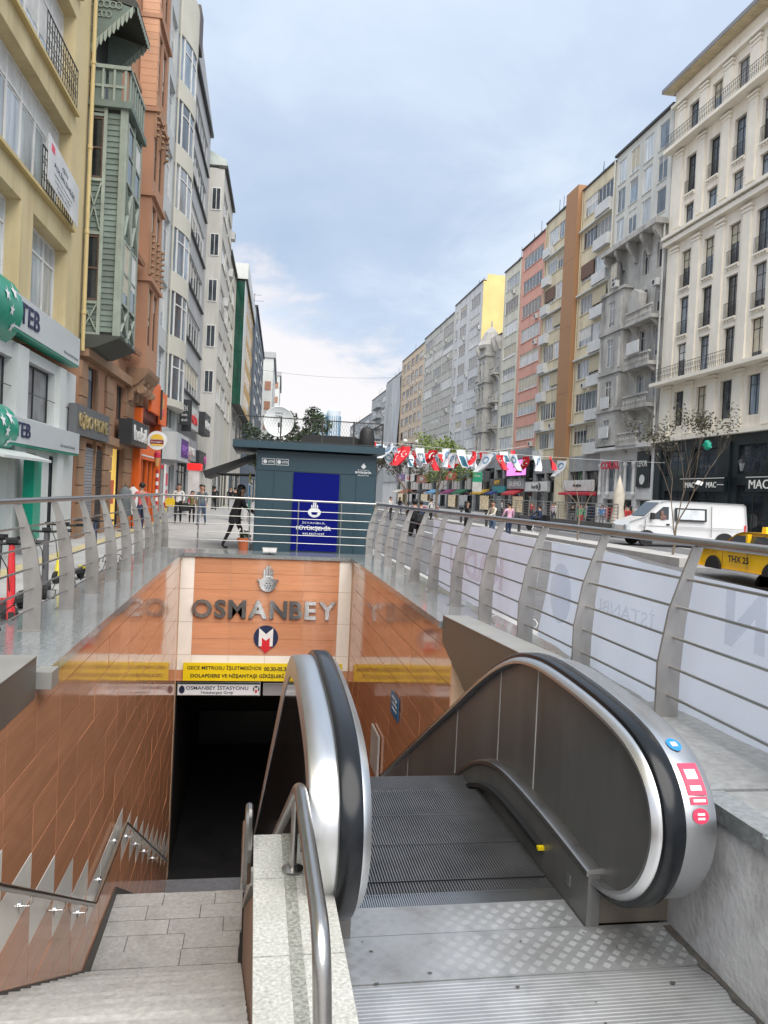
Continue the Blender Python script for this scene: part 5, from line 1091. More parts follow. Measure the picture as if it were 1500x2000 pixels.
for k in range(5):
    z = 8.0+3.05*k; g = G(); g.box(-.78,-.05,z,-.18,-.001,z+1.5); w_ = part('side_window', g, FR_W, h); g = G(); g.box(-.73,-.056,z+.06,-.5,-.0505,z+1.44); g.box(-.46,-.056,z+.06,-.23,-.0505,z+1.44); part('pane', g, GL_D, w_)
lblock('pale_stepped_block', 'lower cream block squeezed before the green glass bay', 39.5, 46.8, 20, CR3, 4, 6.2, [(.08,.45),(.55,.92)], .9)
h, WD, fh = lblock('green_glass_bay_building', 'building with a tall green glass bay edged in white and a gold street face', 46.9, 65, 21, W4, 4, 6.2, [(.1,.45),(.55,.9)], 1.0)
g = G(); g.box(0,-.0,9.0,.75,18,19.9); part('bay_core', g, FR_D, h); n = 7
for k in range(n):
    z = 9.05+1.54*k
    for x0, x1 in ((.02,.37),(.39,.73)): g = G(); g.box(x0,-.03,z+.02,x1,-.002,z+1.52); part('pane', g, GL_G, h)
g = G(); g.box(.752,0,9.0,.8,3.6,19.9); part('white_strip', g, BW, h)
for k in range(5):
    g = G(); g.box(.752,3.62,9.0+2.18*k,.79,18,9.0+2.18*k+2.14); p = part('gold_panel', g, pm('gold_panel', (.58,.38,.12), .5, 0, .2, .6), h)
    g = G(); [g.box(.792,4.6+2.3*i,9.5+2.18*k,.8,5.7+2.3*i,10.6+2.18*k) for i in range(6)]; part('window_row', g, GL_D, p)
g = G(); g.box(-1,-.2,19.95,1.0,18.3,21.3); part('bay_cap', g, BW, h); g = G(); g.box(-1,-.1,19.9,.95,18.2,19.949); part('bay_soffit', g, FR_D, h)
h, WD, fh = lblock('slate_blue_block', 'slate blue clad block with white window bands', 65.5, 100, 22, pm('slate_blue_cladding', (.09,.12,.16), .5), 6, 5.5, [(.1,.3),(.4,.6),(.7,.95)], 2.0, gls=(GL_P, GL_B))
g = G(); g.tube([(-.5,6,22),(-.5,6,25)], .03, 5); [g.beam((-.5-w_,6,z),(-.5+w_,6,z),.03,.03) for z, w_ in ((24.8,.8),(24.1,1.1),(23.4,.5))]; part('aerial', g, IRON, h)
def brown_end(s, H, off, label):
    h = left('brown_shutter_block', label, s, off)
    g = G(); g.box(-9,0,0,0,30,H); part('wall', g, BW, h)
    nf = int((H-4)/3.2)
    for k in range(nf):
        z = 5+3.2*k
        g = G(); g.box(-1.25,-.06,z,-.3,-.001,z+1.4); part('shutter', g, pm('rust_shutter', (.33,.17,.11), .6), h)
        g = G(); [g.box(.002,3+6*i,z,.05,7+6*i,z+1.5) for i in range(4)]; part('window_row', g, GL_D, h)
    g = G(); g.box(-9.2,-.2,H,.3,30,H+.9); part('roof_edge', g, GY4, h)
brown_end(104, 23, 3.5, 'white block end wall with rust brown shutters beyond the aerials')
brown_end(150, 27, 4.2, 'farthest white block on the left with small rust shutters')
for k, (s, w, z0, z1, m, tx, tm, off) in enumerate(((20.8,.2,4.6,6.3,DK,None,None,.2),(21.2,4.6,4.9,6.1,BW,'MELİSA',RED,.3),(26,3.6,4.9,6.2,DK,'DERİMOD',FR_W,.4),(20.6,5.,3.1,4.3,pm('patterned_grey', (.3,.31,.32), .5, 0, .4, 2),'İPEKYOL',FR_W,.25),(27,8,2.9,3.9,DK,'KOTON',pm('pink_letter', (.6,.12,.35), .5),.3),(36,8,2.9,4.,DK,'LC MODA',FR_W,.3),(46,6,3.,4.,flat('crimson_board', (.4,.02,.06), .5),'AVVA',FR_W,.3))):
    sign('L', 'shop_sign', ('thin dark board at the near edge of the grey block', 'white board with red letters on the grey block', 'dark box sign with white letters high on the grey block', 'patterned grey fascia over the next shop', 'dark fascia with pink letters down the pavement', 'long dark fascia with white letters further down', 'crimson fascia near the kiosk awning')[k], s, off, z0, z1, w, m, tx, tm, .5, d=.5 if k in (0, 2) else .25)
for k, (s, off, z, w, hgt, m, tx) in enumerate(((20.3,.15,4.9,.5,1.35,DK,'SEN'),(26.3,.3,4.9,.55,1.3,flat('bottle_green', (.01,.05,.045), .5),'AR'))):
    t = thing('projecting_sign', ('black projecting sign with white writing facing down the pavement', 'dark green projecting sign beyond the black one')[k], 'sign', lpos(s, off), -LA); g = G(); g.box(0,0,z,w,.15,z+hgt); part('board', g, m, t)
    text(tx, FR_W, t, (w/2,-.02,z+hgt*.65), (1,0,0), w*.6, .3, .02); 
    for j in range(2): text(('moda', 'evi')[j], FR_W, t, (w/2,-.02,z+hgt*.4-.28*j), (1,0,0), w*.6, .16, .02)
rp = thing('red_topped_pillar', 'white shop pillar with bright red band and pink print at its foot', 'pillar', lpos(22.2, .5), -LA); g = G(); g.box(0,0,0,.6,.7,2.55); part('column', g, pm('pillar_white', (.7,.66,.64), .5), rp); g = G(); g.box(-.06,-.08,2.56,.68,.8,2.92); part('red_band', g, flat('lit_red', (.85,.02,.02), .4, emit=.35), rp); g = G(); g.box(.08,-.012,.7,.52,-.001,1.2); part('print', g, flat('hot_pink', (.75,.08,.3), .5), rp)
ss = thing('shop_poster_stand', 'white and yellow shop poster strip beside the burger shop door', 'poster', lpos(15.3, .2), -LA); g = G(); g.box(0,0,.2,.08,.9,2.6); part('panel', g, WHITE, ss); g = G(); g.box(.081,.15,1.6,.09,.7,2.2); g.box(.081,.2,1.0,.088,.75,1.4); part('print', g, PINK, ss); g = G(); g.box(.081,.1,.3,.086,.8,.9); part('yellow_print', g, YELLOW, ss)
# ================================================================== far towers
for k, x in enumerate((47.2, 57.6)):
    t = thing('glass_tower', ('left one of two distant pale blue glass towers', 'right one of two distant pale blue glass towers')[k], 'tower', (x, 600, 0))
    g = G(); g.lathe([(5.0,0),(5.0,64-k*-2),(4.0,66-k*-2),(0,66-k*-2)], 14); part('core', g, pm('tower_hazy_white', (.52,.58,.62), .5), t)  # tower colours are paled to stand in for distance haze
    g = G(); [g.box(-.5,-.1,8,.5,.1,63) for i in range(0)]
    for i in range(9): a = PI+PI*(i+.5)/9; c, s = 5.05*math.cos(a), 5.05*math.sin(a); g.beam((c,s,20),(c,s,62),1.05,.2,up=(math.cos(a+PI/2),math.sin(a+PI/2),0))
    part('glass_strips', g, pm('tower_hazy_glass', (.10,.24,.36), .2), t)
t = thing('white_tower', 'white slab joining the two distant glass towers', 'tower', (52.4, 604, 0)); g = G(); g.box(-4,-3,0,4,3,67); part('wall', g, MATS['tower_hazy_white'], t)
# ================================================================== kiosk
KT = pm('dark_teal_metal', (.022,.055,.075), .42, 0, .1, .8); KB = flat('royal_blue', (.002,.006,.15), .6, spec=.1, var=.05)
kz = thing('municipal_kiosk', 'dark teal municipal kiosk with a blue poster and flat overhanging roof', 'kiosk', (0, 19.75, 0))
g = G(); g.box(-.02,0,.0,3.06,3.4,2.62); part('body', g, KT, kz)
for x0, x1, z0, z1 in ((.0,.42,.02,2.1),(.44,.9,.02,2.1),(2.14,2.52,.02,2.1),(2.54,3.04,.02,2.1),(0,3.04,2.12,2.6)):
    g = G(); g.box(x0+.01,-.018,z0,x1-.01,-.001,z1); part('panel', g, KT, kz)
g = G(); g.box(-.62,-.3,2.66,3.22,3.8,2.84); part('roof', g, KT, kz)
g = G(); g.box(.93,-.03,.1,2.11,-.0185,2.1); ps = part('poster', g, KB, kz)
WI = flat('white_ink', (.72,.74,.76), .5)
def emblem(par, x, z, r, y):
    g = G(); n = 20; g.prism([(x+r*math.cos(PI+PI*i/n), z+r*.9*math.sin(PI+PI*i/n)) for i in range(n+1)]+[(x+r*.7,z+r*.35),(x+r*.45,z+r*.5),(x-r*.45,z+r*.5),(x-r*.7,z+r*.35)], 'y', y-.004, y)
    for dx, h_ in ((-.42,1.05),(-.14,1.55),(.14,1.55),(.42,1.05)): g.prism([(x+r*dx-r*.1,z+r*.55),(x+r*dx+r*.1,z+r*.55),(x+r*dx+r*.1,z+r*(h_-.2)),(x+r*dx,z+r*h_),(x+r*dx-r*.1,z+r*(h_-.2))], 'y', y-.004, y)
    part('emblem', g, WI, par)
    g = G(); g.prism([(x-r*.5,z-.1*r),(x+r*.5,z-.1*r),(x+r*.35,z-r*.5),(x-r*.35,z-r*.5)], 'y', y-.007, y-.0045); part('emblem_mark', g, KB, par)
emblem(ps, 1.5, 1.12, .17, -.031)
text('İSTANBUL', WI, ps, (1.5,-.033,.83), (1,0,0), .6, .06, .003); text('BÜYÜKŞEHİR', WI, ps, (1.5,-.033,.69), (1,0,0), .9, .15, .003, .03); text('BELEDİYESİ', WI, ps, (1.5,-.033,.55), (1,0,0), .55, .06, .003, .01)
g = G(); g.prism([(2.72+.0,2.42),(2.79,2.33),(2.72,2.27),(2.65,2.33)], 'y', -.026, -.019); part('emblem', g, WI, kz)
text('BÜYÜKŞEHİR', WI, kz, (2.72,-.021,2.18), (1,0,0), .42, .075, .003, .03); text('İSTANBUL', WI, kz, (2.72,-.021,2.245), (1,0,0), .3, .03, .003); text('BELEDİYESİ', WI, kz, (2.72,-.021,2.11), (1,0,0), .28, .035, .003)
for x in (.28, .63):
    g = G(); a, b, c, d_ = x-.16, x+.16, 2.26, 2.42; w = .012
    g.box(a,-.024,c,b,-.019,c+w); g.box(a,-.024,d_-w,b,-.019,d_); g.box(a,-.024,c+w,a+w,-.019,d_-w); g.box(b-w,-.024,c+w,b,-.019,d_-w); g.prism([(a+.08+.05*math.cos(i*PI/5),2.34+.05*math.sin(i*PI/5)) for i in range(10)], 'y', -.024, -.019); part('bank_badge', g, WI, kz)
    text('ATM', WI, kz, (x+.06,-.021,2.34), (1,0,0), .14, .07, .003, .02)
rf = thing('kiosk_roof_fence', 'thin dark wire mesh fence round the kiosk roof', 'fence', (0, 19.75, 2.84))
for x, y in ((-.55,-.2),(.55,-.2),(1.6,-.2),(2.4,-.2),(3.15,-.2),(3.15,3.7),(-.55,3.7)): g = G(); g.box(x-.02,y-.02,0,x+.02,y+.02,.62); part('post', g, FR_D, rf)
g = G()
for x0, y0, x1, y1 in ((-.55,-.2,3.15,-.2),(3.15,-.2,3.15,3.7),(-.55,-.2,-.55,3.7)): g.beam((x0,y0,.6),(x1,y1,.6),.025,.025); g.beam((x0,y0,.03),(x1,y1,.03),.025,.025)
part('rail', g, FR_D, rf)
g = G()
for i in range(50): x = -.55+.074*i; g.beam((x,-.2,.04),(min(3.15,x+.28),-.2,.04+min(.28,3.15-x)*2),.004,.004); g.beam((x,-.2,.59),(min(3.15,x+.28),-.2,.59-min(.28,3.15-x)*2),.004,.004)
part('wire_mesh', g, FR_D, rf)
ds = thing('satellite_dish', 'large white satellite dish with dark print on the kiosk roof', 'satellite dish', (.52, 20.9, 2.84)); q = G(); n = 24
q.lathe([(.015,.1),(.2,.085),(.34,.045),(.40,.0),(.41,.012),(.34,.06),(.2,.1),(0,.12)], n); q.v = [(x, z-.1+.0, y*1.0) for x, y, z in q.v]; q.v = [(x, y*math.cos(.25)-z*math.sin(-.25)*.0, z+.62) for x, y, z in q.v]; part('reflector', q, pm('dish_white', (.8,.82,.82), .5, 0, .06, 3), ds, smooth=50)
g = G(); g.tube([(0,.1,0),(0,.1,.5),(0,.02,.62)], .025, 8); g.tube([(0,.0,.3),(0,-.42,.5)], .01, 6); part('mast', g, FR_D, ds); g = G(); g.tube([(0,-.42,.46),(0,-.36,.56)], .03, 8); part('receiver', g, FR_D, ds)
for s_, z in (('DİGİ',.84),('TÜRK',.76)): text(s_, INK, ds, (0,-.13,z), (1,0,0), .2, .05, .004, .03)
rb = thing('roof_boxes', 'low dark planter boxes on the kiosk roof', 'planter', (1.2, 21.2, 2.84)); g = G(); g.box(0,0,0,1.6,.5,.32); g.box(.1,.05,.32,1.5,.45,.36); part('box', g, BLACK, rb)
rb = thing('roof_bin', 'dark wrapped bundle standing at the right end of the kiosk roof', 'bundle', (2.95, 21.0, 2.84)); g = G(); g.lathe([(0,0),(.2,0),(.23,.2),(.2,.5),(.14,.6),(0,.66)], 9); part('wrap', g, BLACK, rb, smooth=50)
aw = thing('kiosk_awning', 'black sloping awning sticking out of the left side of the kiosk', 'awning', (-.04, 20.1, 0)); g = G(); g.prism([(0,2.55),(0,2.45),(-1.25,1.85),(-1.32,2.02)], 'y', 0, 2.6); part('canopy', g, BLACK, aw); g = G(); [g.beam((0,y,2.0),(-1.1,y,1.98),.03,.03) for y in (.1,1.3,2.5)]; part('arm', g, FR_D, aw)
rk = thing('magazine_rack', 'rack of small colourful goods hanging beside the kiosk under the awning', 'rack', (-.12, 20.3, 0)); rr_ = random.Random(11)
g = G(); [g.box(-.03,0,.7+.35*i,0,2.2,.73+.35*i) for i in range(4)]; part('shelf', g, FR_D, rk)
for i in range(4):
    for j in range(7):
        g = G(); y = .1+.3*j; z = .735+.35*i; g.box(-.06-.02*rr_.random(),y,z,-.031,y+.22,z+.24+.05*rr_.random()); part('magazine', g, flat('mag_%s' % 'abcde'[(i*3+j*2) % 5], [(.6,.6,.6),(.05,.2,.45),(.5,.06,.08),(.1,.35,.3),(.55,.45,.1)][(i*3+j*2) % 5], .5), rk)
pt = thing('flower_pot', 'terracotta flower pot with white flowers at the kiosk corner', 'flower pot', (-.25, 19.85, 0)); g = G(); g.lathe([(0,0),(.11,0),(.15,.3),(.17,.3),(.17,.36),(0,.36)], 12); part('pot', g, flat('terracotta', (.5,.13,.05), .7), pt)
LEAF = pm('dark_leaf', (.035,.06,.025), .6, 0, .4, 2); g = G(); 
def leaves(g, c, r, n, s, rn, flatz=1.0):
    for _ in range(n):
        while True:
            p = Vector((rn.uniform(-1,1), rn.uniform(-1,1), rn.uniform(-1,1)))
            if p.length < 1: break
        p = Vector(c)+Vector((p.x*r[0], p.y*r[1], p.z*r[2])); a = Vector((rn.gauss(0,1),rn.gauss(0,1),rn.gauss(0,.6))).normalized(); b = a.orthogonal().normalized(); b = (b*math.cos(rn.random()*6)+a.cross(b)*math.sin(rn.random()*6)); l = s*rn.uniform(.6,1.4)
        g.add([p-a*l, p+b*l*.42, p+a*l, p-b*l*.42], [(0,1,2,3)])
leaves(g, (0,0,.45), (.16,.16,.12), 60, .05, random.Random(1)); part('leaves', g, LEAF, pt); g = G(); rn = random.Random(2); [g.ball((rn.uniform(-.13,.13),rn.uniform(-.13,.13),.52+rn.random()*.08),.025,5,3) for _ in range(9)]; part('flowers', g, WHITE, pt)
# ================================================================== banners on the right railing
BAN = translucent(pm('white_banner_cloth', (.80,.845,.95), .8, 0, .05, .8), .5); BANP = translucent(pm('pinkish_banner_cloth', (.80,.79,.89), .8, 0, .05, .8, dirt=((.74,.58,.63), .35, 1.2, (1,1,1))), .5); GHOST = pm('show_through_print', (.45,.52,.72), .8, 0, .1, 3, alpha=.16); 
def sheet(y0, y1, zt, zb, x, m, par, amp=.02, ph=0.):
    g = G(); ny, nz = 40, 12; vs = []
    for i in range(ny+1):
        for j in range(nz+1):
            y = y0+(y1-y0)*i/ny; v = j/nz; za, zb_ = zt(y), zb(y); z = za+(zb_-za)*v
            vs.append((x-.13*v**1.3+amp*math.sin(y*3.1+ph+v*2.2)+amp*.7*math.sin(y*7.3+v*5+ph), y, z))
    g.add(vs, [(i*(nz+1)+j, (i+1)*(nz+1)+j, (i+1)*(nz+1)+j+1, i*(nz+1)+j+1) for i in range(ny) for j in range(nz)]); return part('cloth', g, m, par, smooth=60)
bn = thing('white_rail_banner', 'long white banner seen from behind, tied to the near part of the road railing', 'banner', (0,0,0))
sheet(2.0, 7.75, lambda y: 1.16+.04*math.sin(y*1.1), lambda y: .12+.03*math.sin(y*.9+1)+.012*max(0,y-4), 3.14, BAN, bn)
g = G(); g.prism([(7.2+.32*math.cos(i*PI/10)*.8, .72+.3*math.sin(i*PI/10)) for i in range(20)], 'x', 3.015, 3.02); part('print', g, GHOST, bn)
text('İSTANBUL', GHOST, bn, (3.03,6.0,.75), (0,-1,0), 1.2, .16, .003, mirror=True); text('N', GHOST, bn, (3.05,4.35,.92), (0,-1,0), .4, .36, .003, .04, mirror=True)
bn = thing('pinkish_rail_banner', 'white banner with a faint pink print on the far part of the road railing', 'banner', (0,0,0))
sheet(8.1, 13.3, lambda y: 1.21+.02*math.sin(y*2), lambda y: .2+.05*math.sin(y), 3.16, BANP, bn, .02, 2.)
text('KADIN', pm('pink_ghost', (.7,.4,.5), .8, 0, .1, 3, alpha=.16), bn, (3.02,10.3,.7), (0,-1,0), 2.6, .4, .003, .03, mirror=True)
for y, z in ((7.85,1.33),(9.3,.2),(6.5,.2),(7.9,.3)):
    g = G(); g.tube([(3.0+.06*math.cos(t*PI/4)*(-1), y+.03*math.sin(t), z+.05*math.sin(t*PI/4)) for t in range(9)], .006, 5); tag(place('cable_tie', mesh('cable_tie', g, WHITE)), 'white tie holding the banner cloth, at %s' % {7.85:'the handrail between the two banners', 9.3:'the foot of a post under the pinkish banner', 6.5:'the foot of a post under the white banner', 7.9:'the lowest crossbar between the banners'}[y], 'tie')
# ================================================================== people
SKIN = flat('skin', (.42,.24,.17), .55); HAIRD = flat('dark_hair', (.012,.01,.009), .55); SHOE = flat('shoe_dark', (.02,.02,.022), .5)
CLO = {}
def cloth(n, c):
    CLO[n] = flat('cloth_'+n, c, .85, var=.15, scale=8); return CLO[n]
for n, c in dict(black=(.012,.012,.014), white=(.62,.61,.6), olive=(.16,.14,.05), grey=(.13,.15,.16), denim=(.06,.10,.17), pink=(.62,.35,.47), navy=(.02,.035,.08), red=(.45,.04,.04), beige=(.5,.46,.38), green=(.03,.3,.14), blue=(.06,.22,.5), plaid=(.55,.12,.12)).items(): cloth(n, c)
def person(label, loc, rz, top, legs, h=1.7, stride=.25, arms=((.1,.1),(.1,.1)), lean=0., hair='long', sit=False, group=None, coat=False, head=0., female=True):
    """one skinned body over a posed skeleton (front is +y); clothing colours by region, hair as a child"""
    k = h/1.7; sw = .185 if female else .205
    V = []; E = []; R = []; T = []
    def v(p, r, t, par=None):
        V.append(Vector(p)*k); R.append(r*k); T.append(t)
        if par is not None: E.append((par, len(V)-1))
        return len(V)-1
    hz = .93 if not sit else .52; ly = math.sin(lean)
    pel = v((0,0,hz), .125, 'L'); wai = v((0,.12*ly,hz+.17), .115, 'T', pel); che = v((0,.3*ly,hz+.36), .14, 'T', wai)
    nk = v((0,.42*ly,hz+.52), .055, 'S', che); hd = v((0,.45*ly+.015,hz+.60), .085, 'S', nk); h2 = v((0,.47*ly+.01,hz+.69), .095, 'S', hd); h3 = v((0,.47*ly,hz+.755), .06, 'S', h2)
    v((0,.47*ly+.115,hz+.645), .016, 'S', h2)
    for s in (-1, 1): v((s*.098,.46*ly,hz+.645), .018, 'S', h2)
    for i, s in enumerate((-1, 1)):
        st_ = stride*(1 if i else -1)
        hp = v((s*.085,0,hz-.06), .095, 'L', pel)
        if sit: kn = v((s*.15,.42,hz-.02), .062, 'L', hp); an = v((s*.15,.40,.1), .042, 'L', kn); v((s*.15,.53,.05), .035, 'F', an)
        else:
            kn = v((s*.095,st_*.45+.03,.5), .062, 'L', hp); an = v((s*.09,st_*.95-.03*abs(st_),.085+.05*max(0,-st_)), .04, 'L', kn); he = v((s*.09,st_*.95+.04,.045), .035, 'F', an); v((s*.1,st_*.95+.15,.035), .03, 'F', he)
        sh = v((s*sw,.36*ly,hz+.45), .062, 'T', che); a, b = arms[i]
        el = v((s*(sw+.06),.36*ly+.28*math.sin(a),hz+.45-.28*math.cos(a)), .042, 'T', sh)
        wr = v((s*(sw+.05),.36*ly+.28*math.sin(a)+.24*math.sin(b),hz+.45-.28*math.cos(a)-.24*math.cos(b)), .028, 'T', el)
        d_ = Vector((0,math.sin(b),-math.cos(b))); w = V[wr]/k; pm_ = v(w+d_*.07, .03, 'S', wr); p0 = V[pm_]/k
        nrm = Vector((0,math.cos(b),math.sin(b)))
        for f, ln in enumerate((.062,.072,.068,.05)): f1 = v(p0+nrm*(.026-.017*f)+d_*ln*.55, .0085, 'S', pm_); v(p0+nrm*(.026-.017*f)+d_*ln-Vector((s*.012,0,0)), .0075, 'S', f1)
        t1 = v(w+d_*.03+nrm*.035, .01, 'S', wr); v(w+d_*.07+nrm*.05, .008, 'S', t1)
    me = bpy.data.meshes.new('person'); me.from_pydata(V, E, []); o = bpy.data.objects.new('person', me); COL.objects.link(o)
    sk = o.modifiers.new('skin', 'SKIN')
    for i, sv in enumerate(me.skin_vertices[0].data): sv.radius = (R[i], R[i]*(.78 if T[i] in 'TL' and i < 4 else 1)); sv.use_root = (i == 0)
    sk.use_smooth_shade = True; ss_ = o.modifiers.new('sub', 'SUBSURF'); ss_.levels = 1; ss_.render_levels = 1
    dg = bpy.context.evaluated_depsgraph_get(); body = bpy.data.meshes.new_from_object(o.evaluated_get(dg)); o.modifiers.clear(); o.data = body; bpy.data.meshes.remove(me)
    body.materials.clear(); [body.materials.append(m) for m in (SKIN, CLO[top], CLO[legs], SHOE)]; ix = dict(S=0, T=1, L=2, F=3)
    segs = [(V[a], V[b], T[b] if T[a] != 'T' or T[b] != 'S' else 'S') for a, b in E]
    for p in body.polygons:
        c = p.center; best = None
        for a, b, t in segs:
            ab = b-a; u = max(0, min(1, (c-a).dot(ab)/(ab.length_squared or 1))); dd = (a+ab*u-c).length
            if best is None or dd < best[0]: best = (dd, t)
        p.material_index = ix[best[1]]; p.use_smooth = True
    o.location = loc; o.rotation_euler = (0,0,rz); tag(o, label, 'person', group)
    hc = Vector((0,.46*ly-.02,hz+.70))*k; g = G(); g.ball(hc, (.108*k,.115*k,.105*k), 10, 6)
    if hair == 'long': g.ball(hc+Vector((0,-.05,-.13))*k, (.1*k,.07*k,.17*k), 10, 6)
    if hair == 'helmet': g = G(); g.ball(hc+Vector((0,.02,0))*k, (.135*k,.15*k,.14*k), 12, 7)
    part('helmet' if hair == 'helmet' else 'hair', g, (HAIRD if hair != 'helmet' else BLACK), o, smooth=60)
    g = G(); [g.ball(((s*.034)*k, (.47*ly+.093)*k, (hz+.675)*k), .011*k, 5, 4) for s in (-1, 1)]; part('eyes', g, HAIRD, o)
    g = G(); g.ball((0, (.47*ly+.088)*k, (hz+.598)*k), (.025*k,.012*k,.008*k), 6, 4); part('mouth', g, flat('lip', (.3,.08,.07), .5), o)
    if coat:
        g = G(); n = 12; rings = [(hz+.46,.17,.11,.34),(hz+.2,.17,.13,.15),(hz-.02,.19,.15,0),(hz-.22,.21,.17,0)]
        vs = [(rx*math.cos(2*PI*j/n)*k, (ry*math.sin(2*PI*j/n)+ly*f)*k, z*k) for z, rx, ry, f in rings for j in range(n)]
        g.add(vs, [(i*n+j,i*n+(j+1) % n,(i+1)*n+(j+1) % n,(i+1)*n+j) for i in range(3) for j in range(n)]); part('coat', g, CLO[top], o, smooth=60)
    return o
def bag(label, loc, c, s=.3):
    b = thing('bag', label, 'bag', loc); g = G(); g.prism([(-s*.5,0),(s*.5,0),(s*.55,s*.8),(s*.3,s),(-s*.3,s),(-s*.55,s*.8)], 'y', -.07, .07); part('body', g, c, b); g = G(); g.tube([(-s*.25,0,s),(-s*.2,0,s*1.4),(s*.2,0,s*1.4),(s*.25,0,s)], .012, 5); part('handle', g, c, b); return b
person('woman walking in white top and black trousers with long dark hair, carrying a yellow bag', (-3.28,34.2,0), PI, 'white', 'black', 1.7, .22, ((.25,.9),(.1,.2)))
bag('yellow shopping bag held by the woman in the white top', (-3.6,33.95,.72), flat('bag_yellow', (.75,.5,.02), .6), .36); bag('black bag hanging from the arm of the woman in white', (-2.98,34.1,.55), BLACK, .34); bag('pink bag beside the yellow shopping bag', (-3.82,34.1,.66), PINK, .2)
person('shorter person walking in an olive top and black trousers', (-2.74,34.7,0), PI, 'olive', 'black', 1.42, .15, hair='short')
person('woman walking in a grey jacket and jeans with a dark bag', (-2.25,33.7,0), PI-.2, 'grey', 'denim', 1.7, .3, ((.2,.5),(.5,.9)))
person('man in a white shirt walking behind the woman in the grey jacket', (-2.95,43,0), PI, 'white', 'grey', 1.74, .2, hair='short', female=False)
for k, (x, y, t, l) in enumerate(((-2.9,56,'black','black'),(-1.9,60,'black','grey'),(-1.35,52,'black','navy'),(-1.1,57,'grey','black'))):
    person(('distant pedestrian all in black near the shop fronts', 'distant pedestrian in black top and grey trousers', 'distant pedestrian in dark clothes nearest the kiosk awning', 'distant pedestrian in a grey top beside the kiosk awning')[k], (x,y,0), PI*(k % 2), t, l, 1.72, .18, hair='short', female=False)
person('person in long black coat leaning at the kiosk counter with legs apart', (-.52,20.75,0), -PI/2+.2, 'black', 'black', 1.7, .3, ((.5,1.2),(.4,1.0)), .35, coat=True)
person('person in a red checked shirt and blue trousers standing by the burger shop', (-3.75,26.6,0), .6, 'plaid', 'navy', 1.65, .1, hair='short', female=False)
for k, (px_, y, t) in enumerate(((-4.35,27.0,'grey'),(-4.4,29.,'white'))):
    ck = thing('hanging_coat', ('grey coat on a stand outside the shop', 'pale coat on a stand outside the shop')[k], 'coat', (px_,y,0)); g = G(); g.lathe([(.05,.5),(.24,.52),(.2,1.0),(.22,1.35),(.06,1.5),(0,1.52)], 10); part('garment', g, CLO[t], ck, smooth=60); g = G(); g.tube([(0,0,.02),(0,0,1.6)], .02, 6); g.lathe([(0,0),(.2,0),(.2,.02),(0,.03)], 10); part('stand', g, FR_D, ck)
def rz_at(y): return road_z(y)
person('man in a pink shirt standing in the road beyond the banners', (11.3,33.2,-.14), .3, 'pink', 'navy', 1.72, .05, ((.3,.9),(.2,.6)), hair='short', female=False)
person('man in a beige shirt beside the man in pink', (10.6,33.4,-.14), PI*.6, 'beige', 'denim', 1.74, .05, ((.5,1.3),(.3,.8)), hair='short', female=False)
person('person in black facing the men in pink and beige', (9.4,33.5,-.14), -PI/2, 'black', 'black', 1.68, .12, ((.4,1.3),(.3,.9)))
for k, (x, y, t, l, h_) in enumerate(((7.8,62,'white','navy',1.7),(8.9,66,'black','black',1.75),(5.1,45,'blue','navy',1.75),(9.7,55,'white','black',1.7),(13.2,70,'black','navy',1.7),(13.9,60,'white','black',1.68),(16.5,72,'black','black',1.7),(22.6,51,'green','red',1.66),(23.4,46,'red','black',1.7),(25.,58,'black','grey',1.7),(25,48.5,'red','navy',1.7),(25.5,63,'white','navy',1.7),(26,70,'red','black',1.7),(27,82,'white','black',1.7),(6.1,58,'grey','navy',1.7))):
    person(['pedestrian in white far up the road behind the motorcycle', 'pedestrian in black far up the road near the yellow taxi', 'person in a bright blue top at the right edge of the kiosk', 'pedestrian in a white top left of the motorcycle riders', 'pedestrian in black by a street tree trunk', 'pedestrian in white near the far green banner', 'pedestrian in black beneath the far shop signs', 'figure in a green top behind the fence by the closed parasol', 'figure in red just behind the closed parasol', 'shopper in black behind the middle of the fence', 'shopper in red behind the fence near the white arched shop', 'shopper in white behind the left end of the fence', 'shopper in red beyond the left end of the fence', 'pedestrian in white on the far pavement below the salmon block', 'pedestrian in grey far up the road by the kiosk'][k], (x,y,0 if x > 22 else -.14), k*1.3, t, l, h_, .12, hair='short' if k % 2 else 'long', female=bool(k % 2))
for k, (x, y, t, l, lb) in enumerate(((24.8,43.5,'plaid','navy','shopper in a checked shirt right of the closed parasol'),(26.2,52,'white','black','shopper in white among the goods behind the right part of the fence'),(27,57,'blue','grey','shopper in a bright blue top behind the middle of the fence'),(26.5,66,'pink','black','shopper in pink near the shop with white letters'),(11.6,76,'navy','black','pedestrian in navy far up the road among the tree trunks'),(12.4,84,'grey','black','smallest pedestrian far up the road by the second lamp'))):
    person(lb, (x,y,0 if x > 22 else -.14), k*1.1, t, l, 1.7, .14, hair='short' if k % 2 else 'long', female=bool(k % 2))
rn = random.Random(6)
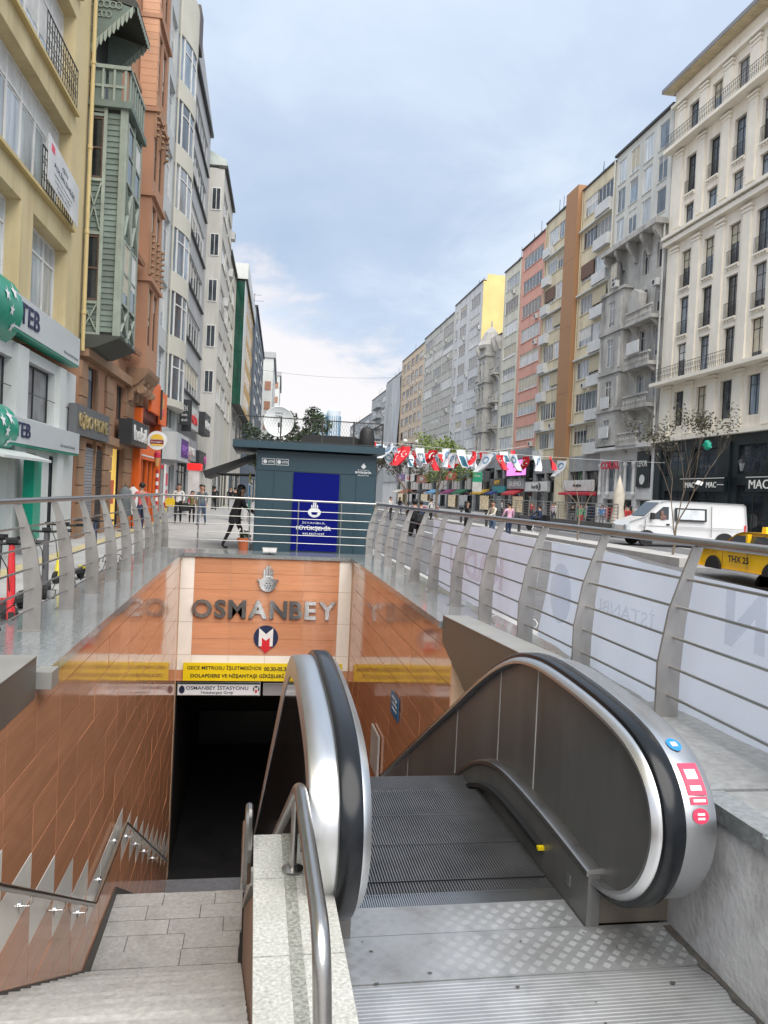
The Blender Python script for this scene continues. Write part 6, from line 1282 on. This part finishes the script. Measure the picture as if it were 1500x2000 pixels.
for k, (y, c) in enumerate(((47.5,'green'),(50,'red'),(53.5,'blue'),(56.5,'beige'),(60,'red'),(63.5,'navy'))):
    t = thing('clothes_rack', ('rack of green garments by the white arched shop', 'rack of red garments beside the green one', 'rack of blue garments behind the fence', 'rack of beige garments behind the fence', 'rack of red garments at the left part of the fence', 'rack of navy garments at the far left end of the fence')[k], 'clothes rack', (29.2,y,0), .1*k, 'clothes racks on the far pavement'); g = G(); g.tube([(0,-.8,0),(0,-.8,1.6),(0,.8,1.6),(0,.8,0)], .02, 5); part('stand', g, FR_D, t)
    for j in range(8): g = G(); y_ = -.7+.2*j; g.prism([(-.22,.55+.2*rn.random()),(.22,.6),(.24,1.4),(.05,1.56),(-.05,1.56),(-.24,1.4)], 'y', y_, y_+.09); part('garment', g, CLO[c] if j % 3 else CLO[('white','black','plaid')[j % 2]], t)
# ================================================================== vehicles
TYRE = flat('tyre', (.015,.015,.016), .8); RIM = pm('wheel_rim', (.35,.36,.37), .35, .8, .1)
def wheel(par, x, y, z, r, w=.2):
    g = G(); g.lathe([(r*.6,-w/2),(r*.95,-w/2),(r,-w*.3),(r,w*.3),(r*.95,w/2),(r*.6,w/2)], 20); g.v = [(x+c, y+a, z+b) for a, b, c in g.v]; W_ = part('wheel', g, TYRE, par, smooth=40)
    g = G(); g.lathe([(0,-w*.44),(r*.6,-w*.44),(r*.6,w*.44),(0,w*.44)], 14); g.v = [(x+c, y+a, z+b) for a, b, c in g.v]; part('rim', g, RIM, W_)
CARW = pm('white_car_paint', (.66,.67,.68), .22, 0, .04, 1, coat=.4); CARY = pm('yellow_taxi_paint', (.84,.5,.008), .22, 0, .04, 1.5, coat=.4); CGL = pm('car_glass', (.03,.035,.04), .04, 0, .2, 1, spec=.8)
van = thing('white_van', 'white high roofed panel van with one dark side window and a driver', 'van', (19.75, 33.4, -.14), PI/2-.1); van.scale = (.96, 1.0, .96)
# local: front +y, x to the right of travel; the camera sees its left side (-x)
out = [(-2.75,.45),(-2.8,1.0),(-2.72,2.12),(-2.6,2.22),(1.0,2.24),(1.35,2.14),(2.05,1.42),(2.75,1.16),(2.9,.95),(2.92,.5),(2.8,.38),(-2.6,.36)]
g = G(); n = len(out); hw = .97; lay = [(-hw,.0),(-hw*.97,.0)]
vs = []
for x, ins in ((-hw+.10,.06),(-hw,0),(hw,0),(hw-.10,.06)):
    for y, z in out: vs.append((x*(1-.09*max(0, z-1.1)), y*(1-ins*.25), z-(ins*.6 if z > 2 else 0)))
g.add(vs, [tuple(range(n)), tuple(range(3*n, 4*n))[::-1]]+[(i*n+j, (i+1)*n+j, (i+1)*n+(j+1) % n, i*n+(j+1) % n) for i in range(3) for j in range(n)]); part('body', g, CARW, van, smooth=30)
sx = lambda z: -hw*(1-.09*max(0, z-1.1))-.006
def vpanel(pts, nm, m, par=van, off=0.): g = G(); v0 = [(sx(z)-off, y, z) for y, z in pts]; v1 = [(sx(z)+.03, y, z) for y, z in pts]; n_ = len(pts); g.add(v0+v1, [tuple(range(n_)), tuple(range(n_, 2*n_))[::-1]]+[(i, (i+1) % n_, n_+(i+1) % n_, n_+i) for i in range(n_)]); return part(nm, g, m, par)
fd = vpanel([(.82,.5),(.82,2.02),(1.2,2.02),(2.0,1.36),(2.05,.5)], 'front_door', CARW, off=.004); vpanel([(.95,1.33),(.95,1.93),(1.22,1.93),(1.86,1.33)], 'door_window', CGL, fd, .008); vpanel([(.9,1.05),(.9,1.12),(1.05,1.12),(1.05,1.05)], 'handle', BLACK, fd, .02)
sw_ = vpanel([(-.85,1.28),(-.85,1.9),(.65,1.9),(.65,1.28)], 'side_window', BLACK, off=.003); vpanel([(-.75,1.36),(-.75,1.83),(.55,1.83),(.55,1.36)], 'pane', GL_P, sw_, .01)
vpanel([(-2.6,.98),(-2.6,1.02),(2.3,1.02),(2.3,.98)], 'side_groove', pm('groove_grey', (.4,.4,.41), .5), off=.001); vpanel([(-1.1,.55),(-1.1,2.05),(-1.085,2.05),(-1.085,.55)], 'door_seam', FR_D, off=.001)
g = G(); g.prism([(1.38,2.10),(2.03,1.44),(2.06,1.46),(1.4,2.13)], 'x', -.8, .8); part('windscreen', g, CGL, van); g = G(); g.box(-.95,2.7,.35,.95,2.98,.62); part('bumper', g, FR_D, van)
for x in (-.75,.75): g = G(); g.box(x-.16,2.72,.75,x+.16,2.92,1.0); part('headlight', g, GL_P, van)
g = G(); g.box(-1.2,1.7,1.3,-1.0,1.85,1.62); part('mirror', g, BLACK, van); g = G(); g.box(-.9,-2.83,.7,-.75,-2.7,1.2); part('tail_light', g, RED, van)
for x in (-.86,.86):
    for y in (-1.75,1.95): wheel(van, x, y, .34, .34)
for y in (-1.75,1.95): g = G(); g.prism([(y+.45*math.cos(i*PI/10),.34+.45*math.sin(i*PI/10)) for i in range(11)], 'x', -.985, -.9); part('wheel_arch', g, BLACK, van)
drv = person('van driver in dark clothes behind the side window of the white van', (17.2,32.45,.55), PI/2-.12, 'black', 'black', 1.6, 0, ((.5,1.4),(.5,1.4)), 0, 'short', sit=True, female=False) if False else None
g = G(); g.ball((-.985,1.28,1.62),(.012,.09,.12),10,6); g.ball((-.985,1.22,1.42),(.012,.17,.12),10,6); part('driver_shape', g, flat('driver_skin', (.18,.1,.08), .6), van)  # flat head and shoulders of the driver at the door window
tx = thing('yellow_taxi', 'yellow taxi with black plate number on its flank, behind the nearest banner', 'taxi', (14.35, 19.6, road_z(19.6)+.06), -PI/2)
# local: length along x, front -x; near flank faces -y
prof = [(-2.1,.35),(-2.15,.62),(-1.95,.82),(-1.1,.95),(-.45,1.38),(-.2,1.45),(.9,1.45),(1.15,1.38),(1.75,1.0),(2.05,.95),(2.12,.6),(2.05,.35)]
g = G(); n = len(prof); vs = []
for y, s in ((-.78,1),(-.85,0),(.85,0),(.78,1)):
    for x, z in prof: t = max(0, z-.95)*.38; vs.append((x, y*(1-t) if True else y, z-.02*s))
g.add(vs, [tuple(range(n))[::-1], tuple(range(3*n, 4*n))]+[(i*n+j, i*n+(j+1) % n, (i+1)*n+(j+1) % n, (i+1)*n+j) for i in range(3) for j in range(n)]); part('body', g, CARY, tx, smooth=35)
g = G(); q = [(-.95,.98),(-.4,1.34),(.85,1.36),(1.05,1.3),(1.5,1.0)]
for s in (-1, 1): g.add([(x, s*(.86*(1-max(0, z-.95)*.38)), z) for x, z in q], [tuple(range(5)) if s < 0 else tuple(range(5))[::-1]])
part('side_window', g, CGL, tx); g = G(); g.quad((-1.07,-.72,.98),(-1.07,.72,.98),(-.47,.62,1.39),(-.47,-.62,1.39)); part('windscreen', g, CGL, tx)
g = G(); g.box(.22,-.875,.95,.3,-.75,1.4); part('door_pillar', g, CARY, tx); g = G(); [g.box(x,-.853,.4,x+.012,-.848,.95) for x in (-.85,.3,1.2)]; part('door_seam', g, FR_D, tx)
text('THX 25', INK, tx, (-.1,-.856,.66), (1,0,0), .95, .19, .003, .03); text('dmk taksi hattı', INK, tx, (-.3,-.853,.9), (1,0,0), 1.1, .045, .002)
rs = thing('taxi_roof_sign', 'yellow roof sign on the yellow taxi', 'sign', (14.35, 19.3, road_z(19.6)+1.51), -PI/2); g = G(); g.prism([(-.1,0),(.1,0),(.08,.17),(-.08,.17)], 'y', -.38, .38); part('lamp_box', g, flat('taxi_sign_yellow', (.85,.62,.03), .4), rs); text('TAKSİ', INK, rs, (.098,0,.09), (0,1,0), .5, .1, .003, .02)
for x in (-1.32,1.32):
    for y in (-.76,.76): wheel(tx, 0, 0, 0, .31, .19); w_ = tx.children[-1]; w_.rotation_euler = (0,0,PI/2); w_.location = (x,y,.31)
for x in (-1.32,1.32): g = G(); g.prism([(x+.38*math.cos(i*PI/10),.31+.38*math.sin(i*PI/10)) for i in range(11)], 'y', -.862, -.8); part('wheel_arch', g, BLACK, tx)
for y in (-.6,.6): g = G(); g.ball((-2.08,y,.7),(.08,.16,.09),8,5); part('headlight', g, GL_P, tx)
def far_car(label, loc, rz, m, cat='taxi'):
    t = thing('parked_car', label, cat, loc, rz); g = G(); n = len(prof)
    vs = [(x, y*(1-max(0, z-.95)*.38), z) for y in (-.85,.85) for x, z in prof]; g.add(vs, [tuple(range(n))[::-1], tuple(range(n, 2*n))]+[(j, (j+1) % n, n+(j+1) % n, n+j) for j in range(n)]); part('body', g, m, t, smooth=35)
    g = G(); g.quad((1.22,-.66,1.36),(1.22,.66,1.36),(1.72,.75,1.04),(1.72,-.75,1.04)); g.v = [(x+.02, y, z+.01) for x, y, z in g.v]; part('rear_window', g, CGL, t); g = G(); g.add([(x, s*(.86*(1-max(0, z-.95)*.38)), z) for s in (-1, 1) for x, z in q], [tuple(range(5)), tuple(range(5, 10))[::-1]]); part('side_window', g, CGL, t)
    for x in (-1.32,1.32):
        for y in (-.76,.76): wheel(t, 0, 0, 0, .31, .19); w_ = t.children[-1]; w_.rotation_euler = (0,0,PI/2); w_.location = (x,y,.31)
    for y in (-.65,.65): g = G(); g.box(2.0,y-.15,.72,2.13,y+.15,.88); part('tail_light', g, RED, t)
far_car('yellow taxi far up the road near the street trees', (8.6,63,-.14), -PI/2, CARY); far_car('white car far up the road behind the motorcycle', (8.2,74,-.14), -PI/2, CARW, 'car'); far_car('dark car far up the road', (5.6,80,-.14), -PI/2, pm('dark_car_paint', (.02,.022,.03), .25), 'car'); far_car('silver car in the far lane beyond the trees', (17.5,78,-.14), -PI/2, pm('silver_car_paint', (.4,.41,.42), .3, .5), 'car')
def motorcycle(label, loc, rz, m):
    t = thing('motorcycle', label, 'motorcycle', loc, rz)
    for y in (-.62,.62): wheel(t, 0, y, .3, .3, .11)
    g = G(); g.prism([(-.7,.62),(-.55,.78),(.05,.74),(.25,.95),(.5,.98),(.55,.8),(.3,.5),(.1,.35),(-.35,.35),(-.6,.5)], 'x', -.13, .13); part('body', g, m, t); g = G(); g.tube([(-.36,.38,1.02),(0,.45,1.05),(.36,.38,1.02)], .018, 6); g.tube([(0,.62,.3),(0,.45,1.0)], .03, 6); part('handlebar', g, FR_D, t); g = G(); g.box(-.18,-.85,.7,.18,-.5,1.02); part('top_box', g, BLACK, t); g = G(); g.box(-.06,-.74,.55,.06,-.7,.62); part('tail_light', g, RED, t); return t
motorcycle('dark delivery motorcycle ridden up the road with two people', (7.05,33.5,-.14), .1, BLACK)
person('motorcycle rider in black with a dark helmet', (7.0,33.4,.18), .1, 'black', 'black', 1.72, 0, ((.8,1.3),(.8,1.3)), .15, 'helmet', sit=True, female=False); person('passenger in navy behind the motorcycle rider', (7.45,34.2,.16), .1, 'navy', 'navy', 1.7, 0, ((.6,1.2),(.6,1.2)), .1, 'short', sit=True)
motorcycle('motorcycle standing by the plinth of the far fence', (17.6,46.2,-.14), .5, pm('blue_moto', (.03,.06,.12), .3)); person('rider in a dark blue jacket on the motorcycle by the far fence', (17.65,45.9,.14), .5, 'navy', 'black', 1.75, 0, ((.8,1.2),(.8,1.2)), .2, 'short', sit=True, female=False)
motorcycle('second motorcycle farther up the road', (6.2,48,-.14), 0., pm('grey_moto', (.1,.1,.11), .3)); person('rider in white on the second motorcycle', (6.2,47.9,.16), 0, 'white', 'denim', 1.7, 0, ((.8,1.3),(.8,1.3)), .1, 'helmet', sit=True, female=False)
# kick scooters parked behind the left railing
def scooter(label, loc, rz, m, grp):
    t = thing('electric_scooter', label, 'scooter', loc, rz, grp); t.scale = (.95,.85,.82)
    for y in (-.45,.5): wheel(t, 0, y, .12, .12, .06)
    g = G(); g.box(-.09,-.5,.13,.09,.38,.2); part('deck', g, FR_D, t); g = G(); g.tube([(0,.5,.14),(0,.36,.62),(0,.28,1.08)], [.045,.045,.032], 8); part('stem', g, m, t, smooth=1)
    g = G(); g.tube([(-.32,.26,1.12),(-.1,.28,1.1),(.1,.28,1.1),(.32,.26,1.12)], .02, 8); part('handlebar', g, BLACK, t, smooth=1); g = G(); [g.tube([(s*.2,.265,1.115),(s*.335,.258,1.122)], .028, 8) for s in (-1, 1)]; part('grip', g, RUBBER, t); g = G(); g.box(-.06,.2,1.11,.06,.34,1.16); part('display', g, BLACK, t)
    g = G(); g.tube([(.2,.3,1.1),(.14,.42,1.0),(.05,.46,.8),(.02,.44,.5)], .007, 5); part('cable', g, BLACK, t); g = G(); g.box(-.05,-.62,.18,.05,-.45,.26); part('mudguard', g, m, t); return t
SRED = flat('scooter_red', (.6,.02,.025), .35); SYEL = flat('scooter_yellow', (.72,.6,.03), .35)
scooter('red electric scooter at the left edge behind the curved railing', (-2.64,9.0,0), 3.5, SRED, 'scooters parked behind the left railing'); scooter('black electric scooter with its bar level, second along the railing', (-2.85,9.7,0), 3.0, FR_D, 'scooters parked behind the left railing'); scooter('grey electric scooter near the third railing post, between the black and the yellow one', (-2.85,11.3,0), 3.4, pm('scooter_grey', (.08,.08,.085), .4), 'scooters parked behind the left railing'); scooter('yellow electric scooter with a black bar midway along the railing', (-2.9,13.0,0), 2.9, SYEL, 'scooters parked behind the left railing'); scooter('dark blue electric scooter farthest along the railing', (-2.9,14.9,0), 3.3, pm('scooter_navy', (.02,.03,.07), .35), 'scooters parked behind the left railing')
cb = thing('loose_cable', 'loose black cable winding through the lower bars of the left railing', 'cable', (-2.2,0,0)); g = G(); P = [(.05*math.sin(i*1.7)-.02, 6.6+.13*i, .38+.09*math.sin(i*.9)+.05*math.sin(i*2.3)) for i in range(60)]; g.tube(P, .006, 5); part('wire', g, BLACK, cb)
# ================================================================== far fence, umbrella, trees, flags, lamps
fp = thing('metro_parapet', 'dark stone plinth round the second station entrance across the road', 'wall', (0,0,0)); g = G(); g.box(20.2,41,-.2,20.6,66,.62); g.box(20.6,41,-.2,24.0,41.4,.62); part('plinth', g, pm('dark_plinth', (.1,.1,.1), .4, 0, .2, 2), fp)
ff = thing('metal_fence', 'grey metal bar fence on the plinth across the road', 'fence', (20.4,41,.62))
for i in range(18): g = G(); g.box(-.03,1.45*i-.03,0,.03,1.45*i+.03,1.12); part('post', g, STEELP, ff)
g = G(); g.tube([(0,0,1.13),(0,24.8,1.13)], .03, 8); part('handrail', g, STEEL, ff)
for z in (.18,.36,.54,.72,.9): g = G(); g.box(-.012,0,z,.012,24.7,z+.035); part('crossbar', g, STEELP, ff)
um = thing('closed_parasol', 'closed cream parasol with a tied cloth by the white van', 'parasol', (21.6, 43.4, 0)); g = G(); n = 16
g.lathe([(.05,.25),(.52,.3),(.42,.9),(.3,1.6),(.36,2.3),(.22,2.75),(.2,2.9),(.06,3.35),(0,3.4)], n); g.v = [(x*(1+.16*math.sin(8*math.atan2(y, x))), y*(1+.16*math.sin(8*math.atan2(y, x))), z) for x, y, z in g.v]; part('cloth', g, pm('cream_cloth', (.55,.5,.42), .85, 0, .12, 3), um, smooth=60)
g = G(); g.tube([(0,0,-.14),(0,0,3.5)], .035, 8); part('pole', g, FR_W, um); g = G(); g.lathe([(0,-.14),(.35,-.14),(.35,-.04),(.1,0),(0,0)], 12); part('base', g, WALLGREY, um)
BARK = pm('bark', (.16,.125,.09), .85, 0, .3, 6, bump=.6, bscale=25, aniso=(1,1,.3)); LF2 = pm('olive_leaf', (.06,.056,.03), .6, 0, .5, 3); LF3 = pm('fresh_leaf', (.16,.22,.045), .6, 0, .4, 2)
def tree(label, loc, h, trunk, spread, seed, leafm, nl, ls, base=.35, r0=.09, lev=4, up=.75, slim=1.0, group=None, name='street_tree'):
    rn = random.Random(seed); t = thing(name, label, 'tree', loc, 0, group); g = G(); lf = G(); tips = []
    def grow(p, d, l, r, k):
        P = [p]; R = [r]; n = 4
        for i in range(n): d = (d+Vector((rn.gauss(0,.11),rn.gauss(0,.11),rn.gauss(0,.05)+.02))).normalized(); P.append(P[-1]+d*l/n); R.append(r*(1-.35*(i+1)/n))
        g.tube(P, R, 7 if k < 2 else 4)
        if k >= lev: tips.append(P[-1]); tips.append(P[2]); return
        for i in range(rn.choice((2,3,3)) if k else rn.choice((3,4))):
            a = rn.uniform(0, 2*PI); s = spread*rn.uniform(.5,1.2); nd = (d*up+Vector((math.cos(a)*s, math.sin(a)*s, rn.uniform(0,.35)))).normalized(); grow(P[-1] if i < 2 else P[3], nd, l*rn.uniform(.6,.85), R[-1]*.72, k+1)
    grow(Vector((0,0,-.2)), Vector((rn.gauss(0,.05),rn.gauss(0,.05),1)), trunk, r0, 0)
    top = max(q.z for q in tips) or 1; s = (h)/top
    def fit(v): z = v[2]; return (v[0]*s**.5*slim, v[1]*s**.5*slim, z if z < trunk*.8 else trunk*.8+(z-trunk*.8)*(h-trunk*.8)/(top-trunk*.8))
    g.v = [fit(v) for v in g.v]; part('trunk', g, BARK, t, smooth=50)
    for q in tips:
        q = fit(q); leaves(lf, q, (base,base,base*.8), nl, ls, rn)
    if lf.v: part('crown', lf, leafm, t)
    return t
tree('slender street tree with sparse olive leaves and a green bag before the white van', (14.7,25.2,-.3), 5.7, 1.5, .5, 21, LF2, 2, .06, .3, .07, 6, 1.05, .7)
gb = thing('green_plastic_bag', 'green plastic bag caught in the sparse street tree', 'bag', (15.75,25.1,3.95)); g = G(); g.ball((0,0,0),(.16,.13,.17),9,6); rn = random.Random(4); g.v = [(x*(1+rn.uniform(-.25,.25)), y*(1+rn.uniform(-.25,.25)), z*(1+rn.uniform(-.2,.2))) for x, y, z in g.v]; part('film', g, flat('bag_green', (.0,.33,.22), .35), gb)
wl_ = thing('white_paper_scrap', 'white scrap caught in the sparse street tree', 'scrap', (15.5,25.1,2.6)); g = G(); g.prism([(-.16,-.05),(.1,-.1),(.16,.03),(-.05,.08)], 'y', -.02, .02); part('sheet', g, WHITE, wl_)
tree('bare young street tree with thin upright branches before the flame sign', (14.6,33.2,-.14), 4.5, 1.9, .5, 8, LF2, 0, .05, .2, .05, 4, 1.0)
for k, (x, y, h_, sd, m, nl, lb) in enumerate(((14.4,60,6.8,31,LF3,17,'street tree with a bright fresh green crown above the flags'),(14.3,72,6.6,32,LF2,16,'dark-stemmed street tree left of the fresh green one'),(10.8,92,7.2,33,LF3,14,'pale leafed street tree at the right edge of the kiosk'),(13.6,96,8.,34,LF2,10,'bare branched far street tree between two leafy ones'))):
    tree(lb, (x,y,-.14), h_, 2.8, .7, sd, m, nl, .13, .65, .13, 4, .8)
def round_tree(label, loc, blobs, seed, leafm, ls, dens):
    """trunk with limbs to each clump; every clump a cloud of leaf faces, gaps between"""
    rn = random.Random(seed); t = thing('evergreen_tree', label, 'tree', loc); g = G(); lf = G()
    g.tube([(0,0,-.2),(.05,0,1.2),(0,.05,2.2)], [.14,.12,.09], 8)
    for c, r in blobs: g.tube([(0,.05,2.0),(c[0]*.5,c[1]*.5,(2.0+c[2])/2+.1),(c[0]*.9,c[1]*.9,c[2]-.1)], [.07,.05,.02], 5); leaves(lf, c, (r,r,r*.85), int(dens*r*r), ls, rn)
    part('trunk', g, BARK, t, smooth=50); part('crown', lf, leafm, t)
rn = random.Random(13)
round_tree('dense dark evergreen tree behind the kiosk roof', (1.9,38,0), [((rn.uniform(-1.25,1.25), rn.uniform(-1,1), rn.uniform(3.3,5.5)), rn.uniform(.35,.6)) for _ in range(24)], 51, LEAF, .1, 900)
round_tree('dark shrubby tree between the left shops and the satellite dish', (.2,41,0), [((rn.uniform(-.8,.8), rn.uniform(-.8,.8), rn.uniform(3.2,4.9)), rn.uniform(.3,.5)) for _ in range(14)], 52, LEAF, .1, 800)
for k, (x, y) in enumerate(((13.6,68),(12.4,80))):
    lp = thing('street_lamp', ('street lamp with two white globes by the fresh green tree', 'second street lamp farther up the road')[k], 'street lamp', (x,y,-.14)); g = G(); g.tube([(0,0,0),(0,0,6.6)], .06, 8); g.lathe([(0,0),(.14,0),(.1,.6),(.06,.7)], 10); g.tube([(-.55,0,6.5),(0,0,6.6),(.55,0,6.5)], .03, 6); part('pole', g, FR_D, lp)
    for s in (-1, 1): g = G(); g.ball((s*.55,0,6.75),.22,10,7); part('globe', g, FR_W, lp, smooth=60)
ln = thing('flag_line', 'thin white line with small flags strung from the kiosk across the road', 'line', (0,0,0)); g = G()
def sag(x, x0, x1, z0, z1, s): t = (x-x0)/(x1-x0); return z0+(z1-z0)*t-s*4*t*(1-t)
g.tube([(x, 23.2+.25*(x-3.1), sag(x,3.1,14.7,3.28,3.3,.1)) for x in [3.1+.4*i for i in range(30)]], .006, 4); g.tube([(x, 29+.6*(x-4.2), sag(x,4.2,9.5,3.7,3.7,.2)) for x in [4.2+.4*i for i in range(14)]], .006, 4); g.tube([(x, 26+.3*(x-4), sag(x,3.6,10,3.2,3.75,.25)) for x in [3.6+.4*i for i in range(17)]], .006, 4); part('string', g, FR_W, ln)
FRED = flat('flag_red', (.62,.012,.025), .7); FWH = flat('flag_white', (.62,.66,.7), .7); FLB = flat('flag_blue', (.08,.24,.42), .7); FDB = flat('flag_teal', (.03,.12,.18), .7)
rn = random.Random(9); hang = []
for i in range(14): hang.append((4.05+.48*i, 0))
for i in range(16): hang.append((4.3+.32*i, 1))
for i in range(13): hang.append((4.4+.42*i, 2))
kinds = 'WRBRWBRWRWRWRWRWBWRBRWRWBRWRWBWRBWRRWBWRWBRW'
ORD = ['first','second','third','fourth','fifth','sixth','seventh','eighth','ninth','tenth','eleventh','twelfth','thirteenth','fourteenth','fifteenth','sixteenth']
for n_, (x, row) in enumerate(hang):
    y = (23.2+.25*(x-3.1), 29+.6*(x-4.2), 26+.3*(x-4))[row]; z = (sag(x,3.1,14.7,3.28,3.3,.1), sag(x,4.2,9.5,3.7,3.7,.2), sag(x,3.6,10,3.2,3.75,.25))[row]
    kd = kinds[n_]; w = rn.uniform(.27,.36); hh = rn.uniform(.4,.64); sk = rn.uniform(-.35,.35); tw = rn.uniform(-.9,.9); z -= rn.uniform(0,.1)
    nm = {'R':'red crescent','W':'white emblem','B':'blue and white'}[kd]
    fg = thing('bunting_flag', nm+' flag, %s from the kiosk on the %s string' % (ORD[n_-(0, 14, 30)[row]], ('front', 'back', 'middle')[row]), 'flag', (x,y,z), tw, 'small flags strung across the road')
    f = lambda u, v: (u*w*(1-.25*v)+sk*v*v, .22*v*math.cos(n_*1.9)+.07*math.sin(u*5+v*4+n_), -v*hh)
    g = G(); N = 5; vs = [f(i/N-.5, j/N) for i in range(N+1) for j in range(N+1)]
    g.add(vs, [(i*(N+1)+j, (i+1)*(N+1)+j, (i+1)*(N+1)+j+1, i*(N+1)+j+1) for i in range(N) for j in range(N)]); part('cloth', g, {'R':FRED,'W':FWH,'B':FWH}[kd], fg, smooth=60)
    def ring(cu, cv, r, a0, a1, k=10, ww=.05, dy=-.012):
        g = G(); vs = []
        for i in range(k+1):
            a = a0+(a1-a0)*i/k
            for r_ in (r, r-ww*math.sin(PI*i/k) if a1-a0 < 2*PI-.1 else r-ww): p = f(cu+r_*math.cos(a)/w*.9, min(1, max(0, cv+r_*math.sin(a)/hh))); vs.append((p[0], p[1]+dy, p[2]))
        g.add(vs, [(2*i, 2*i+1, 2*i+3, 2*i+2) for i in range(k)]); return g
    if kd == 'R':
        part('crescent', ring(0,.38,.1,PI*.3,PI*1.7,ww=.05), WHITE, fg); p = f(.22,.4); g = G(); g.add([(p[0]+(.045 if i % 2 == 0 else .018)*math.cos(i*PI/5), p[1]-.014, p[2]+(.045 if i % 2 == 0 else .018)*math.sin(i*PI/5)) for i in range(10)], [tuple(range(10))]); part('star', g, WHITE, fg)
    elif kd == 'W': part('emblem', ring(0,.35,.12,0,2*PI,ww=.045), FLB, fg); 
    else:
        g = G(); vs = []
        for i in range(5):
            for j in (0, 1): p = f((i/4-.5)*.7, .35+.6*j); vs.append((p[0], p[1]-.012, p[2]))
        g.add(vs, [(2*i, 2*i+1, 2*i+3, 2*i+2) for i in range(4)]); part('print', g, FDB, fg)
bl = None
for k, (x, y) in enumerate(((14.2,40),(14.2,46),(14.2,52))):
    b = thing('bollard', ('nearest', 'middle', 'farthest')[k]+' dark bollard of the three on the median', 'bollard', (x,y,0), 0, 'bollards on the median'); g = G(); g.lathe([(0,0),(.1,0),(.08,.1),(.07,.8),(.09,.85),(.05,.95),(0,.96)], 10); part('body', g, IRON, b)
bin_ = thing('street_box', 'grey utility cabinet on the left pavement beyond the kiosk', 'cabinet', (-.95,40,0)); g = G(); g.box(-.35,-.25,.08,.35,.25,1.1); g.box(-.38,-.28,1.1,.38,.28,1.16); part('casing', g, pm('cabinet_grey', (.4,.41,.41), .5), bin_); g = G(); g.box(-.3,-.2,0,.3,.2,.08); part('base', g, FR_D, bin_)
wr = thing('overhead_wire', 'thin wire crossing the sky between the two rows of buildings', 'wire', (0,0,0)); g = G(); g.tube([(-3+.5*i*1.75, 118+i*.6, sag(i,0,40,20,25,1.2)) for i in range(41)], .02, 4); part('strand', g, IRON, wr)
